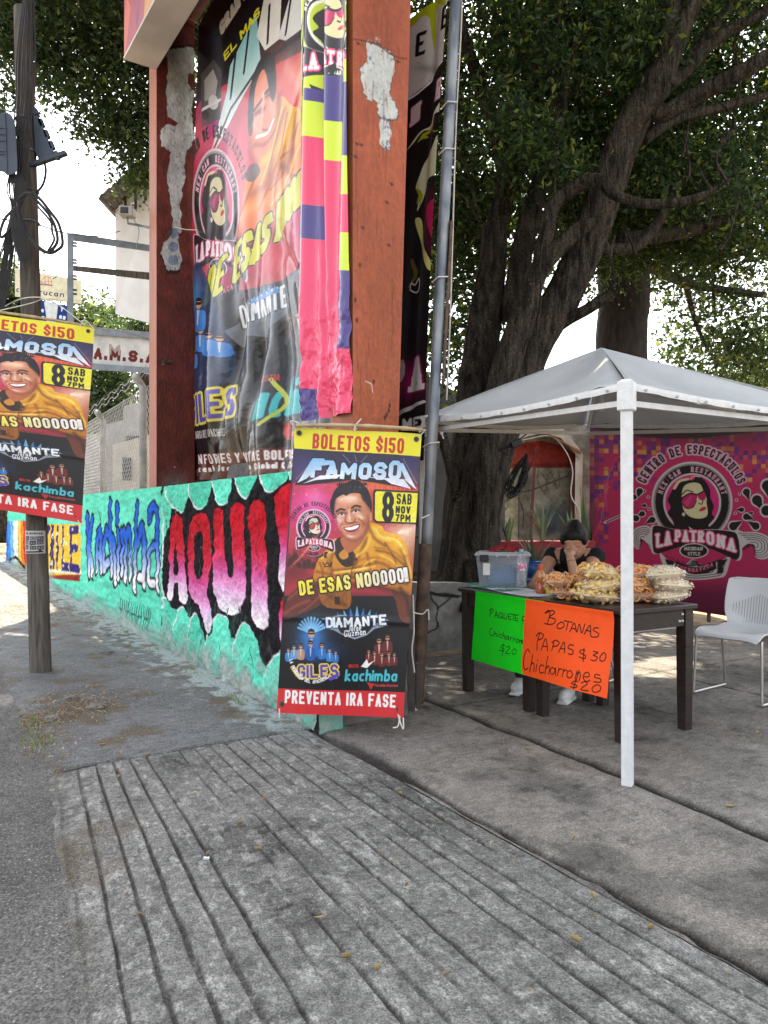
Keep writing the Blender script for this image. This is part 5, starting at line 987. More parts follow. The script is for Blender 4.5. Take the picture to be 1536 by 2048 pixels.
def card_sign(name, label, px, ks, off, col, L, wide):
    A = Art(380, 270, [(920+x/4.042, 1140+y/4.042) for x,y in px], col); A.crop(920,1140,4.042); strokes(A, L, wide); A.noise(.05,.02,3)
    z1, z0 = .744, .268; k0, k1 = ks; c = [TB(k0,-off,z1)+V3(0,0,0), TB(k1,-off,z1), TB(k1,-off-.055,z0), TB(k0,-off-.05,z0)]
    return tag(sheet(name, c, A, M['card'], lambda u,v: .012*np.sin(u*6+1)*v+.008*np.sin(v*5)*u-.006*np.exp(-(v/.05)**2)+.004*(fbm(u*3,v*4,7)-.47)*2, None, .9), label, 'sign')
card_sign('price_card', 'fluorescent green card with hand written snack prices taped to the table', [(145,165),(721,262),(715,890),(97,715)], (1.33,.62), .006, '#12d81c', green_L, 6.0)
card_sign('price_card', 'fluorescent orange card with hand written snack prices taped over the green one', [(555,232),(1240,335),(1285,1022),(575,840)], (.775,.035), .030, '#ff5a1e', orange_L, 8.0)
# ------------------------------------------------------------------ things on the tables
M['film'] = clearmat('clear_film', (1,1,1), .80, .06, film=True); M['ring'] = mat('fried_ring', (.76,.38,.14), (.62,.27,.08), 30, .7, .3, 60); M['chip'] = mat('pale_crisp', (.85,.64,.26), (.76,.50,.16), 25, .7, .3, 60); M['pop'] = mat('popcorn', (.84,.70,.47), (.74,.58,.34), 60, .8, .4, 60)
def snack_bag(kind, label, c, ax, size, grp):
    r = thing('snack_bag', label, 'snack bag', group=grp); l,w,h = size; a,bx = nrm(ax), nrm(np.cross(ZU,ax)); ZU_ = np.cross(a,bx)
    b = MB(); n = 18; tops, bots = [], []
    for sgn, store in ((1,tops),(-1,bots)):
        for i in range(n+1):
            row = []
            for j in range(n+1):
                u, v = i/n*2-1, j/n*2-1; hh = (max(0,1-abs(u)**2.4)*max(0,1-abs(v)**2.4))**.6*h/2; wob = .006*math.sin(u*9+v*7+c[0]*50)+.005*math.sin(v*17-u*5+c[1]*40)
                sx = 1+.05*math.sin(v*5+c[2]*60); row.append(c+a*u*l/2*sx*(1-.06*abs(v)**3)+bx*v*w/2*(1-.10*abs(u)**3)+ZU*sgn*(hh+wob*(hh/h*2)))
            store.append(row)
        b.grid(np.array(store))
    b.build('film', M['film'], r, smooth=True)
    b = MB(); rg = random.Random(int(c[0]*1000+c[2]*7777+c[1]*331))
    for sgn in (1,-1): b.grid(np.array([[c+a*u*l*.43+bx*v*w*.43+ZU*sgn*h*.38*(max(0,1-abs(u)**2.4)*max(0,1-abs(v)**2.4))**.6 for v in np.linspace(-1,1,9)] for u in np.linspace(-1,1,9)]))
    if kind == 'ring':
        for i in range(64):
            u,v = rg.uniform(-.86,.86), rg.uniform(-.84,.84); hh = ((1-abs(u)**2.4)*(1-abs(v)**2.4))**.6*h/2; z = rg.choice((-1,1,1))*hh*rg.uniform(.45,.9); cc = c+a*u*l/2+bx*v*w/2+ZU*z; R_ = rg.uniform(.017,.025); n1 = nrm((rg.gauss(0,.7),rg.gauss(-.6,.7),rg.gauss(.4,.6))); x1 = nrm(np.cross(n1,(.3,.5,.8))); y1 = np.cross(n1,x1)
            t = np.linspace(0,2*math.pi,11); b.tube([cc+R_*(math.cos(q)*x1+math.sin(q)*y1*rg.uniform(.8,.9)) for q in t], .0058, 5, cap=False)
    else:
        for i in range(95 if kind == 'chip' else 190):
            u,v = rg.uniform(-.88,.88), rg.uniform(-.86,.86); hh = ((1-abs(u)**2.4)*(1-abs(v)**2.4))**.6*h/2; z = rg.choice((-1,1,1))*hh*rg.uniform(.45,.92); cc = c+a*u*l/2+bx*v*w/2+ZU*z; R_ = rg.uniform(.013,.021) if kind == 'chip' else rg.uniform(.007,.012)
            fl_ = nrm((rg.gauss(0,1),rg.gauss(0,1),rg.gauss(0,1))); k_ = .72 if kind == 'chip' else 0
            vs = [cc+R_*(1.35 if kind == 'chip' else 1)*rg.uniform(.6,1.2)*(nrm(d)-k_*fl_*np.dot(nrm(d),fl_)) for d in ((1,0,0),(-1,0,0),(0,1,0),(0,-1,0),(0,0,1),(0,0,-1))]; b.add(vs, [(0,2,4),(2,1,4),(1,3,4),(3,0,4),(2,0,5),(1,2,5),(3,1,5),(0,3,5)])
    b.build('contents', M[{'ring':'ring','chip':'chip','pop':'pop'}[kind]], r, smooth=True)
lv = ('bottom','middle','topmost')
for i,(kind,k,j,n_,lab,dirv) in enumerate((('ring',.62,.13,2,'ring snack bag at the woman side end of the table, %s of two',EY*.75-EX*.66),('ring',.46,.24,3,'ring snack bag behind the front heap, %s of its stack',EY*.8-EX*.5),('chip',.325,.15,3,'pale crisp bag at the table front edge beside the tent leg, %s of its stack',EY*.9+EX*.1),('ring',.235,.375,3,'orange ring snack bag beyond the tent leg, %s of its stack',EY),('pop',.13,.50,3,'popcorn bag near the table corner by the white chair, %s of its stack',EY*.95+EX*.3))):
    for q in range(n_):
        nm = lv[q] if n_ == 3 else ('lower','upper')[q]
        c = TB(k+.012*math.sin(i*3+q*5), j+.012*math.cos(i*2+q*4)+(.03*(q == 2) if kind == 'ring' and k > .4 else 0), .752+.046+q*.066); sw_ = .34*math.sin(q*2.6+i*1.7); snack_bag(kind, lab % nm, c+EX*.012*math.cos(q*3+i)+EY*.018*math.sin(q*5+i*2), dirv*math.cos(sw_)+np.cross(ZU,dirv)*math.sin(sw_)+ZU*.10*math.sin(q*3.3+i*2.1), (.27+.02*math.sin(q+i),.20,.094), 'bags of snacks heaped on the table')
M['binplastic'] = clearmat('cloudy_plastic', (.50,.56,.60), .62, .3); M['black'] = mat('black_plastic', (.02,.02,.022), (.03,.03,.03), 5, .45); M['blue'] = mat('blue_plastic', (.03,.16,.40), (.02,.10,.28), 6, .5)
bin_ = thing('storage_bin', 'clear plastic storage bin with grey lid and blue contents on the table', 'storage bin'); bc_ = V3(.875,5.66,.752); ba, bd = nrm(V3(1,-.16,0)), nrm(V3(.16,1,0)); ax = (ba,bd,ZU)
b = MB(); b.hexa([bc_+ba*x*.165+bd*y*.115+ZU*.004 for x,y in ((-1,-1),(1,-1),(1,1),(-1,1))]+[bc_+ba*x*.19+bd*y*.135+ZU*.225 for x,y in ((-1,-1),(1,-1),(1,1),(-1,1))]); b.build('tub', M['binplastic'], bin_)
b = MB(); b.box(bc_+ZU*.238, (.405,.295,.022), ax, bev=.008); b.box(bc_+ZU*.252, (.36,.25,.012), ax, bev=.005)
for x in (-.12,-.04,.04,.12): b.box(bc_+ba*x-bd*.150+ZU*.232, (.018,.006,.02), ax, bev=.002)
b.build('lid', M['lid'], bin_)
b = MB()
for s_ in (-1,1): b.tube([bc_+ba*s_*.205-bd*.09+ZU*.245, bc_+ba*s_*.214-bd*.09+ZU*.20, bc_+ba*s_*.214+bd*.09+ZU*.20, bc_+ba*s_*.205+bd*.09+ZU*.245], .008, 6)
b.box(bc_-ba*.13-bd*.151+ZU*.215, (.06,.012,.05), ax, bev=.004); b.build('latch', M['black'], bin_)
b = MB(); b.box(bc_+ba*.02+ZU*.075, (.29,.19,.12), ax, bev=.02); b.box(bc_-ba*.02+bd*.01+ZU*.135, (.20,.12,.02), (nrm(ba+ZU*.2),bd,nrm(ZU-ba*.2)), bev=.004); tag(b.build('blue_carton', M['blue']), 'blue carton lying inside the clear storage bin', 'carton')
M['label'] = mat('printed_label', (.70,.70,.68), (.60,.58,.55), 20, .6)
b = MB(); b.box(bc_-ba*.115-bd*.135+ZU*.135, (.05,.004,.085), (ba,nrm(bd-ZU*-.07),ZU)); b.build('label', M['label'], bin_); M['redcloth'] = mat('red_cloth', (.34,.025,.03), (.22,.015,.02), 12, .85, .3, 50)
g = []
for i in range(22):
    row = []
    for j in range(16):
        u,v = i/21*2-1, j/15*2-1; rr = 1+.25*math.sin(3*math.atan2(v,u)+1); row.append(bc_+ba*(.02+u*.105*rr+.02*v)+bd*(v*.075*rr)+ZU*(.262+.022*max(0,1-u*u*.8-v*v*.9)*(1+.8*math.sin(u*9+v*4))+.008*math.sin(v*11-u*5)+.006))
    g.append(row)
b = MB(); b.grid(np.array(g)); o = b.build('red_cloth', M['redcloth'], smooth=True); tag(o, 'crumpled red cloth lying on the storage bin lid', 'cloth'); o.modifiers.new('t','SOLIDIFY').thickness = .004
M['greenplas'] = clearmat('green_film', (.02,.32,.22), .22, .35); b = MB(); g = []
for i in range(14): g.append([TB(1.54-i*.034, .06+j*.034, .756+.010*(vnoise(i*.5,j*.5,5))+.016*(i == 0)) for j in range(9)])
b.grid(np.array(g)); tag(b.build('plastic_folder', M['greenplas'], smooth=True), 'translucent green plastic folder at the table end below the bin', 'folder')
def papr(name, label, k, j, rot, w, h, lines, z):
    A = Art(150, 110, [(0,0),(150,0),(150,110),(0,110)], '#e2e2ea')
    for i in range(lines): A.poly([(10,12+i*9),(random.uniform(60,140),12+i*9),(random.uniform(60,140),15+i*9),(10,15+i*9)], '#6a6a80', .6)
    a = nrm(EX*math.cos(rot)+EY*math.sin(rot)); c_ = nrm(-EX*math.sin(rot)+EY*math.cos(rot)); m = TB(k,j,z)
    return tag(sheet(name, [m-a*w/2+c_*h/2, m+a*w/2+c_*h/2, m+a*w/2-c_*h/2, m-a*w/2-c_*h/2], A, M['card'], lambda u,v: .004*np.sin(u*4+v*2), None, .85, flip=-1), label, 'paper')
papr('paper_sheet', 'printed white sheet lying flat at the front edge by the sauce bottle', .93, .13, .25, .30, .21, 9, .756); papr('paper_sheet', 'white sheet partly under the green folder', 1.17, .15, -.1, .28, .20, 3, .758)
papr('paper_sheet', 'grey printed sheet between the water bottle and the folder', 1.12, .20, .3, .22, .16, 10, .762)
M['water'] = bpy.data.materials.new('clear_pet'); M['water'] = clearmat('clear_pet', (.95,.97,1), .55, .05, film=True); M['cap'] = mat('pale_blue_cap', (.22,.52,.62), (.18,.45,.55), 5, .4); M['blabel'] = mat('bottle_label', (.70,.74,.82), (.60,.16,.26), 40, .4, lo=.45, hi=.55)
bt = thing('water_bottle', 'clear water bottle with pale blue cap beside the storage bin', 'bottle'); c = P(1043,1176,5.50); c[2] = .754
b = MB(); b.lathe([(.030,0),(.034,.006),(.036,.03),(.032,.05),(.035,.07),(.035,.11),(.037,.13),(.037,.18),(.032,.21),(.020,.245),(.013,.255),(.013,.262)], c, 24); b.build('bottle_body', M['water'], bt, smooth=True)
b = MB(); b.lathe([(.0375,.13),(.038,.132),(.038,.178),(.0375,.18)], c, 24); b.build('label', M['blabel'], bt, smooth=True); b = MB(); b.lathe([(.016,.258),(.0165,.262),(.0165,.278),(.014,.281)], c, 18); b.build('cap', M['cap'], bt)
M['sauce'] = mat('red_sauce', (.42,.10,.03), (.34,.07,.02), 10, .2, 0, 40, .6, coat=.6); M['saucetop'] = mat('amber_bottle', (.50,.19,.05), (.44,.15,.04), 10, .15, 0, 40, .6, coat=.6); M['redcap'] = mat('orange_red_cap', (.55,.09,.035), (.48,.07,.03), 8, .4)
sc_ = thing('sauce_bottle', 'red hot sauce bottle with orange cap on the papers', 'bottle'); c = P(1081,1186,5.15); c[2] = .757
b = MB(); b.lathe([(.030,0),(.034,.005),(.034,.078)], c, 24); b.build('bottle_body', M['sauce'], sc_, smooth=True); b = MB(); b.lathe([(.034,.078),(.034,.112),(.028,.135),(.015,.15),(.013,.158)], c, 24); b.build('shoulder', M['saucetop'], sc_, smooth=True)
b = MB(); b.lathe([(.0165,.154),(.0165,.186),(.013,.192),(.0001,.193)], c, 18); b.build('cap', M['redcap'], sc_)
M['yellowcard'] = mat('yellow_card', (.75,.70,.05), (.65,.6,.04), 9, .6); b = MB(); c = TB(.72,.12,.79); b.box(c, (.05,.003,.05), (nrm(EX+EY*.5),EY,nrm(ZU-EY*.3))); tag(b.build('price_tag', M['yellowcard']), 'small yellow tag leaning on the ring snack bags', 'tag')
M['ceramic'] = mat('white_mug_glaze', (.62,.62,.6), (.55,.55,.53), 8, .3); mg = thing('mug', 'pale mug with round handle behind the water bottle', 'mug'); c = TB(1.16,.50,.753)
b = MB(); b.lathe([(.030,0),(.036,.004),(.038,.085),(.034,.085),(.032,.01),(.0001,.01)], c, 22); b.build('mug_body', M['ceramic'], mg, smooth=True); b = MB(); t = np.linspace(-1.6,1.6,11); b.tube([c+EX*(.036+.028*math.cos(q))+ZU*(.043+.028*math.sin(q)) for q in t], .005, 6); b.build('handle', M['ceramic'], mg, smooth=True)
b = MB(); b.tube([TB(.86,.20,.80),TB(.70,.30,.765)], .004, 6); b.tube([TB(.87,.195,.803),TB(.86,.20,.80)], .006, 6); tag(b.build('pen', M['steel']), 'thin pen lying tilted between sauce bottle and snack bags', 'pen')
# ------------------------------------------------------------------ chairs
M['shell'] = mat('white_plastic_shell', (.60,.61,.62), (.55,.56,.57), 3, .32, 0, 40, .5); M['chrome'] = mat('dull_chrome', (.50,.49,.47), (.40,.39,.37), 12, .35, 0, 40, .5, .8); M['slot'] = mat('shadowed_slot', (.30,.31,.32), (.26,.27,.28), 8, .7)
def chair(origin, f, label):
    """origin: middle of the four feet; f: the way the sitter faces"""
    r = thing('shell_chair', label, 'chair', group='white shell chairs'); f = nrm(f); s_ = nrm(np.cross(ZU,f))
    def L(x, y, z): return np.asarray(origin)+s_*x+f*y+ZU*z
    prof = [(.255,.425),(.235,.445),(.18,.452),(.08,.440),(-.02,.432),(-.10,.437),(-.155,.462),(-.185,.51),(-.20,.58),(-.215,.66),(-.235,.73),(-.262,.79),(-.275,.815)]
    pr_ = catmull(prof, 6); n = len(pr_); g, g2 = [], []
    for i,(y,z) in enumerate(pr_):
        t_ = i/(n-1); back = float(sstep(.45,.6,t_)); hw = .235-.02*math.exp(-((t_-.55)/.08)**2)*1.6-.06*float(sstep(.93,1.0,t_))**2-.02*float(sstep(.08,0,t_))
        row = []
        for k in range(23):
            x = k/22*2-1; ed = abs(x)**3; row.append(L(x*hw, y+back*.05*x*x*1.0, z+(1-back)*(.03*x*x-.02*ed*float(sstep(.25,0,t_))*2)))
        g.append(row)
    b = MB(); b.grid(np.array(g)); sh = b.build('shell', M['shell'], r, smooth=True); sm = sh.modifiers.new('thickness','SOLIDIFY'); sm.thickness = .009; sm.offset = 0; bv = sh.modifiers.new('round','BEVEL'); bv.width = .003; bv.segments = 2
    b = MB()
    for k in range(-9,10):
        x = k*.0195; pts = []
        for t_ in np.linspace(.56,.80-.010*abs(k),12): i = t_*(n-1); i0 = int(i); y,z = pr_[i0]+(pr_[min(i0+1,n-1)]-pr_[i0])*(i-i0); pts.append(L(x,y+.05*(x/.235)**2+.0045,z))
        b.tube(pts, .0028, 4)
    b.build('back_slots', M['slot'], sh)
    for sd_ in (-1,1):
        x = .235*sd_; b = MB()
        pts = [L(x*.72,.17,.428),L(x*.96,.205,.422),L(x,.22,.40),L(x*1.04,.235,.10),L(x*1.05,.238,.022),L(x*1.05,.22,.011),L(x*1.05,.05,.011),L(x*1.05,-.16,.011),L(x*1.05,-.185,.022),L(x*1.03,-.17,.06),L(x*.92,-.09,.36),L(x*.86,-.07,.42),L(x*.5,-.05,.43)]
        b.tube(catmull(pts,5), .0095, 8); b.build('sled_leg', M['chrome'], r, smooth=True)
    b = MB(); b.tube([L(-.17,.17,.428),L(.17,.17,.428)],.009,8); b.tube([L(-.12,-.05,.43),L(.12,-.05,.43)],.009,8); b.build('cross_bar', M['chrome'], r, smooth=True)
    return r
chf = nrm(V3(-.80,-.60,0)); mid = (G(1388,1386)+G(1525,1416))/2
chair(mid-chf*.235, chf, 'empty white plastic chair with slotted back and thin sled legs')
SEAT = V3(1.46,5.97,0); chair(SEAT+V3(.02,.0,0), nrm(V3(-.72,-.69,0)), 'white plastic chair under the seated woman behind the tables')
# ------------------------------------------------------------------ the restaurant backdrop
rb = [V3(2.68,10.0,2.49), V3(4.92,8.06,2.46), V3(4.92,8.06,.02), V3(2.68,10.0,.20)]
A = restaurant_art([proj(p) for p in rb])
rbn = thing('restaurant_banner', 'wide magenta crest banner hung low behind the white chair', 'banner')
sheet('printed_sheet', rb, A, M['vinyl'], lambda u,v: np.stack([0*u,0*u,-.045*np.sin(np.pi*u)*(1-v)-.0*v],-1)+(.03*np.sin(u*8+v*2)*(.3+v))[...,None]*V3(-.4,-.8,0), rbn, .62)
for u in (.02,.33,.66,.98):
    for v in (.02,.98): c = (rb[0]*(1-u)+rb[1]*u)*(1-v)+(rb[3]*(1-u)+rb[2]*u)*v; b = MB(); b.lathe([(.02,-.004),(.02,.006),(.008,.006),(.008,-.004)], c+V3(-.02,-.035,-.045*math.sin(math.pi*u)*(1-v)), 12, 0, (-.5,-.85,0)); b.build('eyelet', M['steel'], rbn)
b = MB(); d_ = nrm(rb[1]-rb[0]); n_ = V3(.65,.75,0)
b.tube([rb[0]+n_*.06+V3(0,0,.05)-d_*.1, rb[1]+n_*.06+V3(0,0,.05)], .02, 8)
for u in (0,.5,1): p = rb[0]*(1-u)+rb[1]*u+n_*.06; b.tube([V3(p[0],p[1],0),V3(p[0],p[1],p[2]+.05)], .024, 8)
b.build('support_frame', M['iron'], rbn)
b = MB(); c = G(1276,1300); b.box(c+V3(0,.0,.03), (.13,.04,.012), (nrm(V3(1,-.35,0)),V3(0,1,0),nrm(V3(.2,0,1))), bev=.003); tag(b.build('plastic_strip', M['whitepaint']), 'short white plastic strip lying on the sunlit ground behind the table', 'strip')
# ------------------------------------------------------------------ planter, white walls and arch behind the stall
def art_wall(name, corners, w, h, base, draw, material, parent=None, disp=None, gain=.85):
    A = Art(w, h, [proj(p) for p in corners], base); draw(A); return sheet(name, corners, A, material, disp, parent, gain)
M['plaster'] = mat('old_white_plaster', (.5,.5,.5), scale=6, rough=.85, bump=.3, bscale=30, spec=.2, attr=True, vary=.22); M['plain'] = mat('weathered_plaster', (.46,.44,.40), (.33,.31,.28), 3, .9, .3, 25)
pl0, pl1 = V3(.20,6.96,0), V3(3.4,8.65,0)
planter = thing('stone_planter', 'cracked whitewashed planter wall round the foot of the fig tree', 'planter'); du = nrm(pl1-pl0); dn = V3(-du[1],du[0],0); Lp = np.linalg.norm(pl1-pl0)
pc = [pl0+ZU*.66, pl0+du*1.6+ZU*.58, pl0+du*1.6-ZU*.03, pl0-ZU*.03]
def dr(A):
    A.crop(820,820,3.3)
    for p in ([(60,1190),(130,1195),(200,1215),(260,1215),(350,1228),(420,1240)],[(150,1215),(170,1260),(205,1300),(195,1370),(205,1430),(150,1460),(100,1490),(80,1540),(70,1600)],[(200,1310),(260,1270),(300,1235)],[(200,1420),(210,1405)]): A.line(p, 9, '#1c1a18', 4)
    A.line([(90,1195),(200,1222),(350,1236)],16,'#2a2724',4); A.glow(140,1260,40,80,'#5a5650',.7); A.glow(200,1640,260,40,'#4a4640',.8); A.noise(.25,.03,8); A.noise(.2,.15,9)
art_wall('cracked_face', pc, 150, 70, '#8f8d88', dr, M['plaster'], planter, lambda u,v: .015*(fbm(u*12,v*6,3)-.47)*2, .72)
b = MB(); b.hexa([pl0+dn*.012-ZU*.05, pl0+du*1.6+dn*.012-ZU*.05, pl0+du*1.6+dn*.22-ZU*.05, pl0+dn*.22-ZU*.05, pl0+dn*.012+ZU*.655, pl0+du*1.6+dn*.012+ZU*.575, pl0+du*1.6+dn*.22+ZU*.575, pl0+dn*.22+ZU*.655]); b.build('coping', M['plain'], planter)
a = pl0+du*1.6; b = MB(); b.hexa([a-ZU*.05, pl1-ZU*.05, pl1+dn*.15-ZU*.05, a+dn*.15-ZU*.05, a+ZU*.16, pl1+ZU*.10, pl1+dn*.15+ZU*.10, a+dn*.15+ZU*.16]); b.build('low_kerb', M['plain'], planter)
M['soil'] = mat('leafy_soil', (.05,.035,.022), (.025,.018,.012), 14, .95, .9, 30); g = []
for i in range(40):
    row = []
    for j in range(24): t_, q = i/39*1.75-.1, j/23*2.2+.1; p = pl0+du*t_+dn*q; row.append(V3(p[0],p[1],.55+.07*(fbm(t_*6,q*6,4)-.4)+.05*math.exp(-((q-1)/.5)**2)))
    g.append(row)
b = MB(); b.grid(np.array(g)); b.build('soil_bed', M['soil'], planter, smooth=True)
# white side wall behind the trunk
sw = [P(770,700,9.6), P(1010,842,9.9), P(1010,1150,9.9), P(770,1240,9.6)]
w_ = thing('white_wall', 'dim white wall with branching cracks behind the fig trunk', 'wall')
def dr(A):
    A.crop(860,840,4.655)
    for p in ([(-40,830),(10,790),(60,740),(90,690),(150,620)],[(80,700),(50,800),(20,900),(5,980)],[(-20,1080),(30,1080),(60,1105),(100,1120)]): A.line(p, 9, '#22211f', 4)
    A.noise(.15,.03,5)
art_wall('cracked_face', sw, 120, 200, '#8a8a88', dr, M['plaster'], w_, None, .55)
b = MB(); o_ = V3(0,.02,0); b.hexa([sw[3]+o_,sw[2]+o_,sw[2]+V3(0,.25,0),sw[3]+V3(0,.25,0),sw[0]+o_,sw[1]+o_,sw[1]+V3(0,.25,0),sw[0]+V3(0,.25,0)]); b.build('wall_body', M['plain'], w_)
# arched niche
nd = 10.3; ni = thing('arched_niche', 'cream plaster gable with red arched panel and dark mottled recess', 'niche')
def N(px, py, dd=0.0): return P(px, py, nd+dd)
nc = [N(985,800,.30), N(1180,800,.30), N(1180,1170,.30), N(985,1170,.30)]
def dr(A):
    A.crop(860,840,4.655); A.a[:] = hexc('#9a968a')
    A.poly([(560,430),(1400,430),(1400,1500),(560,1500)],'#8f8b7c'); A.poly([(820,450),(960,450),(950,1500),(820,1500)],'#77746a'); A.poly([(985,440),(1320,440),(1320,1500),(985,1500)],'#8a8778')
    A.glow(1150,900,220,160,'#4a5664',.9); A.glow(1100,1000,180,90,'#2e3a4c',.6); A.glow(1080,560,90,60,'#b0a488',.4)  # soft blue-grey patches and a pale one on the recess
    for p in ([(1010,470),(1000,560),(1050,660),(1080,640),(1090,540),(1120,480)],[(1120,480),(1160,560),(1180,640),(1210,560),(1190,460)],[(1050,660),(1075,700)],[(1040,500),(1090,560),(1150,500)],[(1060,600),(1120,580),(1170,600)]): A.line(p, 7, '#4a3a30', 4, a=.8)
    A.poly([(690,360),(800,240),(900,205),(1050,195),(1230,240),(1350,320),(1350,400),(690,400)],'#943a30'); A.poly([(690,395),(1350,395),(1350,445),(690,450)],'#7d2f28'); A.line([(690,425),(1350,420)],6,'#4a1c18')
    for i in range(5): A.line([(720+i*20,300+i*18),(1320,290+i*20)],3,'#a84a40',a=.5)
    for p in ([(830,660),(825,1100)],[(840,760),(870,860),(865,1000)],[(820,670),(740,730),(650,770)],[(640,900),(720,820)]): A.line(p,7,'#2c2a24',4)
    A.ell(665,1005,34,34,'#5c5a54'); A.ell(595,1110,36,22,'#5c5a54'); A.glow(740,800,60,60,'#5a6a4a',.5)
    A.noise(.3,.05,3); A.noise(.2,.2,5)
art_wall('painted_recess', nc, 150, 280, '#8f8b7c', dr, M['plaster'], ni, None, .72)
M['cream'] = mat('cream_plaster', (.56,.52,.42), (.40,.37,.30), 6, .85, .25, 25); b = MB()
def slab(pts, d0, d1, bb=None):
    n = len(pts); v = [N(x,y,d0) for x,y in pts]+[N(x,y,d1) for x,y in pts]; (bb or b).add(v, [tuple(range(n)), tuple(range(2*n-1,n-1,-1))]+[(i,n+i,n+(i+1)%n,(i+1)%n) for i in range(n)])
slab([(1010,872),(1050,857),(1088,847),(1125,855),(1165,905),(1160,918),(1122,876),(1088,866),(1058,872),(1012,890)], -.05, .28); slab([(1151,908),(1166,908),(1160,1160),(1148,1160)], -.02, .28); b.build('gable_frame', M['cream'], ni)
b = MB(); slab([(1088,864),(1095,866),(1163,902),(1163,907)], -.12, .2); b.build('red_trim', M['terra'], ni)
b = MB(); slab([(1066,934),(1072,934),(1063,1090),(1057,1090)], .10, .16); slab([(1145,925),(1151,925),(1147,1130),(1140,1130)], .05, .16); b.build('red_post', M['terra2'], ni)
b = MB(); b.tube([N(1000,1010,.2),N(1043,985,.12),N(1070,978,.1),N(1145,948,.1)], .012, 6); tag(b.build('dry_stick', M['iron']), 'dark stick fixed slantwise across the niche recess', 'stick')
b = MB(); b.hexa([N(985,1180,.33),N(1260,1180,.33),N(1260,1180,.7),N(985,1180,.7),N(985,845,.33),N(1175,845,.33),N(1175,845,.7),N(985,845,.7)]); tag(b.build('back_wall', M['cream']), 'pale yellow wall rising behind the arched niche', 'wall')
b = MB(); b.tube(catmull([N(1045,880,-.08),N(1100,872,-.1),N(1130,900,-.08),N(1145,940,-.05),N(1142,990,-.05),N(1158,1020,-.05),N(1160,1050,-.05)],6), .008, 5); tag(b.build('loose_cable', M['rope']), 'pale loose cable curving down the niche frame', 'cable')
# wire coil hanging on the tree, black box
M['cable'] = mat('black_cable', (.018,.018,.02), (.03,.03,.03), 10, .6)
b = MB(); hk = P(1066,894,7.45); cc_ = P(1036,952,7.4)
for i in range(34):
    sx, sz, ph = random.uniform(.03,.13), random.uniform(.11,.215), random.uniform(-.2,.2); pts = []
    for t_ in np.linspace(0,2*math.pi,20):
        x = math.sin(t_)*sx*(1-.7*(math.cos(t_)*.5+.5)**1.6)+.0; z = math.cos(t_)*sz; pts.append(cc_+V3(x+.105*(z/.2)*.75+ph*.12*(1-z/.2)*.4, random.uniform(-.03,.03)+.02*math.sin(t_+i), z+random.uniform(-.01,.01)))
    b.tube(catmull(pts,2), .0036, 4, cap=False)
b.tube(catmull([P(1066,895,7.4),P(1070,905,7.4),P(1060,935,7.4),P(1050,955,7.4)],5),.006,5); tag(b.build('cable_coil', M['cable']), 'tangled dark coil of thin wire hanging before the red arch', 'cable coil')
b = MB(); c = P(1033,887,7.5); b.box(c, (.12,.09,.07), (nrm(V3(1,0,.45)),V3(0,1,0),nrm(V3(-.45,0,1))), bev=.01); b.tube(catmull([c+V3(.04,0,.05),P(1048,872,7.5),P(1060,860,7.5),P(1058,845,7.5)],5),.006,5); b.tube(catmull([c+V3(-.05,0,.03),P(1024,870,7.5)],5),.005,5); b.tube([c-V3(.3,-.05,.1),c],.022,6); tag(b.build('wire_box', M['black']), 'small black box on a branch stub above the wire coil', 'box')
b = MB(); c = P(880,847,7.2); b.lathe([(.016,0),(.016,.05),(.007,.06),(.007,.10)], c-V3(0,0,.05), 10, 0, (.35,0,-1)); b.tube(catmull([c+V3(0,0,.03),P(874,820,7.2),P(880,760,7.25)],4),.005,5); tag(b.build('hanging_bulb_holder', M['whitepaint']), 'white bulb holder hanging on a wire before the fig trunk', 'bulb holder')
# ------------------------------------------------------------------ pots and plants
M['bluepot'] = mat('glazed_blue_pot', (.02,.07,.30), (.03,.12,.40), 10, .3, .1, 30, .5); M['stripe'] = mat('blue_striped_cloth', (.05,.22,.50), (.45,.55,.62), 3, .7, .1, 20, .2, stretch=(.1,.1,22), lo=.45, hi=.55); M['redpot'] = mat('red_painted_trough', (.24,.03,.035), (.17,.02,.025), 9, .7, .2, 30)
pot = thing('plant_pot', 'blue and white striped pot with scalloped rim behind the bottles', 'pot'); c = P(1070,1170,6.35); c[2] = .56
b = MB(); b.lathe([(.14,-.55),(.16,0),(.165,.2),(.17,.33),(.15,.33),(.14,.25),(.0001,.25)], c, 26); b.build('pot_body', M['stripe'], pot, smooth=True); b = MB(); b.lathe([(.172,.22),(.182,.24),(.184,.34),(.16,.345),(.155,.3)], c, 26); b.build('pot_rim', M['bluepot'], pot, smooth=True)
potc = c
tr_ = thing('plant_trough', 'red trough with spiky plants in front of the niche', 'trough'); c = V3(1.75,8.5,0); b = MB(); b.hexa([c+V3(x,y,z) for z,s_ in ((0,.9),(.98,1)) for x,y in ((-.55*s_,-.15*s_),(.55*s_,-.15*s_),(.55*s_,.15*s_),(-.55*s_,.15*s_))]); b.build('trough_body', M['redpot'], tr_)
b = MB(); b.box(c+V3(0,0,.965), (1.06,.26,.02)); b.build('soil', M['soil'], tr_)
M['sword'] = mat('sword_leaf', (.06,.11,.045), (.16,.19,.08), 5, .5, .1, 20, .4, stretch=(1,1,.2)); M['swordpale'] = mat('pale_edged_leaf', (.22,.24,.14), (.08,.13,.06), 6, .5, .1, 20, .4, stretch=(1,1,.2))
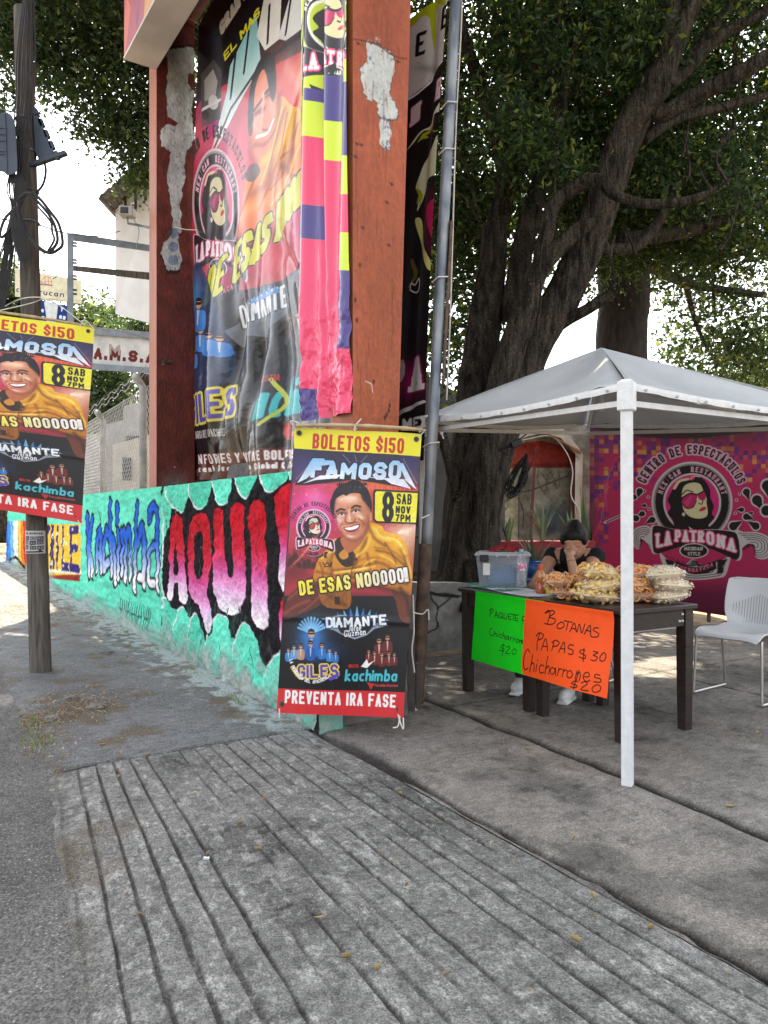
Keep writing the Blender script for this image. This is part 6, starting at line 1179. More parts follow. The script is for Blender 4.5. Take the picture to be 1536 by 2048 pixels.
def sword_plant(label, c, n, h, spread, m, w=.035):
    r = thing('sword_plant', label, 'plant', group='spiky pot plants by the niche'); b = MB()
    for i in range(n):
        a = rng.uniform(0,6.28); lean = spread*rng.uniform(.2,1); hh = h*rng.uniform(.55,1); d = V3(math.cos(a),math.sin(a)*.6,0); tw = V3(-math.sin(a),math.cos(a),0); g = []
        for k in range(9):
            t_ = k/8; p = c+d*(lean*hh*t_**1.7+.02)+ZU*hh*t_*(1-.18*lean*t_); ww = w*(math.sin(math.pi*min(1,t_*.82+.18)))**.7*(1-t_**5)
            g.append([p-tw*ww, p+d*.006, p+tw*ww])
        b.grid(np.array(g))
    b.build('leaves', m, r, smooth=True); return r
sword_plant('spiky plant in the striped blue pot behind the bottles', potc+V3(0,0,.25), 14, .45, .7, M['swordpale'], .016)
sword_plant('broad grey green spiky plant at the near end of the red trough', c+V3(-.38,-.02,.97), 7, .36, .5, M['sword'], .032); sword_plant('thin dark spiky plant in the middle of the red trough', c+V3(.0,0,.97), 16, .62, .65, M['swordpale'], .014); sword_plant('dark bushy spiky plant at the far end of the red trough', c+V3(.32,0,.97), 14, .42, .6, M['sword'], .018)
sk = P(1173,1120,8.9); sk[2] = .3; sword_plant('tall upright snake plant beside the magenta banner edge', sk, 7, 1.42, .07, M['sword'], .055)
sp = thing('plant_pot', 'dark clay pot holding the tall snake plant', 'pot'); b = MB(); cpt = V3(sk[0],sk[1],0); b.lathe([(.13,0),(.16,.3),(.18,.33),(.15,.33),(.14,.28),(.0001,.28)], cpt, 20); b.build('pot_body', M['redpot'], sp, smooth=True)
# ------------------------------------------------------------------ utility pole and its cables
M['oldwood'] = mat('weathered_pole_wood', (.15,.135,.115), (.06,.053,.045), 7, .85, .5, 30, .2, stretch=(6,6,.5), lo=.3, hi=.65)
pb_ = G(82,1342); ptp = P(46,18,6.42); up = thing('utility_pole', 'weathered round wooden utility pole standing in the sidewalk', 'utility pole'); z_ = np.linspace(-.1,1,34)
b = MB(); b.tube([pb_+(ptp-pb_)*t for t in z_], np.interp(z_,[0,1],[.085,.072]), 20, rf=lambda i,th,p: 1+.03*math.sin(th*3+1)+.02*math.sin(th*7)-.10*math.exp(-((th-4.9)/.10)**2)*(z_[i]<.35)); b.build('pole_shaft', M['oldwood'], up, smooth=True)
b = MB(); c = pb_+(ptp-pb_)*.72
for dz in (.0,.5,.9,-.4): q_ = c+(ptp-pb_)*dz*.12; b = MB(); b.tube([q_+V3(.082*math.cos(a),.082*math.sin(a),0) for a in np.linspace(0,6.28,20)], .008, 5); b.build('steel_band', M['steel'], up)
A = Art(90,110,[(0,0),(90,0),(90,110),(0,110)],'#b9b8b4'); A.text('SE BUSCAN',(14,18),(78,18),9,.25,'#1c1c1c'); r = random.Random(2)
for i in range(3):
    for j in range(3): x,y = 8+i*26+r.uniform(-2,2),26+j*23+r.uniform(-2,2); A.poly([(x,y),(x+23,y+r.uniform(-2,2)),(x+22,y+19),(x,y+20)],r.choice(['#3c3c40','#5a5a5c','#6f6f70','#4a4a4c'])); A.ell(x+11,y+10,7,4,'#a0a0a0'); A.ell(x+11,y+10,3,3,'#222222')
A.poly([(10,99),(80,97),(80,104),(10,106)],'#2a2a2a'); A.ell(70,96,5,6,'#2a2a2a')
cp = pb_+(ptp-pb_)*((1.3-59/1536*6.3)/ptp[2]); u_ = np.linspace(0,1,90); v_ = np.linspace(0,1,110); U_,W_ = np.meshgrid(u_,v_); th = math.pi*1.5+(U_-.5)*2.3; rr_ = .0905
flv = np.stack([cp[0]+rr_*np.cos(th), cp[1]+rr_*np.sin(th), cp[2]+.09-.185*W_], -1); tag(qmesh('paper_flyer', flv.reshape(-1,3), gquads(110,90), M['card'], None, (A.rgb()*.85).reshape(-1,3)), 'black and white photocopied flyer pasted round the wooden pole', 'flyer')
M['box'] = mat('blue_black_plastic', (.035,.05,.075), (.05,.065,.09), 4, .5, .1, 20, .4)
def pd(x, y, d): return P(0+x/4.267, 180+y/4.267, d)
sb_ = thing('splice_case', 'dark rounded cable splice case hanging beside the wooden pole', 'cable box'); b = MB(); d_ = 6.25
pts = [(-40,230),(20,195),(60,190),(100,215),(130,290),(140,420),(150,600),(150,690),(110,720),(60,730),(30,700),(-60,690)]
n = len(pts); v = [pd(x,y,d_-.10) for x,y in pts]+[pd(x,y,d_+.12) for x,y in pts]; b.add(v,[tuple(range(n)),tuple(range(2*n-1,n-1,-1))]+[(i,n+i,n+(i+1)%n,(i+1)%n) for i in range(n)])
for y in (320,375,430,520,545): b.tube([pd(-40,y,d_-.105),pd(40,y+2,d_-.105),pd(60,y+4,d_-.105)],.006,4)
b.tube([pd(42,200,d_-.103),pd(60,700,d_-.103)],.008,4); o = b.build('case_body', M['box'], sb_); o.modifiers.new('round','BEVEL').width = .012
tb_ = thing('terminal_box', 'slanted flat black terminal box fixed on the wooden pole', 'terminal box'); b = MB(); pts = [(285,215),(320,200),(470,555),(440,580),(370,605),(335,610),(300,520)]; n = len(pts); v = [pd(x,y,6.32) for x,y in pts]+[pd(x,y,6.46) for x,y in pts]; b.add(v,[tuple(range(n)),tuple(range(2*n-1,n-1,-1))]+[(i,n+i,n+(i+1)%n,(i+1)%n) for i in range(n)]); b.build('case_body', M['box'], tb_)
b = MB()
for x,y in ((355,285),(400,380),(443,475),(310,195),(485,560)): b.box(pd(x,y,6.34), (.07,.04,.035), (nrm(V3(.4,0,-1)),V3(0,1,0),nrm(V3(1,0,.4))), bev=.004)
b.box(pd(410,592,6.34),(.32,.05,.03),(nrm(V3(1,0,.35)),V3(0,1,0),nrm(V3(-.35,0,1)))); b.build('mounting_clip', M['box'], tb_)
def cables(name, label, paths, rad, cat='cable', mm='cable'):
    b = MB()
    for p in paths: b.tube(catmull(p,6), rad*random.uniform(.8,1.2), 5)
    return tag(b.build(name, M[mm]), label, cat)
vert = []
for i in range(11):
    x0, x1 = 110+i*16+random.uniform(-9,9), 95+i*14+random.uniform(-9,9); vert.append([pd(200+i*9,-800,6.2-.02*(i%4)), pd(x0+40,-300,6.22), pd(x0+30,60,6.22), pd(x1+20,400,6.22), pd(x1+random.uniform(-10,10),720,6.22), pd(130+i*3,900,6.22), pd(120+i*4,1010,6.22)])
cables('cable_bundle', 'bundle of vertical black cables strapped along the wooden pole', vert, .0048, 'cables')
hang = []
for i in range(26):
    x = 60+i*3; hang.append([pd(80+i*4,720,6.2),pd(75+i*6+random.uniform(-20,20),860,6.2),pd(100+i*3,1000,6.2),pd(70+i*3-random.uniform(0,40),1250,6.2),pd(20+i*4-random.uniform(0,70),1560,6.2),pd(-10+i*2-random.uniform(0,60),1900,6.2)])
cables('cable_tangle', 'loose dark cables trailing down past the wooden pole', hang, .0055, 'cables')
coil = []
for i,(rx,x1,y1) in enumerate(((1,535,1250),(.9,490,1230),(.82,462,1220))): coil.append([pd(165,920,6.15),pd(230,885-i*3,6.1),pd(320,910+i*40,6.1),pd(430,1040+i*40,6.08),pd(505-i*30,1150+i*30,6.08),pd(x1,y1+60,6.08),pd(x1-50,1370,6.08),pd(420,1392,6.08),pd(330,1350-i*8,6.1),pd(240,1230,6.15),pd(170,1060,6.15),pd(150,960,6.15)])
for i in range(7): coil.append([pd(130,1000,6.12),pd(95+i*6,1080,6.1),pd(110+i*8,1220,6.1),pd(140+i*7,1350,6.1),pd(180+i*6,1450-i*6,6.1),pd(225-i*2,1460-i*14,6.1),pd(240-i*6,1400,6.1),pd(210-i*8,1250,6.1),pd(160,1080,6.1),pd(140,1000,6.12)])
coil.append([pd(120,1010,6.12),pd(40,1100,6.1),pd(0,1220,6.1),pd(20,1255,6.1),pd(80,1190,6.1),pd(120,1060,6.1)])
cables('cable_loop', 'coiled spare cable looped on the wooden pole', coil, .011, 'cable coil')
cables('drop_cable', 'single black cable curving from the terminal box back to the pole', [[pd(378,610,6.36),pd(392,690,6.36),pd(370,800,6.36),pd(315,875,6.36)]], .009)
cables('overhead_wire', 'thin wire crossing the sky to the white tower', [[pd(-200,1060,6.5),pd(0,1100,6.8),pd(320,1150,7.5),P(130,466,9),P(200,472,11),P(240,462,13)]], .008)
cables('overhead_wire', 'thin wire running up from the left into the leaves', [[pd(-60,150,6.5),pd(60,175,6.4),pd(130,190,6.3)]], .008)
b = MB(); tag
# ------------------------------------------------------------------ far left: tower, frames, signs, fence, houses
M['white'] = mat('whitewashed_wall', (.82,.82,.82), (.62,.62,.61), 1.6, .9, .25, 12, .2, lo=.42, hi=.75); M['tile'] = mat('roof_tile', (.16,.13,.115), (.08,.07,.065), 9, .85, .5, 25)
tw = thing('white_tower', 'white plastered tower box with tiled lean-to roof', 'building'); D0 = 13.5
b = MB(); fr = [P(231,372,D0),P(330,285,D0),P(330,655,D0-.2),P(231,628,D0)]; bk2 = [p+V3(1.4,2.2,0) for p in fr]; b.hexa([fr[3],fr[2],bk2[2],bk2[3],fr[0],fr[1],bk2[1],bk2[0]]); b.build('tower_wall', M['white'], tw)
b = MB(); g = []
for i in range(26):
    t_ = i/25; g.append([P(196+t_*130,398-t_*112,D0-.45)+V3(0,0,.05*abs(math.sin(i*1.3)))+V3(0,k*2.6,.0) for k in (0,.5,1)])
b.grid(np.array(g)); o = b.build('tiled_roof', M['tile'], tw); o.modifiers.new('t','SOLIDIFY').thickness = -.12
b = MB()
for x0,y0,x1,y1 in ((251,370,251,413),(271,365,271,420),(291,360,291,400)): b.tube([P(x0,y0,D0-.1),P(x1,y1,D0-.1)],.025,6)
b.build('roof_strut', M['iron'], tw)
fl = thing('flood_light', 'grey box floodlight on a short arm beside the peeling column', 'lamp'); b = MB(); c = P(255,425,8.7); b.box(c,(.155,.13,.11),(nrm(V3(1,.1,-.03)),V3(0,1,0),ZU),bev=.01); b.build('lamp_body', mat('lamp_grey',(.38,.37,.33),(.30,.29,.26),8,.6), fl)
b = MB(); b.box(c+V3(-.015,-.07,0),(.085,.01,.07),bev=.004); b.build('lens', M['black'], fl); b = MB(); b.tube([c-V3(0,0,.05),P(256,447,8.7),P(275,450,8.7),P(302,456,8.65)],.014,6); b.tube(catmull([P(268,440,8.7),P(278,460,8.7),P(272,500,8.7)],4),.004,4); b.build('arm', M['steel'], fl)
M['bluesteel'] = mat('grey_blue_steel', (.20,.23,.26), (.13,.15,.17), 5, .6, .15, 20, .4); fm = thing('empty_billboard', 'empty grey steel sign frame on a tall post', 'frame'); b = MB(); b.hexa([P(x,y,d) for x,y,d in ((135,700,11),(147,700,11),(147,700,11.12),(135,700,11.12),(134,466,11),(147,466,11),(147,466,11.12),(134,466,11.12))]); b.build('post', M['bluesteel'], fm)
b = MB(); b.hexa([P(x,y,d) for x,y,d in ((147,482,11),(300,503,11.6),(300,503,11.75),(147,482,11.12),(147,466,11),(300,490,11.6),(300,490,11.75),(147,466,11.12))]); b.build('top_beam', M['bluesteel'], fm)
b = MB(); b.hexa([P(x,y,d) for x,y,d in ((147,542,11),(300,560,11.6),(300,560,11.7),(147,542,11.1),(147,531,11),(300,545,11.6),(300,545,11.7),(147,531,11.1))]); b.build('old_board', M['oldwood'], fm)
b = MB()
for y in (486,492,520,526,552,558,580,588): b.box(P(150,y,11.02),(.05,.04,.02))
b.build('bracket', M['iron'], fm)
gs = thing('gate_sign', 'white gate beam sign with brown block initials', 'sign'); sc4 = [P(140,664,10.2),P(345,682,9.4),P(345,738,9.4),P(140,724,10.2)]
A = Art(330,90,[(140,664),(345,682),(345,738),(140,724)],'#cfcfca'); A.text('C.A.M.S.A.',(160,716),(322,728),23,.30,'#6a2e28',gap=.42); A.crop(0,500,3); A.poly([(672,562),(748,566),(750,634),(672,630)],'#cfcfca',.0); A.text('M',(678,628),(744,634),62,.2,'#a89a92',(1,'#8a8078'),up=(0,-1)); A.crop(0,0,1); A.noise(.1,.03,4)
sheet('letter_board', sc4, A, M['plaster'], None, gs, .85)
b = MB()
for ya,yb,yc,yd in ((650,664,668,682),(724,736,738,750)): b.hexa([P(130,yb,10.15),P(350,yd,9.35),P(350,yd,9.6),P(130,yb,10.4),P(130,ya,10.15),P(350,yc,9.35),P(350,yc,9.6),P(130,ya,10.4)])
b.build('steel_channel', M['bluesteel'], gs); b = MB(); b.hexa([p+V3(0,.03,0) for p in (sc4[3],sc4[2])]+[p+V3(0,.12,0) for p in (sc4[2],sc4[3])]+[p+V3(0,.03,0) for p in (sc4[0],sc4[1])]+[p+V3(0,.12,0) for p in (sc4[1],sc4[0])]); b.build('backing', M['bluesteel'], gs)
b = MB(); b.tube([P(120,1010,10.4),P(120,650,10.4)],.07,8); b.build('post', M['bluesteel'], gs)
cs = thing('shop_sign', 'cream sign with small house drawing beyond the wooden pole', 'sign'); q = [(30,536),(163,561),(163,608),(30,593)]; A = Art(260,110,q,'#dcd6b8'); A.crop(0,180,4.267); A.line([(345,1675),(400,1660),(470,1675)],8,'#3a4a88',3)
A.lines([[(375,1640),(410,1597),(455,1605),(468,1640),(460,1672),(390,1672),(375,1640)],[(410,1600),(415,1670)],[(440,1605),(440,1670)],[(378,1645),(466,1640)]],4,'#c05838'); A.line([(480,1615),(525,1590)],7,'#3a4048'); A.text('construcan',(140,1722),(565,1772),48,.20,'#2e3a6a',gap=.3,flat=False); A.line([(350,1772),(560,1800)],4,'#a04038')
A.crop(0,0,1); A.glow(60,560,30,30,'#efe9c8',.6); sheet('sign_face', [P(x,y,26) for x,y in q], A, M['plaster'], None, cs, .9)
b = MB(); b.hexa([P(30,593,26.05),P(163,608,26.05),P(163,608,26.3),P(30,593,26.3),P(30,536,26.05),P(163,561,26.05),P(163,561,26.3),P(30,536,26.3)]); b.tube([P(60,900,26.4),P(60,560,26.4)],.12,8); b.tube([P(140,900,26.4),P(140,570,26.4)],.12,8); b.build('sign_frame', M['bluesteel'], cs)
q = [(80,600),(136,612),(136,668),(80,655)]; A = Art(110,110,q,'#22407e'); A.poly([(88,603),(116,608),(110,660),(96,658)],'#d4d8da'); A.text('Y',(119,622),(126,624),9,.26,'#e0e4e8'); A.text('es',(117,637),(130,640),11,.26,'#e0e4e8'); A.text('les',(115,652),(133,655),10,.26,'#e0e4e8'); A.text('e',(82,624),(87,625),9,.3,'#e0e4e8'); A.text('a',(82,638),(88,639),9,.3,'#e0e4e8')
bs = thing('blue_sign', 'small blue and white sign under the cream shop sign', 'sign'); sheet('sign_face', [P(x,y,25) for x,y in q], A, M['plaster'], None, bs, .9); b = MB(); b.hexa([P(80,655,25.03),P(136,668,25.03),P(136,668,25.2),P(80,655,25.2),P(80,600,25.03),P(136,612,25.03),P(136,612,25.2),P(80,600,25.2)]); b.tube([P(100,900,25.3),P(100,610,25.3)],.08,6); b.build('sign_frame', M['bluesteel'], bs)
# fence along the top of the wall: bent posts and wire mesh
M['concpost'] = mat('concrete_post', (.42,.42,.41), (.28,.28,.27), 8, .9, .3, 30); M['wire'] = mat('galvanised_wire', (.30,.31,.31), (.20,.2,.2), 10, .5, 0, 40, .4, .4)
fposts = []
for px0,py0,px1,py1,px2,py2,d,lab in ((287,975,286,775,270,752,9.6,'bent fence post next to the peeling column'),(207,1000,206,842,194,824,12.3,'bent fence post above the kachimba lettering'),(152,1006,152,880,143,868,15.5,'bent fence post just beyond the street banner edge')):
    b = MB(); b.tube([P(px0,py0+6,d),P(px1,py1,d),P((px1+px2)/2,(py1+py2)/2,d),P(px2,py2,d-.1)],.05,8); tag(b.build('fence_post', M['concpost'], smooth=True), lab, 'fence post', 'bent posts of the mesh fence'); fposts.append((P(px0,py0,d),P(px1,py1,d)))
b = MB(); a0, a1 = fposts[0][0]-UW*1.2, fposts[2][0]+UW*6; top = 1.35; L_ = np.linalg.norm((a1-a0)[:2]); n = int(L_/.11)
zb = 1.50
for i in range(-13, n):
    for s_ in (0,1):
        k0 = max(0,i)*.11; x0 = i*.11; pts = []
        for k in range(2):
            xx = x0+(0 if k == 0 else top); z = zb+(k*top if s_ == 0 else top-k*top)
            f_ = min(max(xx,0),L_); z = z+((f_-xx) if s_ == 0 else -(f_-xx)); p = a0+nrm(a1-a0)*f_; pts.append(V3(p[0],p[1],z))
        if np.linalg.norm(pts[0]-pts[1]) > .05: b.tube(pts,.0035,3,cap=False)
for z in (zb,zb+top): b.tube([V3(a0[0],a0[1],z),V3(a1[0],a1[1],z)],.01,4)
tag(b.build('wire_mesh_fence', M['wire']), 'grey diamond wire mesh along the top of the painted wall', 'fence')
b = MB()
for z in (.10,.18): 
    pts = [a0+nrm(a1-a0)*x+V3(-.08,-.05,zb+top+z-a0[2]+.03*math.sin(x*9)) for x in np.linspace(0,L_*.6,60)]; b.tube(pts,.004,3)
    for x in np.linspace(0,L_*.6,50): p = a0+nrm(a1-a0)*x+V3(-.08,-.05,zb+top+z-a0[2]+.03*math.sin(x*9)); b.tube([p-V3(.03,0,.03),p+V3(.03,0,.03)],.003,3)
tag(b.build('barbed_wire', M['wire']), 'barbed wire strands above the mesh fence', 'wire')
M['block'] = mat('grey_block_wall', (.36,.36,.36), (.27,.27,.27), 3, .9, .3, 14); M['sunwall'] = mat('pale_rendered_wall', (.60,.57,.50), (.48,.46,.41), 2, .9, .2, 14)
def house(name, label, pts, d, dep, m, cat='building', win=()):
    r = thing(name, label, cat); b = MB(); n = len(pts); v = [P(x,y,d) for x,y in pts]+[P(x,y,d)+V3(dep*.15,dep,0) for x,y in pts]; b.add(v,[tuple(range(n)),tuple(range(2*n-1,n-1,-1))]+[(i,n+i,n+(i+1)%n,(i+1)%n) for i in range(n)]); b.build('wall', m, r)
    for x0,y0,x1,y1 in win: b = MB(); b.hexa([P(x,y,dd) for y,_ in ((y1,0),) for x,dd in ((x0,d-.05),(x1,d-.05),(x1,d+.05),(x0,d+.05))]+[P(x,y0,dd) for x,dd in ((x0,d-.05),(x1,d-.05),(x1,d+.05),(x0,d+.05))]); b.build('window', M['black'], r)
    return r
house('block_house', 'grey block house stepping down behind the mesh fence', [(165,1040),(165,870),(205,866),(208,850),(246,840),(248,812),(330,790),(330,1040)], 17, 4, M['block'], win=((252,872,300,900),))
house('rendered_house', 'sunlit cream rendered house behind the grey block walls', [(225,1040),(225,890),(330,860),(330,1040)], 15.5, 1, M['sunwall'], win=((245,915,262,960),))
house('street_house', 'low pale house far along the street', [(-200,1035),(-200,900),(120,900),(120,1035)], 42, 8, M['sunwall'], win=((-120,930,-80,980),(20,930,60,980)))
# behind the tent on the far side
house('yard_house', 'cream yard building behind the magenta banner', [(1290,1130),(1290,838),(1420,832),(1700,815),(2900,740),(2900,1130)], 17, 4, M['cream'], win=((1300,848,1345,868),(1360,846,1400,862)))
b = MB(); b.hexa([P(1340,835,13),P(1455,829,13),P(1455,829,14.5),P(1340,835,14.5),P(1340,829,13),P(1455,822,13),P(1455,822,14.5),P(1340,829,14.5)]); b.tube([P(1345,1150,13.1),P(1345,832,13.1)],.04,6); b.tube([P(1450,1150,13.1),P(1450,826,13.1)],.04,6); tag(b.build('pink_awning', mat('pink_cloth',(.55,.10,.25),(.65,.55,.5),2,.8)), 'flat pink awning showing above the magenta banner', 'awning')
A = Art(160,40,[(1480,822),(1640,800),(1640,840),(1480,850)],'#b8a888'); A.text('VIP LA PATRONA',(1486,842),(1630,826),14,.28,'#f0ece4'); sg = thing('yard_sign', 'tan sign strip with white letters above the banner', 'sign'); sheet('sign_face', [P(1480,822,14),P(1640,800,14),P(1640,840,14),P(1480,850,14)], A, M['plaster'], None, sg); b = MB(); b.hexa([P(x,y,d) for x,y,d in ((1480,850,14.02),(1640,840,14.02),(1640,840,14.15),(1480,850,14.15),(1480,822,14.02),(1640,800,14.02),(1640,800,14.15),(1480,822,14.15))]); b.tube([P(1560,1150,14.2),P(1560,815,14.2)],.05,6); b.build('sign_frame', M['iron'], sg)
# ------------------------------------------------------------------ trees
M['bark'] = mat('fig_bark', (.066,.056,.043), (.013,.011,.009), 6, .88, 1.0, 16, .15, stretch=(3,3,.6), lo=.36, hi=.66, speck=(16,.04,(.13,.12,.095)), grit=(45,.4), bdist=.06); M['darkbark'] = mat('dark_bark', (.05,.045,.042), (.028,.025,.024), 5, .9, .6, 22, .15, stretch=(3,3,1.2)); M['lichen'] = mat('lichen_bark', (.06,.05,.038), (.018,.015,.012), 6, .9, .9, 30, .2, stretch=(3,3,1), speck=(38,.14,(.20,.175,.115)))
M['leaf'] = leafmat('fig_leaf', (.010,.025,.010), (.032,.062,.020), (.15,.19,.04)); M['leaf2'] = leafmat('far_leaf', (.014,.030,.012), (.036,.062,.021), (.12,.145,.04))
SDIR = np.array(sd)
SUNHOLES = [(G(1300,1340),.34),(G(1345,1325),.26),(G(1285,1380),.2),(G(1452,1412),.12),(G(1410,1228),.6),(G(1470,1232),.5),(G(1490,1238),.5),(V3(1.3,4.6,2.2),.06),(V3(2.0,4.6,2.1),.09),(V3(1.6,5.0,2.2),.05)]      # gaps in the leaves that let the sun through
def crown(name, parent, ells, size, mat_, seed, droop=.5):
    """ells: (centre, radii, clusters, leaves each); leaves hang in loose sprays"""
    g = np.random.default_rng(seed); V, k = [], 0
    for c, r, nc, nl in ells:
        d = g.normal(size=(nc,3)); d /= np.linalg.norm(d,axis=1,keepdims=True); rad = g.uniform(.15,1,nc)**(1/2.2); cc = np.asarray(c)+d*rad[:,None]*np.asarray(r)
        sr = g.uniform(.16,.36,nc)*size/.07
        ci = np.repeat(np.arange(nc), nl); n = len(ci); off = g.normal(size=(n,3))*np.array((.55,.55,.42)); pos = cc[ci]+off*sr[ci][:,None]
        az = g.uniform(0,2*np.pi,n); dip = g.normal(-droop,.45,n); ax = np.stack([np.cos(az)*np.cos(dip),np.sin(az)*np.cos(dip),np.sin(dip)],1)
        t = g.normal(size=(n,3)); sd_ = np.cross(ax,t); sd_ /= np.linalg.norm(sd_,axis=1,keepdims=True); up = np.cross(sd_,ax)
        l = size*g.uniform(.5,1.5,n)[:,None]; w = l*.23
        q = np.stack([pos-ax*l*.5, pos+sd_*w+up*w*.35-ax*l*.05, pos+ax*l*.5-up*l*.08, pos-sd_*w+up*w*.35-ax*l*.05],1); V.append(q.reshape(-1,3))
    V = np.concatenate(V)
    c4 = V.reshape(-1,4,3).mean(1); keep = np.ones(len(c4), bool)
    for g0, r in SUNHOLES:
        w = c4-g0; a = w@SDIR; keep &= ~((np.linalg.norm(w-a[:,None]*SDIR,axis=1) < r*(1+.25*np.sin(a*7+g0[0]*9))) & (a > 0))
    V = V.reshape(-1,4,3)[keep].reshape(-1,3)
    return qmesh(name, V, np.arange(len(V)).reshape(-1,4), mat_, parent, smooth=False)
def limb(b, pts, rad, n=12, sub=6, flute=.10, seed=0, m=0):
    pts = catmull(pts, sub); rad = np.interp(np.linspace(0,1,len(pts)), np.linspace(0,1,len(rad)), rad)
    b.tube(pts, rad, n, m, rf=lambda i,th,p: 1+flute*math.sin(th*3+p[2]*1.7+seed)+.5*flute*math.sin(th*5-p[2]*2.3+seed*2)+.09*(vnoise(th*2.5+seed*3,p[2]*3,7)-.5)+.05*(vnoise(th*7,p[2]*11,9)-.5))
fig = thing('fig_tree', 'huge old fig tree with fused stems and dense dark crown rising from the planter', 'tree')
b = MB()
L1 = [P(955,1175,8.0),P(958,1050,7.9),P(1002,860,7.85),P(1068,690,7.8),P(1130,580,7.75),P(1180,470,7.7),P(1206,395,7.65),P(1258,262,7.55),P(1313,170,7.4),P(1352,85,7.3),P(1402,-40,7.2),P(1440,-150,7.1)]
limb(b, L1, [.27,.22,.195,.185,.185,.18,.175,.165,.15,.10,.08,.06], 18, 8, .08, 1)
L2 = [P(940,1175,7.75),P(945,1050,7.68),P(978,870,7.62),P(1010,735,7.55),P(1042,640,7.5),P(1070,555,7.45),P(1106,508,7.4),P(1158,460,7.35),P(1192,448,7.3)]
limb(b, L2, [.23,.19,.165,.14,.125,.105,.085,.07,.055], 16, 8, .10, 2)
b.build('trunk', M['bark'], fig, smooth=True)
b = MB()
limb(b, [P(915,1180,7.9),P(922,1080,7.85),P(938,860,7.9),P(965,680,8.0),P(985,540,8.1),P(992,450,8.1)], [.24,.20,.18,.17,.15,.13], 16, 8, .1, 3); b.build('trunk', M['bark'], fig, smooth=True)
b = MB()      # lichen covered butt and roots
limb(b, [P(925,1195,7.75),P(930,1130,7.72),P(940,1020,7.70),P(960,900,7.68),P(975,840,7.7)], [.34,.235,.17,.11,.05], 26, 8, .16, 5)
limb(b, [P(968,1200,7.78),P(966,1130,7.74),P(968,1030,7.72),P(982,930,7.75),P(1000,850,7.8)], [.26,.175,.13,.09,.04], 24, 8, .16, 6)
for a,l_ in ((-2.4,.7),(-1.9,.6),(-1.4,.55),(-.8,.6),(-.2,.5),(-2.9,.6)):
    p0 = P(950,1165,7.75); d = V3(math.cos(a),math.sin(a),0); limb(b, [p0+d*.18+ZU*.2, p0+d*.28+ZU*.02, p0+d*(.28+l_*.3)-ZU*.10, p0+d*(.28+l_*.5)-ZU*.22], [.12,.09,.05,.02], 10, 5, .12, a)
limb(b, [P(915,1000,7.7),P(900,930,7.65),P(880,860,7.6),P(868,790,7.6)], [.07,.06,.05,.04], 8, 5, .1, 9)
b.build('buttress', M['lichen'], fig, smooth=True)
for pts, rad in (([P(1075,550,7.45),P(1092,470,7.42),P(1104,415,7.4),P(1125,394,7.38),P(1166,366,7.3),P(1204,364,7.2),P(1236,392,7.1),P(1300,408,7.0),P(1390,397,6.9),P(1462,358,6.8)], [.085,.08,.07,.07,.075,.07,.05,.045,.04,.012]),
 ([P(1070,690,7.85),P(1108,655,7.8),P(1140,637,7.7),P(1178,617,7.6),P(1226,586,7.5)], [.12,.085,.06,.055,.05]),
 ([P(1290,225,7.5),P(1330,227,7.4),P(1388,194,7.3),P(1476,150,7.1),P(1540,112,7.0),P(1640,70,6.9)], [.08,.085,.08,.075,.07,.05]),
 ([P(1305,180,7.45),P(1360,150,7.5),P(1430,80,7.5),P(1500,40,7.5),P(1600,-10,7.5)], [.10,.075,.06,.05,.04]), ([P(1300,210,7.5),P(1370,130,7.7),P(1450,20,7.9),P(1480,-60,8)], [.09,.06,.05,.04]),
 ([P(1320,170,7.4),P(1335,90,7.35),P(1345,0,7.3),P(1365,-80,7.3)], [.13,.11,.09,.08]),
 ([P(1285,280,7.6),P(1350,240,7.9),P(1440,215,8.2),P(1536,190,8.5)], [.06,.05,.05,.04]),
 ([P(992,470,8.1),P(1010,350,8.2),P(975,200,8.2),P(930,80,8.1),P(900,-40,8)], [.13,.09,.075,.06,.05]), ([P(1000,430,8.1),P(1040,300,8.1),P(1028,240,8.1),P(1070,120,8.1),P(1075,-20,8)], [.10,.075,.06,.05,.04]),
 ([P(1020,640,7.9),P(1050,470,7.9),P(1112,260,7.8),P(1133,140,7.7),P(1166,40,7.6),P(1185,-60,7.5)], [.12,.11,.08,.06,.05,.04]), ([P(1112,260,7.8),P(1105,120,7.8),P(1122,0,7.7)], [.05,.04,.03]),
 ([P(1195,400,7.7),P(1240,360,7.6),P(1252,322,7.5),P(1263,310,7.5)], [.10,.07,.06,.05]), ([P(1240,480,8.4),P(1330,470,8.6),P(1400,455,8.8),P(1540,400,9)], [.09,.08,.07,.05]), ([P(1200,500,8.2),P(1290,480,8.3),P(1385,330,8.5),P(1470,310,8.6)], [.07,.06,.05,.03])):
    b = MB(); limb(b, pts, rad, 10, 6, .06, pts[0][0]); b.build('limb', M['bark'], fig, smooth=True)
for i in range(26):
    x0, y0 = random.uniform(930,1500), random.uniform(20,520); d = random.uniform(7.2,8.2); b = MB(); limb(b, [P(x0,y0,d),P(x0+random.uniform(-30,40),y0-random.uniform(20,70),d),P(x0+random.uniform(-60,90),y0-random.uniform(60,160),d+.2)], [.018,.012,.006], 5, 3, 0); b.build('twig', M['bark'], fig)
for pts in ([(1112,310),(1110,380),(1113,430)],[(1095,440),(1080,520),(1082,600),(1072,680)],[(1230,470),(1222,520),(1240,580)],[(1213,478),(1225,540),(1236,600)]): b = MB(); limb(b, [P(x,y,7.3) for x,y in pts], [.010,.008,.004], 5, 3, 0); b.build('twig', M['bark'], fig)

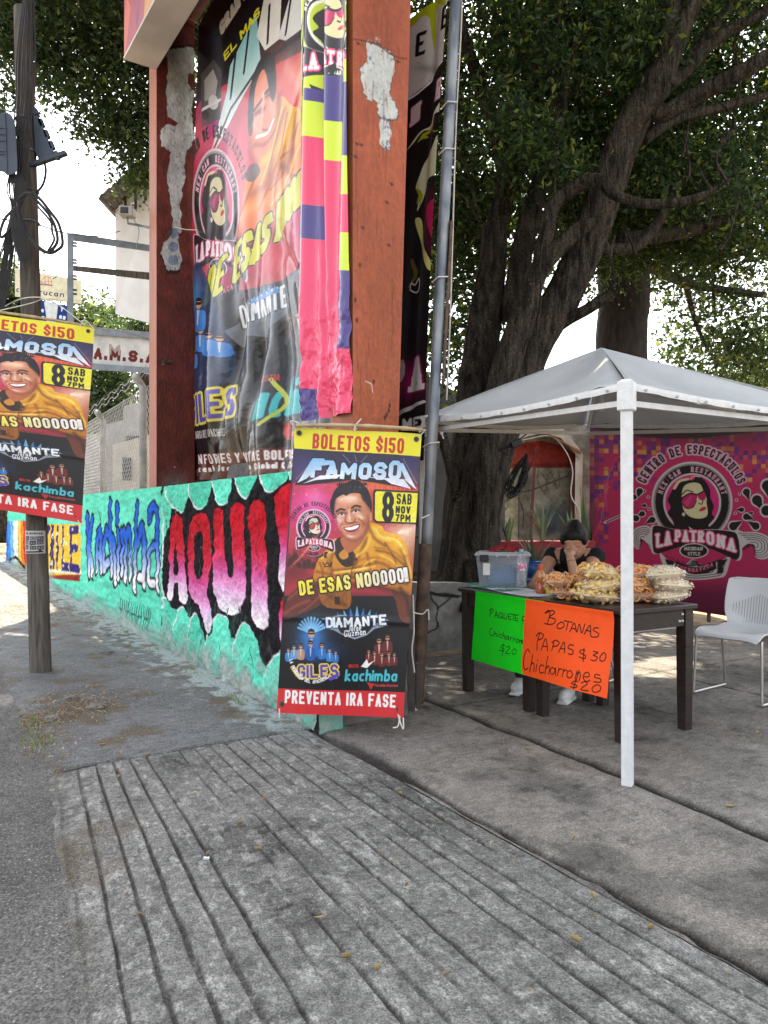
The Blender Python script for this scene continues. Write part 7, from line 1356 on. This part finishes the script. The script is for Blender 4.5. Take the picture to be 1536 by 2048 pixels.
crown('crown', fig, [((1.5,9.0,6.1),(1.5,.9,2.0),330,60),((1.2,9.3,4.3),(.75,.6,.95),75,60),((2.5,9.3,6.4),(1.3,1,1.5),240,60),((4.3,9.6,6.6),(1.9,1.1,1.5),290,60),((3.9,9.4,4.95),(1.7,.8,.75),200,60),((2.6,9.5,4.75),(.7,.8,.8),70,60),((1.25,7.3,5.4),(.42,.4,1.2),34,60),((2.0,7.4,5.9),(.9,.4,.5),36,60),((1.55,7.6,4.75),(.5,.35,.4),22,60),((3.6,7.6,6.3),(1.6,.6,.6),34,60),((3.2,8.4,4.9),(1.1,.5,.5),46,60),((.75,8.7,3.6),(.22,.4,1.1),26,60)], .075, M['leaf'], 3)
crown('crown', fig, [((2.4,10.8,6.8),(3.4,.7,2.1),480,36),((.55,10.3,4.6),(.55,.5,1.5),70,36),((1.2,5.6,8.6),(3.4,1.5,.8),200,36)], .13, M['leaf'], 4)  # last mass lies overhead out of view, added for shade
crown('crown', fig, [((-.8,8.9,9.5),(3.6,2.9,.9),900,46),((2.6,7.9,9.0),(2.8,2.2,.9),620,46),((-4,11.8,10.2),(3.0,3.0,.9),700,46),((5.4,9.0,8.8),(2.2,2.4,1.0),300,46)], .16, M['leaf'], 5)  # overhead leaf masses, mostly out of view, added to shade the ground
dt = thing('far_tree', 'second tree with straight dark trunk rising behind the tent', 'tree'); b = MB()
limb(b, [P(1240,1020,11.2),P(1242,705,11.2),P(1247,600,11.2),P(1248,520,11.2),P(1252,440,11.3),P(1290,300,11.4)], [.40,.365,.36,.37,.34,.2], 20, 6, .02, 2); b.build('trunk', M['darkbark'], dt, smooth=True)
for pts, rad in (([P(1252,500,11.3),P(1330,470,11.8),P(1395,500,12.2),P(1440,495,12.4),P(1500,470,12.6)], [.15,.12,.10,.08,.05]), ([P(1290,530,11.4),P(1370,565,12),P(1450,580,12.3),P(1530,590,12.6)], [.08,.08,.06,.05]), ([P(1432,500,12.3),P(1426,560,12.3),P(1430,640,12.3)], [.05,.03,.02]), ([P(1370,565,12),P(1390,640,12.2),P(1415,700,12.3)], [.05,.04,.02]), ([P(1440,430,11.8),P(1490,470,12),P(1540,510,12.2)], [.07,.06,.05])):
    b = MB(); limb(b, pts, rad, 8, 5, .05, 1); b.build('limb', M['darkbark'], dt, smooth=True)
crown('crown', dt, [((4.9,12.6,4.6),(.95,.8,1.0),80,30),((6.3,12.8,4.2),(1.0,.9,1.3),90,32),((5.5,12.6,3.75),(1.2,.7,.55),66,34),((4.5,12.2,5.5),(.9,.6,.4),40,42),((6.0,12.6,6.0),(1.4,.9,.6),80,42),((3.6,12.4,6.6),(2,1,.8),120,42),((8,13,6),(1.6,1.2,3),150,42),((4.35,12.5,3.35),(.35,.5,.5),14,42)], .10, M['leaf2'], 6)
lt = thing('overhanging_tree', 'leafy tree overhanging the street beyond the sign gantry', 'tree'); b = MB(); limb(b, [V3(-1.4,13.6,0),V3(-1.5,13.5,3),V3(-1.8,13.2,6),V3(-2.6,12.4,8.4),V3(-4,11.5,9.2)], [.32,.28,.24,.18,.08], 12, 6, .08, 4); limb(b, [V3(-1.7,13.3,5.6),V3(-2.6,12,7),V3(-3.6,11.2,7.9),V3(-5,10.6,8.4)], [.12,.1,.07,.04], 8, 5, .06, 5); b.build('trunk', M['bark'], lt, smooth=True)
def PE(px, py, d, rx, ry, rd, n, k=50): return (P(px,py,d), (rx/F*d, rd, ry/F*d), n, k)
crown('crown', lt, [PE(150,20,11,190,150,1.0,250),PE(20,60,11,60,90,.7,50),PE(240,190,11.4,75,110,.7,80),PE(285,290,11.6,42,90,.6,46),PE(190,230,11.2,55,50,.5,24),PE(20,190,10.8,22,22,.4,9),PE(110,140,11,50,60,.5,26),PE(265,355,11.8,18,22,.4,8),PE(330,150,11.8,60,160,.8,70),PE(200,-200,10.5,300,130,1.6,230)], .085, M['leaf2'], 8)
def bush(label, cents, name='street_tree', trunk=None, size=.13, seed=1):
    r = thing(name, label, 'tree', group='trees far along the street'); b = MB(); c = np.mean([np.asarray(e[0]) for e in cents],0); limb(b, [V3(c[0],c[1],0),V3(c[0]+.1,c[1],c[2]*.6),V3(c[0],c[1],c[2])], [.22,.16,.08], 8, 4, .06, 1); b.build('trunk', M['bark'], r, smooth=True); crown('crown', r, cents, size, M['leaf2'], seed)
bush('round green tree seen under the gate sign', [PE(215,790,22,48,70,1.2,90,40),PE(235,700,22,40,50,1,40,40),PE(190,850,22,26,40,1,26,40)], size=.17, seed=11)
bush('tree top showing beyond the empty steel frame', [PE(195,640,30,38,32,1.6,40,40),PE(160,660,30,30,30,1.4,26,40)], size=.22, seed=12)
bush('tree at the far left behind the loose cables', [PE(10,590,32,40,75,1.6,110,40),PE(60,640,33,44,46,1.6,70,40),PE(-60,580,32,60,90,2,60,40)], size=.22, seed=13)
bush('dark tree filling the gap beside the tower foot', [PE(285,645,16,24,24,.6,20,40)], size=.13, seed=14)
bush('tree behind the yard building', [PE(1450,790,24,90,50,1.5,50,40),PE(1560,760,24,80,90,1.5,60,40)], size=.2, seed=15)
# ------------------------------------------------------------------ the seated woman
M['skin'] = mat('brown_skin', (.42,.225,.145), (.36,.185,.115), 9, .5, .06, 60, .35); M['hair'] = mat('black_hair', (.006,.005,.005), (.014,.012,.011), 30, .5, .3, 60, .25, stretch=(6,6,1)); M['top'] = mat('black_cotton', (.012,.012,.014), (.02,.02,.022), 14, .9, .2, 60, .15); M['jeans'] = mat('dark_trousers', (.03,.035,.05), (.02,.022,.03), 14, .9, .2, 60, .15); M['shoe'] = mat('white_trainer', (.66,.66,.64), (.52,.52,.5), 14, .6)
def caps(b, p0, p1, r0, r1, n=14, flat=None):
    """rounded tapering limb piece"""
    p0, p1 = np.asarray(p0,float), np.asarray(p1,float); T = nrm(p1-p0); L = np.linalg.norm(p1-p0); pr = []
    for t in np.linspace(-math.pi/2,0,5): pr.append((max(1e-4,r0*math.cos(t)), r0*math.sin(t)))
    for t in np.linspace(0,math.pi/2,5): pr.append((max(1e-4,r1*math.cos(t)), L+r1*math.sin(t)))
    b.lathe(pr, p0, n, 0, T)
def ball(b, c, r, ax=None, n=18):
    A = np.eye(3) if ax is None else np.array([nrm(a) for a in ax]); v = []
    K = 12
    for i in range(K+1):
        ph = -math.pi/2+math.pi*i/K
        for k in range(n): th = 2*math.pi*k/n; v.append(np.asarray(c)+A.T@(np.array((math.cos(ph)*math.cos(th)*r[0], math.cos(ph)*math.sin(th)*r[1], math.sin(ph)*r[2]))))
    b.add(v, [(i*n+k, i*n+(k+1)%n, (i+1)*n+(k+1)%n, (i+1)*n+k) for i in range(K) for k in range(n)])
def skinmesh(b, name, m, parent, vox, it=6, fac=.5):
    o = b.build(name, m, parent, smooth=True); r = o.modifiers.new('join','REMESH'); r.mode = 'VOXEL'; r.voxel_size = vox; r.use_smooth_shade = True
    s_ = o.modifiers.new('soft','SMOOTH'); s_.iterations = it; s_.factor = fac; return o
wo = thing('person', 'woman in black sleeveless top sitting behind the tables with a hand over her face', 'person')
fw = nrm(V3(-.62,-.78,0)); sd2 = nrm(np.cross(fw, ZU))       # sd2 points to her right hand
hip = V3(1.46,5.97,.47); 
HS = 1.14; head = P(1149,1082,5.60); neck = P(1158,1108,5.72); shR = P(1106,1112,5.74); shL = P(1192,1114,5.58); chest = P(1152,1138,5.80); waist = (chest+hip)/2+V3(.02,.02,0)
elR = P(1067,1172,5.50); wrR = P(1092,1181,5.22); elL = P(1157,1182,5.28); wrL = P(1139,1109,5.40)
hf = nrm(V3(-.35,-.90,-.42)); hr = nrm(np.cross(hf, ZU)); hu = np.cross(hr, hf)          # face direction, turned down
b = MB()
caps(b, hip, waist, .135, .115); caps(b, waist, chest, .115, .125); caps(b, shR, shL, .062, .062); caps(b, chest+sd2*.06, shR, .09, .06); caps(b, chest-sd2*.06, shL, .09, .06); caps(b, chest, (shR+shL)/2, .11, .075)
caps(b, (shR+shL)/2+V3(0,0,.0), neck, .062, .05); caps(b, neck, head-hu*.04, .052, .05)
ball(b, head, tuple(HS*q for q in (.073,.092,.102)), (hr,hf,hu)); ball(b, head+HS*(hf*.035-hu*.048), tuple(HS*q for q in (.056,.058,.058)), (hr,hf,hu)); ball(b, head+HS*(hf*.093-hu*.012), tuple(HS*q for q in (.013,.016,.022)), (hr,hf,hu)); ball(b, head+HS*(hf*.078-hu*.062), tuple(HS*q for q in (.022,.014,.009)), (hr,hf,hu)); ball(b, head+HS*(hf*.068-hu*.088), tuple(HS*q for q in (.020,.018,.014)), (hr,hf,hu))
for s_ in (-1,1): ball(b, head+HS*(hr*s_*.073-hf*.005-hu*.012), tuple(HS*q for q in (.010,.018,.028)), (hr,hf,hu)); ball(b, head+HS*(hr*s_*.030+hf*.083+hu*.014), tuple(HS*q for q in (.016,.010,.009)), (hr,hf,hu)); ball(b, head+HS*(hr*s_*.032+hf*.084+hu*.034), tuple(HS*q for q in (.022,.010,.007)), (hr,hf,hu))
caps(b, shR, elR, .054, .040); caps(b, elR, wrR, .041, .027); caps(b, shL, elL, .056, .042); caps(b, elL, (elL*.45+wrL*.55), .043, .035); caps(b, (elL*.45+wrL*.55), wrL, .035, .026)
# hand over the face: palm, four fingers across the eyes, thumb on the cheek
pc_ = head+hf*.132-hu*.012+hr*.010; pal = nrm(pc_-wrL); acr = nrm(np.cross(pal, hf)); 
caps(b, wrL, wrL+(pc_-wrL)*.55, .026, .030); 
for k,(o_,l_) in enumerate(((-.030,.062),(-.010,.072),(.010,.068),(.029,.054))):
    base = wrL+(pc_-wrL)*.75+acr*o_; caps(b, wrL+(pc_-wrL)*.35+acr*o_*.7, base, .017, .0125, 10); k1 = base+pal*l_*.5+hf*.010; k2 = k1+pal*l_*.5-hf*.018+acr*o_*.12; caps(b, base, k1, .0115, .0105, 10); caps(b, k1, k2, .0105, .0085, 10)
tb0 = wrL+(pc_-wrL)*.35+acr*.022; caps(b, tb0, tb0+acr*.016+pal*.030-hf*.012, .014, .012, 10); caps(b, tb0+acr*.016+pal*.030-hf*.012, tb0+acr*.014+pal*.062-hf*.026, .012, .009, 10)
# resting hand on the table
d_ = nrm(wrR-elR); s_ = nrm(np.cross(d_,ZU)); caps(b, wrR, wrR+d_*.06-ZU*.004, .026, .026)
for o_,l_ in ((-.027,.06),(-.009,.07),(.009,.066),(.026,.052)): p0 = wrR+d_*.07+s_*o_; k1 = p0+d_*l_*.55+ZU*.010; k2 = k1+d_*l_*.4-ZU*.022; caps(b, wrR+d_*.02+s_*o_*.7, p0, .015, .012, 10); caps(b, p0, k1, .011, .010, 10); caps(b, k1, k2, .010, .008, 10)
p0 = wrR+d_*.025+s_*.03; caps(b, p0, p0+s_*.03+d_*.03, .013, .011, 10); caps(b, p0+s_*.03+d_*.03, p0+s_*.035+d_*.06, .011, .009, 10)
# legs to the ankles
hR, hL = hip+sd2*.09, hip-sd2*.09; kR = V3(1.16,5.62,.50); kL = V3(1.30,5.50,.50); aR = V3(.995,5.56,.10); aL = V3(1.28,5.30,.10)
for h_,k_,a_ in ((hR,kR,aR),(hL,kL,aL)): caps(b, h_, k_, .085, .058); caps(b, k_, (k_+a_)/2, .056, .052); caps(b, (k_+a_)/2, a_, .052, .034)
body = skinmesh(b, 'body', M['skin'], wo, .0062, 4)
b = MB(); i_ = .009
caps(b, hip+ZU*.02, waist, .135+i_, .115+i_); caps(b, waist, chest, .115+i_, .125+i_); caps(b, chest+sd2*.06, shR+(chest-shR)*.18, .09+i_, .062+i_); caps(b, chest-sd2*.06, shL+(chest-shL)*.18, .09+i_, .062+i_); caps(b, chest, (shR+shL)/2-ZU*.015, .11+i_, .068+i_); caps(b, shR*.72+shL*.28, shL*.72+shR*.28, .058+i_, .058+i_); caps(b, shR, shR+(elR-shR)*.09, .070, .062); caps(b, shL, shL+(elL-shL)*.09, .072, .064)
skinmesh(b, 'sleeveless_top', M['top'], wo, .009, 4)
b = MB()
for h_,k_,a_ in ((hR,kR,aR),(hL,kL,aL)): caps(b, h_, k_, .095, .068); caps(b, k_, (k_+a_)/2, .066, .062); caps(b, (k_+a_)/2, a_+ZU*.03, .062, .05)
caps(b, hR, hL, .12, .12); skinmesh(b, 'trousers', M['jeans'], wo, .012, 4)
b = MB()
ball(b, head+HS*(hu*.022-hf*.022), tuple(HS*q for q in (.085,.094,.100)), (hr,hf,hu)); ball(b, head+HS*(hu*.055+hf*.035), tuple(HS*q for q in (.070,.050,.050)), (hr,hf,hu)); ball(b, head+HS*(-hf*.055-hu*.02), tuple(HS*q for q in (.070,.055,.085)), (hr,hf,hu)); ball(b, head+HS*(hu*.092-hf*.034), tuple(HS*q for q in (.046,.048,.044)), (hr,hf,hu)); ball(b, head+HS*(hu*.10-hf*.03), tuple(HS*q for q in (.040,.040,.03)), (hr,hf,hu))
for s_ in (-1,1): ball(b, head+HS*(hr*s_*.066+hu*.03+hf*.02), tuple(HS*q for q in (.022,.05,.045)), (hr,hf,hu))
skinmesh(b, 'hair', M['hair'], wo, .007, 3)
b = MB(); w = wrL+(elL-wrL)*.20; t_ = nrm(elL-wrL); x1 = nrm(np.cross(t_,(1,.2,.1))); y1 = np.cross(t_,x1); b.tube([w+.0315*(math.cos(q)*x1+math.sin(q)*y1) for q in np.linspace(0,6.28,22)], .0028, 5); b.build('bracelet', M['terra'], wo)
for a_, lean in ((aR, nrm(V3(-.45,-.85,0))), (aL, nrm(V3(-.5,-.85,0)))):
    b = MB(); s2_ = V3(-lean[1],lean[0],0); c_ = a_+lean*.06; ball(b, V3(c_[0],c_[1],.052), (.125,.045,.048), (lean,s2_,ZU)); ball(b, V3(a_[0],a_[1],.08), (.052,.042,.05), (lean,s2_,ZU)); b.box(V3(c_[0],c_[1],.014), (.235,.085,.026), (lean,s2_,ZU), bev=.012); sh = skinmesh(b, 'shoe', M['shoe'], wo, .006, 3)
